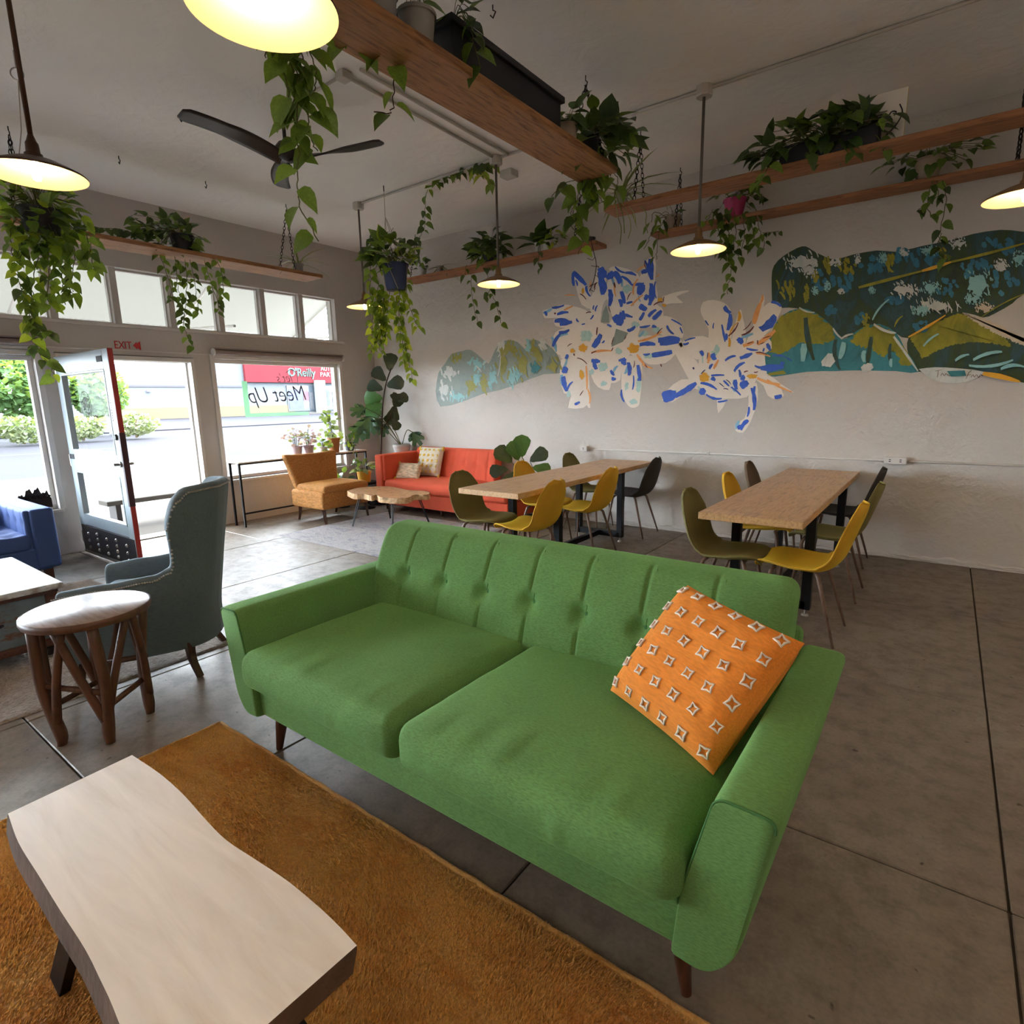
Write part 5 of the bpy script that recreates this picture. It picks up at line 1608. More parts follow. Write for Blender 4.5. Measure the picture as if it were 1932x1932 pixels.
h = Paint((1230, 530, 6.44)); h.q = g.q
for q in ((130, 1420, 300, 1370, 110), (280, 1400, 540, 1240, 60), (880, 310, 960, 390, 44), (950, 400, 920, 600, 46), (850, 530, 890, 740, 20), (905, 640, 900, 720, 30), (1320, 590, 1500, 420, 80), (1450, 255, 1570, 310, 30), (1040, 700, 1100, 760, 60), (590, 850, 620, 910, 40), (740, 880, 770, 960, 50), (700, 1070, 740, 1010, 26), (890, 970, 1020, 910, 26), (1070, 940, 1220, 880, 40), (1150, 820, 1290, 840, 20), (1000, 1100, 1130, 990, 30), (1060, 1080, 1070, 1170, 26), (1250, 1030, 1380, 1050, 26), (1320, 1060, 1600, 1040, 60), (1470, 910, 1630, 930, 16), (1560, 1000, 1610, 1000, 30), (1640, 930, 1700, 970, 14), (720, 1150, 880, 1145, 20), (720, 1180, 770, 1210, 36), (870, 1210, 940, 1280, 22), (1010, 1200, 1030, 1320, 44), (1080, 1290, 1170, 1230, 70), (1080, 1170, 1130, 1190, 50), (590, 1240, 790, 1320, 26), (580, 1330, 650, 1360, 70), (660, 1380, 850, 1430, 26), (960, 1290, 1080, 1390, 20), (1210, 1300, 1240, 1570, 36), (1250, 1280, 1240, 1500, 30), (1180, 1530, 1160, 1650, 22), (1170, 1690, 1080, 1810, 40), (1040, 1790, 1110, 1760, 40), (1490, 1415, 1580, 1395, 40), (1400, 760, 1440, 850, 34), (1350, 860, 1365, 815, 18), (400, 730, 530, 690, 16), (380, 770, 450, 750, 24), (650, 480, 690, 540, 14), (745, 580, 755, 510, 12), (800, 1470, 920, 1450, 18)):
    h.st(q[0], q[1], q[2], q[3], q[4] * 1.3, 'royal', 7)
for q in ((1060, 1700, 1020, 1800, 40), (720, 860, 790, 900, 30), (560, 1280, 620, 1330, 30), (160, 1380, 300, 1330, 20), (1090, 690, 1230, 640, 40), (620, 880, 620, 1000, 16), (980, 1280, 1010, 1350, 16)): h.st(*q, 'sky' if q[0] > 900 else 'mint', 6)
h.blob(790, 830, 40, 50, 'mint', 5, .005)
h.blob(640, 1170, 60, 60, 'gold', 7, .005); h.blob(1220, 1160, 70, 30, 'gold', 6, .004)
for q in ((1240, 520, 1320, 270, 60), (1320, 270, 1345, 170, 30), (1050, 490, 1060, 370, 40), (940, 800, 940, 690, 36), (940, 680, 1050, 500, 20), (1110, 790, 1240, 740, 50), (1280, 770, 1500, 600, 60), (680, 1000, 690, 870, 34), (750, 1070, 810, 960, 30), (1270, 880, 1440, 920, 26), (1280, 1180, 1560, 1260, 40), (1400, 1200, 1700, 1350, 26)): h.st(*q, 'peach' if q[0] > 1100 or q[0] < 800 else 'gold', 7)
for q in ((930, 670, 1050, 510, 20), (1090, 660, 1240, 550, 22), (1110, 600, 1210, 490, 12), (1260, 870, 1400, 900, 14), (1160, 765, 1230, 740, 12), (1310, 770, 1370, 745, 10), (1350, 700, 1450, 670, 12), (1285, 720, 1290, 770, 14), (500, 1050, 510, 1075, 24), (870, 1310, 930, 1320, 14), (820, 1240, 880, 1290, 12), (680, 870, 670, 950, 12), (600, 1130, 650, 1080, 14), (1120, 1110, 1170, 1095, 16), (1240, 1110, 1290, 1100, 14), (900, 1200, 960, 1260, 12)): h.st(*q, 'maroon' if q[0] > 900 else 'ink', 8)
g.build('lily_painting', mur)

# ------------------------------------------------------------------ wall conduit with outlets
t = thing('wall_conduit', 'thin painted conduit with outlet boxes running along the mural wall', 'conduit', (-1.0, WY - .01, .89))
obj('pipe', MB().tube([(-3.44, WY - .012, .888), (4.55, WY - .012, .895)], .010, 8), 'conduit_paint', t, smooth=True)
for x in (-3.50, -.33):
    w = .05 if x < -1 else .085
    b = obj('outlet_box', MB().box(x - w, x + w, WY - .055, WY - .0005, .865, .925), 'trim_white', t, bevel=.004)
    for k_ in ((-.04, .0), (.04, .0)) if w > .06 else ((0, 0),):
        for z in (.884, .900):
            obj('socket_slot', MB().box(x + k_[0] - .008, x + k_[0] + .008, WY - .0562, WY - .055, z, z + .007), 'decal_black', b)
for x in (-2.0, 1.2):
    obj('clamp', MB().box(x - .012, x + .012, WY - .026, WY - .0005, .874, .906), 'conduit_paint', t)

# ------------------------------------------------------------------ ceiling conduit
t = thing('ceiling_conduit', 'painted metal conduit and junction boxes running across the ceiling', 'conduit', (-2.0, 4.0, CZ - .02))
zc = CZ - .016
for pth in ([(-5.52, 4.61, zc), (4.55, 4.64, zc)], [(-3.56, 4.61, zc), (-3.50, 2.87, zc), (-4.22, 2.88, zc)], [(-3.42, 4.61, zc), (-3.36, 2.9, zc)], [(-5.5, 1.06, zc), (4.5, 1.08, zc)]):
    obj('pipe', MB().tube(pth, .012, 8), 'conduit_paint', t, smooth=True)
for (x, y) in ((-3.50, 2.87),):
    obj('elbow_box', MB().box(x - .04, x + .04, y - .04, y + .04, CZ - .05, CZ - .0005), 'conduit_paint', t, bevel=.004)
tag(obj('ceiling_box', MB().box(-3.74, -3.60, 4.90, 5.02, CZ - .06, CZ - .0005), 'conduit_paint', org=V((-3.67, 4.96, CZ - .03)), bevel=.004), 'small grey box on the ceiling beside the shelf of plants', 'sensor')

# ------------------------------------------------------------------ pendant lamps
pm('enamel_cream', '#e0c894', .6, var=.04)
pm('bronze_pale', '#8a6a45', .5, .4, var=.15)
pm('rod_grey', '#6e665e', .5, .4, var=.1)
glow('bulb_glow', '#ffe4c0', BULB)
def pendant(x, y, dark, label):
    t = thing('pendant_lamp', label, 'lamp', (x, y, CZ), group='enamel pendant lamps')
    zr = 2.585
    rm = 'bronze' if dark else 'rod_grey'
    obj('ceiling_box', MB().lathe([(0, CZ - .07), (.055, CZ - .07), (.06, CZ - .06), (.06, CZ - .0005), (0, CZ - .0005)], (x, y, 0), 8), 'conduit_paint', t)
    obj('rod', MB().tube([(x, y, CZ - .07), (x, y, zr + .14)], .011, 10), rm, t, smooth=True)
    obj('socket', MB().lathe([(.012, zr + .165), (.02, zr + .14), (.026, zr + .13), (.028, zr + .09), (.036, zr + .085), (.036, zr + .07), (.05, zr + .06)], (x, y, 0), 20), 'bronze' if dark else 'bronze_pale', t, smooth=True)
    s_ = obj('shade', MB().lathe([(.03, zr + .066), (.06, zr + .063), (.10, zr + .050), (.16, zr + .023), (.196, zr + .004), (.204, zr - .004), (.202, zr - .008)], (x, y, 0), 48), 'bronze' if dark else 'bronze_pale', t, smooth=True)
    obj('lining', MB().lathe([(.202, zr - .008), (.196, zr - .004), (.157, zr + .018), (.10, zr + .044), (.06, zr + .057), (.0, zr + .059)], (x, y, 0), 48), 'enamel_cream', s_, smooth=True)
    obj('bulb', MB().lathe([(.012, zr + .058), (.014, zr + .05), (.018, zr + .035), (.018, zr - .01), (.014, zr - .026), (0, zr - .032)], (x, y, 0), 14), 'bulb_glow', t, smooth=True)
    return t
pendant(-1.64, 1.08, True, 'pendant lamp with bronze shade above the live-edge table and green sofa')
pendant(-3.55, 1.06, True, 'pendant lamp on a dark rod above the round stool')
pendant(-5.52, 4.61, False, 'pendant lamp above the wood slice table by the corner plant')
pendant(-3.56, 4.61, False, 'pendant lamp above the long dining table near the shelf of pots')
pendant(-1.64, 4.61, False, 'pendant lamp in front of the blue and white lilies')
pendant(.24, 4.66, False, 'pendant lamp in front of the dark green leaf mural')
pendant(.3, 1.08, True, 'added unseen pendant lamp for fill light beside the green sofa arm')  # this and the rest below: unseen lamps added to brighten the room
pendant(2.2, 4.66, False, 'added unseen pendant lamp for fill light further along the mural wall')
pendant(2.2, 1.08, True, 'added unseen pendant lamp for fill light over the open floor beyond the sofa')
pendant(-1.64, -2.3, True, 'added unseen pendant lamp for fill light, middle of the row towards the front wall')
pendant(.3, -2.3, True, 'added unseen pendant lamp for fill light, side wall end of the row towards the front wall')
pendant(-3.6, -2.3, True, 'added unseen pendant lamp for fill light, window end of the row towards the front wall')

# unseen floor uplighters, added out of view to brighten the ceiling
def added_uplighter(x, y, label):
    t = thing('added_uplighter', label, 'added fill lamp', (x, y, 0))
    obj('base', MB().lathe([(0, .0), (.15, 0), (.15, .02), (.03, .035), (.012, .05)], (x, y, 0), 28), 'black_metal', t, smooth=True)
    obj('pole', MB().tube([(x, y, .04), (x, y, 1.78)], .012, 10), 'black_metal', t, smooth=True)
    obj('bowl', MB().lathe([(.015, 1.76), (.06, 1.78), (.13, 1.84), (.16, 1.90), (.157, 1.90), (.125, 1.846), (.055, 1.79), (0, 1.785)], (x, y, 0), 32), 'pot_metal', t, smooth=True)
    obj('lamp_disc', MB().lathe([(0, 1.835), (.10, 1.835), (.10, 1.83), (0, 1.83)], (x, y, 0), 24), 'added_uplight_glow', t)
pm('pot_metal', '#b9b2a6', .5, .3, var=.05)
glow('added_uplight_glow', '#fff0e0', ADDED_UPLIGHT)
added_uplighter(3.4, -2.4, 'added unseen floor uplighter for ceiling light by the side wall')
added_uplighter(-2.6, -4.2, 'added unseen floor uplighter for ceiling light by the front wall')
added_uplighter(3.9, 1.9, 'added unseen floor uplighter for ceiling light in the middle of the side wall')

# ------------------------------------------------------------------ ceiling fan
FX, FY, FZ = -4.26, 2.89, 3.37
pm('fan_wood', '#2c211e', .4, var=.2, vscale=6, stretch=(1, 8, 1))
t = thing('ceiling_fan', 'dark three-bladed ceiling fan with twisted blades', 'fan', (FX, FY, CZ))
obj('canopy', MB().lathe([(0, CZ - .0005), (.07, CZ - .0005), (.075, CZ - .03), (.055, CZ - .08), (.02, CZ - .1)], (FX, FY, 0), 24), 'fan_wood', t, smooth=True)
obj('downrod', MB().tube([(FX, FY, CZ - .09), (FX, FY, FZ + .08)], .014, 10), 'fan_wood', t, smooth=True)
obj('motor', MB().lathe([(.015, FZ + .10), (.05, FZ + .085), (.085, FZ + .04), (.09, FZ), (.07, FZ - .035), (0, FZ - .045)], (FX, FY, 0), 24), 'fan_wood', t, smooth=True)
for tgt in ((345, 225), (705, 272), (540, 342)):
    e = at_z(tgt[0], tgt[1], FZ)
    a = math.atan2(e.y - FY, e.x - FX); R_ = .74
    d = V((math.cos(a), math.sin(a), 0)); sd = V((-d.y, d.x, 0))
    m = MB()
    def bl(u, v, d=d, sd=sd):
        r = .04 + R_ * u
        tw = lerp(.75, .16, min(1, u * 1.6))
        w = lerp(.10, .14, min(1, u * 2)) * (1 if u < .93 else math.sqrt(max(0, 1 - ((u - .93) / .075) ** 2)) * .6 + .4)
        k_ = (v - .5) * w
        c_ = V((FX, FY, FZ + .02 * u - .03 * (1 - u) ** 2)) + d * r + sd * (.05 * math.sin(u * 2.6))
        return c_ + sd * k_ * math.cos(tw) + V((0, 0, k_ * math.sin(tw)))
    m.grid(bl, 20, 5)
    o = obj('blade', m, 'fan_wood', t, smooth=True)
    md = o.modifiers.new('solid', 'SOLIDIFY'); md.thickness = .012; md.offset = 0

# ------------------------------------------------------------------ hanging plank shelves
wood('shelf_pine', '#a5754a', '#5f3a20', 5, (9, 1, 9), .6, .15)
wood('shelf_pine_x', '#9c6840', '#5d3a20', 5, (1, 9, 9), .6, .15)
pm('chain_iron', '#2a2624', .5, .8, var=.2)
def chain(mb, a, b):
    a, b = V(a), V(b)
    L = (b - a).length
    n_ = max(3, int(L / .034))
    d = (b - a).normalized()
    x = d.orthogonal().normalized(); y = d.cross(x)
    for i in range(n_):
        c_ = a.lerp(b, (i + .5) / n_)
        s_ = x if i % 2 else y
        P = []
        for j in range(8):
            q = j / 8 * 2 * PI
            P.append(c_ + d * math.cos(q) * .023 + s_ * math.sin(q) * .012)
        mb.tube(P, .0035, 4, closed=True)
    return mb
def shelf(label, x0, x1, y0, y1_, z0, th, hooks, mat, axis):
    t = thing('hanging_shelf', label, 'shelf', ((x0 + x1) / 2, (y0 + y1_) / 2, z0), group='plank shelves hung on chains')
    obj('plank', MB().box(x0, x1, y0, y1_, z0, z0 + th), mat, t, bevel=.004)
    for hk in hooks:
        h = V((hk[0], hk[1], CZ))
        ho = obj('ceiling_hook', MB().tube([h, h - V((0, 0, .03)), h + V((.015, 0, -.045)), h + V((.008, 0, -.07)), h + V((-.008, 0, -.06))], .004, 6), 'chain_iron', t)
        for s_ in (0, 1):
            if axis == 'y': e = V((x0 + .015 if s_ else x1 - .015, hk[1], z0 + th))
            else: e = V((hk[0], y0 + .015 if s_ else y1_ - .015, z0 + th))
            obj('chain', chain(MB(), h + V((0, 0, -.065)), e), 'chain_iron', t)
    return t
SZ = 3.09
shelf('wide plank shelf hanging over the middle of the room with the long black planter', -2.40, -2.08, .7, 4.13, SZ, .045, ((-2.24, 3.94), (-2.24, 1.3)), 'shelf_pine', 'y')
shelf('long plank shelf further out from the mural wall carrying the dense dark vine', -2.58, 4.3, 4.86, 5.09, SZ, .04, ((-2.3, 4.98), (.19, 4.98), (2.8, 4.98)), 'shelf_pine_x', 'x')
shelf('long plank shelf close to the mural wall carrying the pink pot', -2.58, 4.3, 5.86, 6.07, SZ, .035, ((-2.33, 5.97), (.23, 5.97), (2.8, 5.97)), 'shelf_pine_x', 'x')
shelf('plank shelf above the small pale leaf painting with several small pots', -6.10, -3.15, 5.76, 6.02, SZ, .04, ((-5.95, 5.9), (-3.42, 5.9)), 'shelf_pine_x', 'x')
shelf('plank shelf hanging in front of the transom windows', -6.42, -6.08, .6, 4.48, 2.95, .04, ((-6.16, 4.12), (-6.16, 1.7)), 'shelf_pine', 'y')
for i, (x, y) in enumerate(((-6.13, 2.46), (-6.15, 3.23), (-4.90, 2.44), (-2.29, 2.97))):
    h = V((x, y, CZ))
    tag(obj('ceiling_hook', MB().tube([h, h - V((0, 0, .025)), h + V((.02, 0, -.04)), h + V((.0, 0, -.065)), h + V((-.018, 0, -.045))], .004, 6), 'chain_iron', org=h),
        ('empty ceiling hook above the window shelf, nearer the fan', 'empty ceiling hook above the window shelf, nearer the corner', 'empty ceiling hook next to a fan blade tip', 'empty ceiling hook over the wide plank shelf')[i], 'hook')
# painted canvas standing on the outer shelf
t = thing('canvas_painting', 'white canvas with a sketched face standing on the outer plank shelf', 'painting', (-.59, 5.0, SZ + .04))
k0 = Matrix.Translation((-.60, 5.02, SZ + .041)) @ Matrix.Rotation(-.10, 4, 'X')
obj('canvas', MB().box(-.18, .18, -.004, .0, 0, .36).tf(k0), 'canvas_white', t)
t_ = obj('stretcher_frame', MB().box(-.18, .18, .0005, .035, .345, .36).box(-.18, .18, .0005, .035, 0, .015).box(-.18, -.165, .0005, .035, .015, .345).box(.165, .18, .0005, .035, .015, .345).tf(k0), 'yellow_tuft', t)
sk = MB()
for pth in ([(-.02, .18), (.0, .215), (.05, .22), (.08, .20), (.03, .19), (-.02, .18)], [(.08, .20), (.10, .225), (.125, .215), (.115, .195)], [(-.1, .10), (-.04, .15), (.05, .15), (.13, .12)], [(.14, .26), (.16, .2), (.13, .13), (.06, .06)]):
    sk.tube([k0 @ V((p[0], -.006, p[1])) for p in spline([(a, b, 0) for a, b in pth], 4)], .004, 5)
sk.prism([(-.01, .185), (.0, .21), (.04, .215), (.05, .2), (.02, .19)], lambda p: k0 @ V((p[0], -.0045, p[1])), lambda p: k0 @ V((p[0], -.007, p[1])))
obj('sketch', sk, 'decal_black', t)


# ------------------------------------------------------------------ plants
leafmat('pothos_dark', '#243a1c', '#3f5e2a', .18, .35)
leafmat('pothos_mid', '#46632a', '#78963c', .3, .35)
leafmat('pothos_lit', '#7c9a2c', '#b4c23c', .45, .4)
leafmat('fig_leaf', '#27332a', '#3a4a35', .08, .35)
leafmat('fig_leaf_green', '#2f5a2a', '#44703a', .15, .35)
leafmat('monstera_leaf', '#2c4d33', '#46705a', .1, .35)
leafmat('spider_leaf', '#64743c', '#9aa06a', .2, .5)
leafmat('pink_petal', '#c88bab', '#e6b9cf', .3, .6)
leafmat('silver_leaf', '#8a9a6a', '#c3c79a', .3, .5)
pm('stem_green', '#5a5a2c', .7, var=.2)
pm('stem_brown', '#3d2e22', .8, var=.2)
pm('pot_black', '#1d2027', .5, var=.1)
pm('pot_blue', '#2f3c5e', .55, var=.15)
pm('pot_grey', '#97928c', .6, var=.12)
pm('pot_white', '#cfcbc8', .5, var=.05)
pm('pot_lilac', '#b5a5ae', .6, var=.08)
pm('pot_terracotta', '#a2663c', .75, var=.15)
pm('pot_yellow', '#cf9a2c', .5, var=.1)
pm('pot_pink', '#b5386a', .5, var=.1)
pm('pot_beige', '#9a8a76', .7, var=.15)
pm('soil', '#2e231a', .95, var=.3, bmp=.5)
pm('cord', '#a79a88', .8)
def leafmesh(name, outline, fold=.18, droop=.2, mat='pothos_mid'):
    """outline: half widths along the midrib (t, w); two half blades folded at the midrib"""
    m = MB()
    P = []
    for t, w in outline:
        z = -droop * t * t
        P += [(-w, t, z + fold * w), (0, t, z), (w, t, z + fold * w)]
    F = []
    for i in range(len(outline) - 1):
        a = i * 3
        F += [(a, a + 1, a + 4, a + 3), (a + 1, a + 2, a + 5, a + 4)]
    m.add(P, F)
    return m
HEART = [(-.10, .10), (-.08, .26), (.10, .40), (.35, .40), (.6, .28), (.82, .12), (1.0, .0)]
FID = [(0, .03), (.12, .16), (.32, .24), (.55, .36), (.78, .42), (.93, .28), (1.0, .02)]
STRAP = [(0, .03), (.3, .035), (.6, .03), (.85, .018), (1, 0)]
ROUND = [(0, .05), (.2, .32), (.5, .42), (.8, .3), (1, .02)]
LANCE = [(0, .03), (.25, .17), (.55, .2), (.8, .1), (1, 0)]
_lm = {}
def leaf_me(kind, mat):
    k_ = (kind, mat)
    if k_ not in _lm:
        if kind == 'monstera':
            m = MB()
            P = [(0, 0, 0)]
            n_ = 26
            for i in range(n_ + 1):
                a = -2.65 + 5.3 * i / n_
                r = (.52 + .16 * math.cos(a)) * (1 if i % 4 != 2 else .55)
                P.append((r * math.sin(a) * .85, .38 + r * math.cos(a) * .9, .10 * abs(math.sin(a)) - .1 * (r * math.cos(a)) ** 2))
            m.add(P, [(0, i + 2, i + 1) for i in range(n_)])
        else:
            o = {'heart': (HEART, .3, .25), 'fiddle': (FID, .2, .25), 'strap': (STRAP, .3, .9), 'round': (ROUND, .2, .1), 'lance': (LANCE, .3, .3), 'petal': (ROUND, .3, .1)}[kind]
            m = leafmesh(kind, *o)
        _lm[k_] = m.mesh('leaf_' + kind, mat, True)
    return _lm[k_]
RN = random.Random(5)
def put_leaf(root, p, tip, nrm, size, kind, mat, name='leaf'):
    tip = V(tip).normalized()
    n_ = V(nrm); n_ = n_ - tip * n_.dot(tip)
    n_ = n_.normalized() if n_.length > 1e-4 else tip.orthogonal().normalized()
    x = tip.cross(n_)
    o = link(name, leaf_me(kind, mat), root)
    q = V(p) - ORG[root.name]
    M = Matrix(((x.x, tip.x, n_.x, 0), (x.y, tip.y, n_.y, 0), (x.z, tip.z, n_.z, 0), (0, 0, 0, 1)))
    o.matrix_basis = Matrix.Translation(q) @ M @ Matrix.Scale(size, 4)
    return o
def toward(p):
    d = EYE - V(p); d.z = 0
    return d.normalized()
def vine(root, pts, size, gap, mats, kind='heart', r=.0028, jit=.03, side=1.0, stem='stem_green', ends=True):
    P = spline(pts, 6)
    P = [p + V((RN.uniform(-1, 1), RN.uniform(-1, 1), 0)) * jit * .25 for p in P]
    obj('stem', MB().tube(P, r, 5), stem, root, smooth=True)
    acc = gap * RN.random(); tot = 0
    sd = 1
    for a, b in zip(P, P[1:]):
        L = (b - a).length
        acc += L
        while acc > gap:
            acc -= gap
            p = a.lerp(b, RN.random())
            view = toward(p)
            lat = V((0, 0, 1)).cross(view) * sd
            sd = -sd
            tip = lat * RN.uniform(.3, 1.0) * side + V((0, 0, -1)) * RN.uniform(.4, 1.1) + view * RN.uniform(-.2, .6)
            nr = view * RN.uniform(.4, 1) + lat * RN.uniform(0, .8) + V((0, 0, RN.uniform(.0, .8)))
            s_ = size * RN.uniform(.65, 1.15)
            put_leaf(root, p + tip.normalized() * size * .25, tip, nr, s_, kind, RN.choice(mats))
def pxvine(root, px, dp, *a, **k_):
    vine(root, [at_d(x, y, dp) for x, y in px], *a, **k_)
def bush(root, base, c, r, n_, size, mats, kind='heart', stems=True, up=.2, full=False):
    """leaves on stalks filling an ellipsoid above a pot"""
    c, base = V(c), V(base)
    sm_ = MB()
    for i in range(n_):
        while True:
            q = V((RN.uniform(-1, 1), RN.uniform(-1, 1), RN.uniform(-1, 1)))
            if .25 < q.length < 1: break
        p = c + V((q.x * r[0], q.y * r[1], q.z * r[2]))
        out = V((q.x, q.y, q.z * .5 + up)).normalized()
        tip = out * RN.uniform(.5, 1) + V((RN.uniform(-.5, .5), RN.uniform(-.5, .5), RN.uniform(-.7, .3)))
        nr = V((0, 0, 1)) * RN.uniform(.4, 1) + toward(p) * RN.uniform(.2, 1) + out * .3
        put_leaf(root, p, tip, nr, size * RN.uniform(.65, 1.2), kind, RN.choice(mats))
        if stems and (i % 2 == 0):
            sm_.tube(spline([base + V((q.x, q.y, 0)) * .03, base.lerp(p, .5) + V((0, 0, .05)), p], 3), .002, 4)
    if stems: stuff(obj('stems', sm_, 'stem_green', root))
def pot(root, c, r0, r1, h, mat, rim=.006, soil=True):
    po = obj('pot', MB().lathe([(0, 0), (r0, 0), (r1, h), (r1 + rim, h), (r1 + rim, h - .015), (r1 + rim - .001, h + .002), (r1 - .008, h + .002), (r1 - .012, h - .03)], c, 28), mat, root, smooth=True, angle=40)
    if soil: obj('soil', MB().lathe([(0, h - .02), (r1 - .009, h - .022)], c, 20), 'soil', root)
    return po
def plant(name, label, c, cat='plant', group=None):
    return thing(name, label, cat, c, group=group)
DK, MD, LT = 'pothos_dark', 'pothos_mid', 'pothos_lit'

# A: hanging basket by the left windows
hk = V((-4.88, 1.44, CZ)); dp = hk
pc = at_d(80, 425, dp); pc = V((hk.x, hk.y, pc.z - .06))
t = plant('hanging_pothos', 'big bushy trailing pothos hung on cords from a ring before the transom windows', pc)
pot(t, pc, .09, .12, .15, 'pot_black')
ring = hk - V((0, 0, .13))
obj('ring', MB().tube([ring + V((.035 * math.cos(q) * .6, .035 * math.cos(q) * .8, .035 * math.sin(q))) for q in [i * PI / 8 for i in range(16)]], .004, 6, closed=True).tube([hk, ring + V((0, 0, .035))], .004, 6), 'steel', t)
for i in range(3):
    a = i * 2.1 + .4
    e = pc + V((math.cos(a) * .128, math.sin(a) * .128, .13))
    obj('cord', MB().tube([ring - V((0, 0, .035)), ring - V((0, 0, .35)) + (e - pc) * .2, e, pc + V((0, 0, -.01))], .003, 5), 'cord', t)
bush(t, pc + V((0, 0, .14)), pc + V((0, 0, .12)), (.22, .22, .25), 170, .085, [MD, DK, MD, LT])
for px in ([(50, 420), (40, 470), (35, 520), (45, 560), (40, 580)], [(75, 430), (70, 490), (62, 540), (60, 575)], [(100, 430), (112, 490), (120, 540), (125, 575)], [(125, 430), (140, 480), (135, 540), (140, 560)], [(25, 410), (20, 450), (28, 500)],
           [(58, 560), (55, 600), (62, 640), (78, 670), (95, 690), (100, 710)], [(60, 590), (70, 620), (90, 625), (100, 628)], [(85, 440), (92, 500), (88, 560), (95, 575)], [(150, 400), (165, 450), (175, 500), (180, 505)]):
    pxvine(t, px, dp, .078, .026, [MD, MD, LT, DK])

# B: black pot on the window shelf
dp = V((-6.25, 2.96, 3.0)); pc = V((-6.25, 2.98, 2.99))
t = plant('trailing_pothos', 'trailing pothos in a black pot on the shelf before the transom windows', pc)
pot(t, pc, .08, .11, .16, 'pot_black')
bush(t, pc + V((0, 0, .16)), pc + V((0, -.12, .16)), (.2, .36, .18), 130, .09, [DK, MD])
for px in ([(330, 480), (335, 540), (345, 580), (348, 620), (365, 655)], [(300, 475), (318, 530), (325, 570)], [(360, 490), (370, 550), (375, 590)], [(385, 490), (400, 540), (412, 575), (408, 590)], [(350, 490), (352, 560), (345, 610)], [(405, 480), (420, 520), (422, 560)]):
    pxvine(t, px, dp, .075, .042, [MD, DK, MD])
pxvine(t, [(300, 430), (260, 440), (225, 432), (190, 430), (165, 425)], V((-6.2, 2.6, 3)), .085, .035, [DK])
pxvine(t, [(170, 430), (172, 470), (160, 490), (178, 520)], V((-6.1, 2.1, 3)), .09, .05, [MD])

def spider(name, label, pc, r, h, pmat, n_, size, kind='strap', mat='spider_leaf', hang=.3):
    t = plant(name, label, pc)
    pot(t, pc, r * .8, r, h, pmat)
    for i in range(n_):
        a = RN.uniform(0, 6.28); e = RN.uniform(.1, 1.2)
        d = V((math.cos(a) * math.cos(e), math.sin(a) * math.cos(e), math.sin(e)))
        put_leaf(t, pc + V((0, 0, h - .02)), d, V((0, 0, 1)) - d * .5, size * RN.uniform(.7, 1.2), kind, mat)
    return t
spider('spindly_plant', 'spindly long-leaved plant in a grey green pot at the corner end of the window shelf', V((-6.25, 4.28, 2.99)), .05, .11, 'pot_grey', 16, .32)

# D: blue hanging pot in the corner
hk = V((-4.9, 4.44, CZ)); dp = hk
z = at_d(738, 548, dp).z
pc = V((hk.x + .05, hk.y + .05, z))
t = plant('corner_pothos', 'lush yellow green trailing plant in a blue hanging pot near the corner', pc)
pot(t, pc, .10, .14, .26, 'pot_blue')
for i in range(4):
    a = i * PI / 2 + .3
    e = pc + V((math.cos(a) * .146, math.sin(a) * .146, .24))
    obj('cord', MB().tube([hk - V((0, 0, .05)), hk - V((0, 0, .3)), e, pc + V((math.cos(a + .7) * .11, math.sin(a + .7) * .11, .0)), pc + V((0, 0, -.01))], .0028, 5), 'cord', t)
obj('hook', MB().tube([hk, hk - V((0, 0, .055))], .005, 6), 'chain_iron', t)
bush(t, pc + V((0, 0, .24)), pc + V((-.05, -.02, .36)), (.26, .26, .17), 90, .13, [MD, MD, DK, LT])
for px in ([(712, 500), (708, 460), (705, 435)], [(718, 500), (712, 470), (700, 450)], [(740, 490), (735, 450), (742, 430)]):
    pxvine(t, px, dp, .09, .05, [DK, MD])
for px in ([(700, 500), (698, 550), (705, 580)], [(715, 530), (705, 580), (702, 630), (700, 665)], [(722, 545), (722, 600), (715, 650), (722, 668)], [(735, 550), (730, 600), (728, 640)], [(755, 540), (752, 600), (760, 650), (765, 690)], [(765, 520), (770, 570), (785, 610), (792, 618)], [(748, 560), (758, 620), (768, 670), (778, 715)], [(710, 560), (716, 610), (722, 640)], [(725, 560), (718, 600), (712, 640)]):
    pxvine(t, px, dp, .085, .032, [LT, LT, MD] if px[-1][1] > 600 else [MD, LT])

# E: shelf above the left leaves
ZS = SZ + .041
def on_shelf(px, Y=5.9):
    d = ray(px, 500)
    return EYE.x + d.x * (Y / d.y)
x = -5.83
pc = V((x, 5.88, ZS))
t = plant('climbing_vine', 'vine in a small white pot climbing up to the ceiling conduit', pc)
pot(t, pc, .05, .065, .12, 'pot_white')
bush(t, pc + V((0, 0, .12)), pc + V((0, 0, .16)), (.1, .1, .1), 10, .10, [MD, DK])
g1 = V((-4.5, 4.66, 3.6))
P = [pc + V((0, 0, .12)), at_d(783, 470, V((-5.6, 5.5, 3))), at_d(800, 430, V((-5.2, 5.2, 3))), at_d(802, 395, V((-4.9, 4.9, 3))), at_d(806, 362, V((-4.75, 4.75, 3))), at_d(825, 338, V((-4.5, 4.66, 3))), at_d(855, 323, V((-4.2, 4.64, 3))), at_d(895, 312, V((-3.85, 4.63, 3))), at_d(925, 304, V((-3.62, 4.62, 3)))]
vine(t, P, .09, .10, [MD, DK])
vine(t, [P[-2], at_d(912, 328, V((-3.7, 4.6, 3))), at_d(935, 350, V((-3.55, 4.6, 3)))], .11, .07, [MD, LT])
vine(t, [P[-4], P[-3], P[-2], P[-1]], .11, .045, [MD, DK])
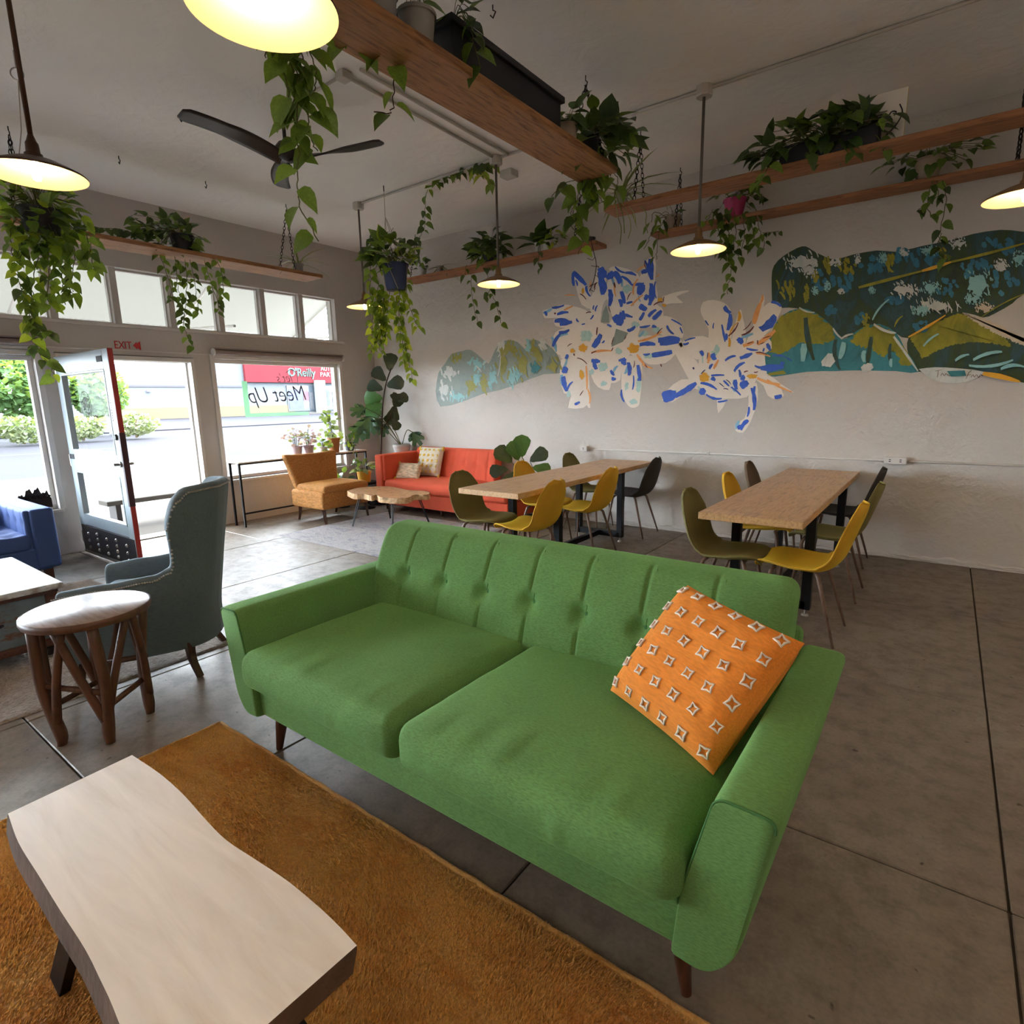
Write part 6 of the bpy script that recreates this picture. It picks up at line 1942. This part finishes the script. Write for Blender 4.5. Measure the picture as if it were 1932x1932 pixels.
spider('air_plant', 'thin curling plant in a tiny grey pot on the mural shelf', V((-5.50, 5.88, ZS)), .045, .09, 'pot_grey', 9, .26, mat='spider_leaf')
pc = V((-4.66, 5.88, ZS)); dp = pc
t = plant('shelf_pothos', 'dense pothos on the mural shelf with two long thin vines hanging down', pc)
pot(t, pc, .08, .10, .13, 'pot_black')
bush(t, pc + V((0, 0, .13)), pc + V((0, -.03, .2)), (.27, .18, .2), 75, .14, [DK, MD, DK])
for px in ([(888, 515), (890, 550), (896, 590), (905, 612)], [(918, 515), (925, 545), (938, 580), (945, 610)], [(932, 520), (925, 545), (915, 560)], [(880, 500), (877, 520)], [(945, 470), (965, 478)]):
    pxvine(t, px, dp, .085, .07, [DK, MD])
spider('pencil_plant', 'thin upright sprigs in a white tube pot on the mural shelf', V((-3.96, 5.88, ZS)), .035, .12, 'pot_white', 14, .28, 'lance', 'pothos_dark')
pc = V((-3.82, 5.88, ZS))
t = plant('small_pothos', 'small bright pothos in a white pot near the end of the mural shelf', pc)
pot(t, pc, .05, .065, .11, 'pot_white')
bush(t, pc + V((0, 0, .1)), pc + V((.05, 0, .16)), (.16, .1, .1), 16, .11, [MD, LT])
vine(t, [pc + V((.02, -.05, .1)), pc + V((.0, -.16, .06)), pc + V((-.02, -.17, -.12)), pc + V((.03, -.17, -.2))], .08, .07, [DK], stem='stem_brown')

# F: wide plank shelf over the room
for i, (y, lab) in enumerate(((2.02, 'grey pot with pothos nearest the lamp on the wide plank shelf'), (2.24, 'grey pot with pothos beside the long black planter'))):
    pc = V((-2.20 + i * .02, y, SZ + .046))
    t = plant('grey_pot_pothos', lab, pc)
    pot(t, pc, .07, .088, .14, 'pot_grey')
    bush(t, pc + V((0, 0, .13)), pc + V((.0, 0, .22)), (.13, .13, .1), 12, .12, [DK, MD])
    if i == 0:
        vine(t, [pc + V((-.06, 0, .12)), V((-2.37, 1.98, 3.2)), at_d(700, 45, V((-2.44, 2.05, 3))), at_d(712, 80, V((-2.44, 2.05, 3))), at_d(738, 120, V((-2.44, 2.05, 3))), at_d(742, 175, V((-2.44, 2.05, 3))), at_d(736, 212, V((-2.44, 2.05, 3))), at_d(705, 210, V((-2.44, 2.05, 3)))], .115, .085, [MD, MD, DK], stem='stem_brown')
        vine(t, [V((-2.38, 1.95, 3.2)), at_d(672, 30, V((-2.44, 1.95, 3))), at_d(665, 70, V((-2.44, 1.95, 3))), at_d(648, 88, V((-2.44, 1.95, 3)))], .13, .07, [MD])
pc = V((-2.22, 1.66, SZ + .046)); dp = V((-2.46, 1.72, 3))
t = plant('trailing_curtain_pothos', 'long curtain of pothos vines falling from the wide plank shelf past the fan', pc)
pot(t, pc, .08, .10, .15, 'pot_grey')
bush(t, pc + V((0, 0, .15)), pc + V((0, -.02, .2)), (.15, .15, .1), 14, .13, [MD])
for px, s_, gp in (([(545, 20), (548, 90), (552, 150), (556, 220), (562, 290), (560, 340), (568, 390), (600, 455)], .10, .07), ([(560, 20), (570, 90), (576, 140), (580, 200), (584, 255), (598, 285)], .115, .05), ([(575, 20), (588, 100), (598, 150), (592, 180), (610, 215)], .115, .06), ([(535, 20), (532, 100), (540, 150), (548, 200)], .12, .06), ([(510, 20), (505, 80), (500, 110)], .13, .09), ([(555, 100), (562, 180), (560, 250), (570, 275)], .115, .05)):
    vine(t, [pc + V((-.1, .02 * RN.uniform(-1, 1), .15)), V((-2.42, pc.y + .05, SZ + .16))] + [at_d(x, y, dp) for x, y in px], s_, gp, [MD])
# long black planter
t = plant('black_planter', 'long black trough planter standing on the wide plank shelf', V((-2.19, 2.92, SZ + .046)), 'planter')
x0, x1, y0, y1_, z0 = -2.31, -2.10, 2.40, 3.44, SZ + .046
tr = MB()
tr.box(x0 + .02, x1 - .02, y0 + .02, y1_ - .02, z0, z0 + .17)
obj('trough', tr, 'pot_black', t, bevel=.004)
obj('rim', MB().box(x0, x1, y0, y1_, z0 + .165, z0 + .20), 'pot_black', t, bevel=.004)
obj('soil', MB().box(x0 + .015, x1 - .015, y0 + .015, y1_ - .015, z0 + .2002, z0 + .203), 'soil', t)
t = plant('planter_pothos', 'small pothos spilling over the near end of the black planter', V((-2.15, 2.46, z0 + .204)))
bush(t, V((-2.15, 2.46, z0 + .2)), V((-2.12, 2.47, z0 + .2)), (.12, .12, .06), 14, .09, [DK, MD])
vine(t, [V((-2.12, 2.46, z0 + .22)), V((-2.06, 2.47, z0 + .2)), V((-2.055, 2.5, z0 + .1)), V((-2.055, 2.55, z0 + .0))], .09, .05, [MD, DK])
pc = V((-2.20, 3.62, SZ + .046))
t = plant('speckled_pot_plant', 'small leafy plant in a speckled pot between the planter and the shelf end', pc)
pot(t, pc, .06, .075, .12, 'pot_beige')
bush(t, pc + V((0, 0, .1)), pc + V((.02, 0, .17)), (.10, .10, .08), 10, .10, [MD, DK])
pc = V((-2.22, 3.90, SZ + .046)); dp = V((-2.22, 4.0, 3.2))
t = plant('shelf_end_pothos', 'broad-leaved dark pothos spilling over the far end of the wide shelf', pc)
pot(t, pc, .08, .10, .13, 'pot_black')
bush(t, pc + V((0, 0, .12)), pc + V((.08, .1, .16)), (.26, .26, .17), 60, .155, [DK, DK, MD])
for px in ([(1100, 345), (1085, 340), (1060, 350), (1035, 380)], [(1110, 350), (1085, 385), (1075, 410)], [(1120, 350), (1130, 370), (1140, 385)], [(1095, 350), (1090, 390), (1085, 420), (1100, 435)], [(1150, 310), (1165, 340), (1160, 370)]):
    vine(t, [pc + V((-.02, .12, .12)), V((-2.24, 4.15, SZ + .12))] + [at_d(x, y, V((-2.24, 4.22, 3))) for x, y in px], .14, .085, [MD, MD, DK])
vine(t, [V((-2.24, 4.15, SZ + .1)), at_d(1085, 390, V((-2.24, 4.22, 3))), at_d(1078, 425, V((-2.24, 4.22, 3))), at_d(1100, 455, V((-2.24, 4.22, 3))), at_d(1090, 480, V((-2.24, 4.22, 3)))], .11, .08, [LT, MD])
# bare dark tendril below the mural shelf
pc = V((-3.27, 5.88, ZS))
t = plant('bare_tendril', 'bare dark twisting tendril hanging from the end of the mural shelf', pc)
pot(t, pc, .035, .045, .06, 'pot_black')
P = [pc + V((0, 0, .06)), V((-3.2, 5.74, ZS + .03))] + [at_d(x, y, V((-3.2, 5.72, 3))) for x, y in ((1120, 475), (1125, 500), (1120, 530), (1112, 550))]
obj('stem', MB().tube(spline(P, 5), .004, 5), 'stem_brown', t)
for p in spline(P, 5)[12::3]:
    obj('twig', MB().tube([p, p + V((RN.uniform(-.06, .06), -.01, -.03)), p + V((RN.uniform(-.09, .09), -.01, .0))], .0028, 4), 'stem_brown', t)

# H: outer shelf by the mural wall
ZU = SZ + .041
t = spider('spider_plant', 'spider plant with long arching leaves at the end of the outer shelf', V((-2.46, 4.97, ZU)), .05, .10, 'pot_grey', 26, .36)
for px in ([(1165, 405), (1172, 430), (1170, 460)], [(1185, 405), (1190, 430), (1185, 450)], [(1215, 395), (1218, 420), (1222, 440)], [(1175, 405), (1178, 440)], [(1195, 400), (1200, 425)]):
    P = [V((-2.46, 4.97, ZU + .1)), V((-2.46, 4.83, ZU + .1))] + [at_d(x, y, V((-2.45, 4.84, 3))) for x, y in px]
    obj('strap', MB().tube(spline(P, 4), .004, 4), 'spider_leaf', t)
pc = V((-.86, 4.97, ZU)); dp = V((-.86, 4.9, 3.2))
t = plant('dense_pothos', 'wide dense dark pothos covering the outer shelf below the canvas', pc)
obj('trough', MB().rbox((.62, .15, .13), .02, c=pc + V((0, 0, .066)), n=(2, 1, 1)), 'pot_black', t, smooth=True)
obj('soil', MB().box(pc.x - .28, pc.x + .28, pc.y - .06, pc.y + .06, pc.z + .1315, pc.z + .134), 'soil', t)
bush(t, pc + V((0, 0, .12)), pc + V((-.08, -.02, .15)), (.50, .18, .13), 150, .105, [DK, DK, DK, MD])
bush(t, pc + V((0, 0, .12)), pc + V((.02, -.02, .22)), (.22, .14, .07), 34, .10, [DK], stems=False)
for px in ([(1475, 270), (1455, 300), (1440, 330), (1425, 345), (1405, 350)], [(1600, 270), (1610, 285)], [(1650, 255), (1670, 275), (1665, 285)], [(1530, 280), (1520, 300)]):
    vine(t, [at_d(x, y, V((-.86, 4.83, 3))) for x, y in px], .10, .055, [MD, DK])

# I: shelf close to the mural wall
ZL = SZ + .036
pc = V((-2.38, 5.95, ZL)); dp = V((-2.42, 5.83, 3))
t = plant('beige_pot_vine', 'small trailing vine in a beige pot at the end of the inner shelf', pc)
pot(t, pc, .055, .075, .13, 'pot_beige')
bush(t, pc + V((0, 0, .12)), pc + V((-.06, -.02, .14)), (.12, .1, .1), 12, .09, [DK, MD], 'lance')
for px in ([(1240, 415), (1225, 450), (1215, 470)], [(1245, 430), (1240, 460), (1238, 490)], [(1235, 400), (1228, 420)]):
    vine(t, [pc + V((-.05, -.05, .12))] + [at_d(x, y, dp) for x, y in px], .12, .075, [DK, MD], 'lance')
pc = V((at_y(1386, 395, 5.95).x, 5.95, ZL)); dp = V((pc.x, 5.82, 3))
t = plant('pink_pot_vine', 'leafy trailing plant in a bright pink pot on the inner shelf', pc)
pot(t, pc, .07, .10, .16, 'pot_pink')
bush(t, pc + V((0, 0, .15)), pc + V((.03, -.03, .16)), (.24, .15, .12), 44, .085, [MD, DK], 'heart')
for px in ([(1370, 400), (1365, 430), (1370, 470), (1380, 500), (1375, 530), (1372, 555)], [(1400, 400), (1405, 440), (1400, 470)], [(1425, 395), (1432, 430), (1440, 450), (1442, 470)], [(1350, 400), (1355, 430), (1362, 460), (1358, 480)], [(1385, 400), (1388, 440), (1385, 470), (1395, 485)], [(1345, 395), (1338, 410), (1330, 420)], [(1415, 400), (1420, 430), (1425, 460)], [(1360, 400), (1375, 440), (1372, 490)]):
    vine(t, [at_d(x, y, dp) for x, y in px], .085, .05, [MD, DK, MD])
pxvine(t, [(1440, 440), (1470, 436)], V((pc.x + .4, 6.05, 3)), .05, .03, [DK])
pc = V((at_y(1750, 325, 5.95).x, 5.95, ZL)); dp = V((pc.x, 5.82, 3))
t = plant('pale_pot_vine', 'bushy grey green vine in a pale pot on the inner shelf above the dark leaves', pc)
pot(t, pc, .07, .10, .15, 'pot_beige')
bush(t, pc + V((0, 0, .14)), pc + V((.02, -.03, .17)), (.36, .16, .12), 60, .09, [MD, DK], 'heart')
for px in ([(1780, 340), (1785, 380), (1778, 420), (1772, 450), (1785, 480)], [(1760, 340), (1750, 380), (1755, 410)], [(1770, 340), (1768, 370), (1745, 385), (1730, 400)], [(1775, 440), (1770, 470), (1790, 490)]):
    vine(t, [at_d(x, y, dp) for x, y in px], .085, .065, [DK, MD])

# J: corner fig and monstera
pc = V((-6.72, 5.62, 0))
t = plant('fiddle_leaf_fig', 'tall fiddle leaf fig with dark round leaves in the corner', pc)
pot(t, pc, .13, .17, .30, 'pot_black')
dp = V((-6.72, 5.66, 1.2))
tr = [at_d(x, y, dp) for x, y in ((718, 862), (720, 810), (722, 765), (728, 725), (738, 695), (733, 680))]
obj('trunk', MB().tube(spline([pc + V((0, 0, .28)), V((-6.72, 5.64, .6))] + tr[:5], 5), [.016] * 10 + [.013] * 10 + [.010] * 11, 8), 'stem_brown', t, smooth=True)
obj('branch', MB().tube(spline([tr[1], at_d(735, 790, dp), at_d(748, 755, dp)], 4), .008, 6), 'stem_brown', t, smooth=True)
for (x, y, dx, dy, s_, m_) in ((735, 700, .25, -1, .26, 'fig_leaf'), (728, 718, -.8, -.8, .24, 'fig_leaf'), (722, 735, -1, -.4, .24, 'fig_leaf'), (730, 728, 1, -.3, .26, 'fig_leaf'), (742, 740, .5, .9, .22, 'fig_leaf'), (745, 755, .9, -.3, .2, 'fig_leaf'), (722, 752, -1, -.1, .28, 'fig_leaf_green'), (722, 762, -1, .5, .28, 'fig_leaf_green'), (720, 775, -.9, .6, .27, 'fig_leaf_green'), (745, 765, .2, 1, .24, 'fig_leaf'), (742, 775, -.3, 1, .22, 'fig_leaf'), (722, 790, -.9, .9, .22, 'fig_leaf'), (736, 745, .8, .4, .22, 'fig_leaf'), (718, 758, -.6, -.3, .2, 'fig_leaf_green'), (715, 780, -.6, .2, .22, 'fig_leaf_green'), (740, 790, .4, .7, .18, 'fig_leaf')):
    p = at_d(x, y, dp)
    tip = CR * dx - V((0, 0, 1)) * dy + V((RN.uniform(-.3, .3), RN.uniform(-.4, .1), 0))
    put_leaf(t, p, tip, toward(p) + V((RN.uniform(-.4, .4), RN.uniform(-.4, .4), .2)), s_, 'fiddle', m_)
pc = V((-6.55, 6.0, 0))
t = thing('plant_stand', 'dark plant stand in the corner behind the orange sofa', 'stand', pc)
obj('top', MB().lathe([(0, .66), (.15, .66), (.15, .685), (0, .685)], pc, 24), 'dark_wood', t)
for i in range(3):
    a = i * 2.094 + .5
    obj('leg', MB().tube([pc + V((math.cos(a) * .10, math.sin(a) * .10, .66)), pc + V((math.cos(a) * .15, math.sin(a) * .15, 0))], .012, 8), 'dark_wood', t)
pc = V((-6.55, 6.0, .686)); dp = pc
t = plant('monstera', 'monstera in a pale wrapped pot behind the orange sofa arm', pc)
pot(t, pc, .10, .12, .17, 'pot_beige')
obj('wrap', MB().lathe([(.107, .06), (.124, .12), (.135, .15), (.128, .19), (.121, .15)], pc, 24), 'pot_white', t, smooth=True)
for (x, y, tx, ty, s_) in ((778, 815, .3, .6, .26), (697, 785, -.3, 1, .34), (683, 800, -.5, .9, .30), (725, 800, -.2, .9, .2), (690, 770, -.8, .3, .24)):
    p = at_d(x, y, V((pc.x, pc.y - (.1 if x > 700 else .35), 1)))
    obj('stalk', MB().tube(spline([pc + V((0, 0, .15)), (pc + p) / 2 + V((0, 0, .2)), p], 5), .006, 6), 'stem_green', t, smooth=True)
    put_leaf(t, p, CR * tx - V((0, 0, 1)) * ty + toward(p) * .3, toward(p) + V((0, 0, .5)), s_, 'monstera', 'monstera_leaf')

# K: console pots
def cpot(name, label, x, y, r, h, pm_, build):
    pc = V((x, y, CZT + .001))
    t = plant(name, label, pc)
    pot(t, pc, r * .8, r, h, pm_)
    build(t, pc + V((0, 0, h)))
for i, y in enumerate((4.50, 4.68)):
    cpot('pink_flowers', ('pink flowering plant in a lilac pot on the console, away from the corner', 'pink flowering plant in a lilac pot on the console beside the trailing plant')[i], -6.97, y, .075, .13, 'pot_lilac',
         lambda t, c: bush(t, c, c + V((0, 0, .12)), (.15, .15, .13), 46, .055, ['pink_petal', 'pink_petal', 'silver_leaf'], 'petal'))
cpot('console_trailer', 'pale green trailing plant in a small white pot on the console', -6.95, 4.90, .06, .09, 'pot_white', lambda t, c: (bush(t, c, c + V((0, 0, .03)), (.16, .14, .10), 40, .07, ['silver_leaf', LT, MD], 'round'), vine(t, [c + V((.08, -.02, 0)), c + V((.12, -.03, -.1)), c + V((.12, -.02, -.22))], .05, .04, ['silver_leaf', MD], 'round')))
cpot('terracotta_plant', 'upright pale-leaved plant in a tall terracotta pot on the console', -6.97, 5.10, .085, .20, 'pot_terracotta', lambda t, c: (bush(t, c, c + V((-.03, -.02, .16)), (.13, .13, .20), 42, .08, ['silver_leaf', MD, 'silver_leaf'], 'round'), vine(t, [c, c + V((-.02, -.02, .18)), c + V((-.02, -.05, .36))], .07, .04, ['silver_leaf', LT], 'round')))
cpot('console_end_plant', 'leafy green plant in a black pot at the corner end of the console', -6.96, 5.36, .07, .12, 'pot_black', lambda t, c: (bush(t, c, c + V((.02, 0, .06)), (.17, .15, .12), 40, .08, [MD, DK, LT], 'lance'), vine(t, [c + V((.06, -.02, 0)), c + V((.12, 0, -.1)), c + V((.12, .02, -.3))], .06, .05, [MD, 'silver_leaf'], 'round')))
# L: yellow pot on its black stand
pc = V((-6.60, 5.30, 0))
t = thing('black_stand', 'low round black side table holding the yellow pot', 'side table', pc)
obj('top', MB().lathe([(0, .36), (.17, .36), (.175, .37), (.175, .385), (0, .385)], pc, 28), 'black_metal', t, smooth=True, angle=40)
obj('column', MB().tube([pc + V((0, 0, .02)), pc + V((0, 0, .36))], .02, 10), 'black_metal', t, smooth=True)
obj('foot', MB().lathe([(0, .0), (.13, .0), (.13, .012), (.02, .03)], pc, 24), 'black_metal', t, smooth=True)
pc = V((-6.60, 5.30, .386))
t = plant('yellow_pot_plant', 'spiky variegated plant in a mustard yellow pot on the black stand', pc)
pot(t, pc, .085, .10, .15, 'pot_yellow')
bush(t, pc + V((0, 0, .14)), pc + V((0, 0, .2)), (.13, .13, .09), 24, .13, ['silver_leaf', MD], 'lance')
pc = V((-6.95, 5.17, 0))
t = plant('dark_leaf_plant', 'dark round-leaved plant in a black floor pot beside the yellow pot', pc)
pot(t, pc, .09, .11, .30, 'pot_black')
bush(t, pc + V((0, 0, .3)), pc + V((0, -.03, .42)), (.13, .13, .12), 22, .11, [DK, MD], 'round')

# M: basket plant between the sofa and the long table
pc = V((-3.80, 5.80, 0))
t = plant('basket_plant', 'broad dark-leaved plant in a brown wicker basket behind the long table', pc)
wk_ = MB()
for i in range(15):
    z = .012 + i * .018
    R_ = .115 + .03 * math.sin(z / .28 * PI)
    wk_.tube([pc + V(((R_ + .005 * (-1) ** (j + i)) * math.cos(j * PI / 14), (R_ + .005 * (-1) ** (j + i)) * math.sin(j * PI / 14), z)) for j in range(28)], .0095, 5, closed=True)
stuff(obj('basket', wk_, 'wicker_dummy', t, smooth=True))
obj('soil', MB().lathe([(0, .25), (.12, .25)], pc, 20), 'soil', t)
dp = pc
for (x, y, tx, ty, s_) in ((966, 872, -.6, -.6, .26), (958, 885, -1, .1, .22), (985, 862, .0, -1, .26), (1000, 870, .7, -.5, .24), (1005, 882, 1, .1, .22), (975, 890, -.5, .5, .2), (992, 885, .3, .4, .2), (978, 868, -.3, -.9, .24)):
    p = at_d(x, y, dp)
    obj('stalk', MB().tube(spline([pc + V((0, 0, .22)), (pc + p) / 2 + V((0, 0, .1)), p], 4), .005, 6), 'stem_green', t, smooth=True)
    put_leaf(t, p, CR * tx - V((0, 0, 1)) * ty + toward(p) * .3, toward(p) + V((0, 0, .6)), s_, 'fiddle', RN.choice(['fig_leaf', 'fig_leaf_green']))
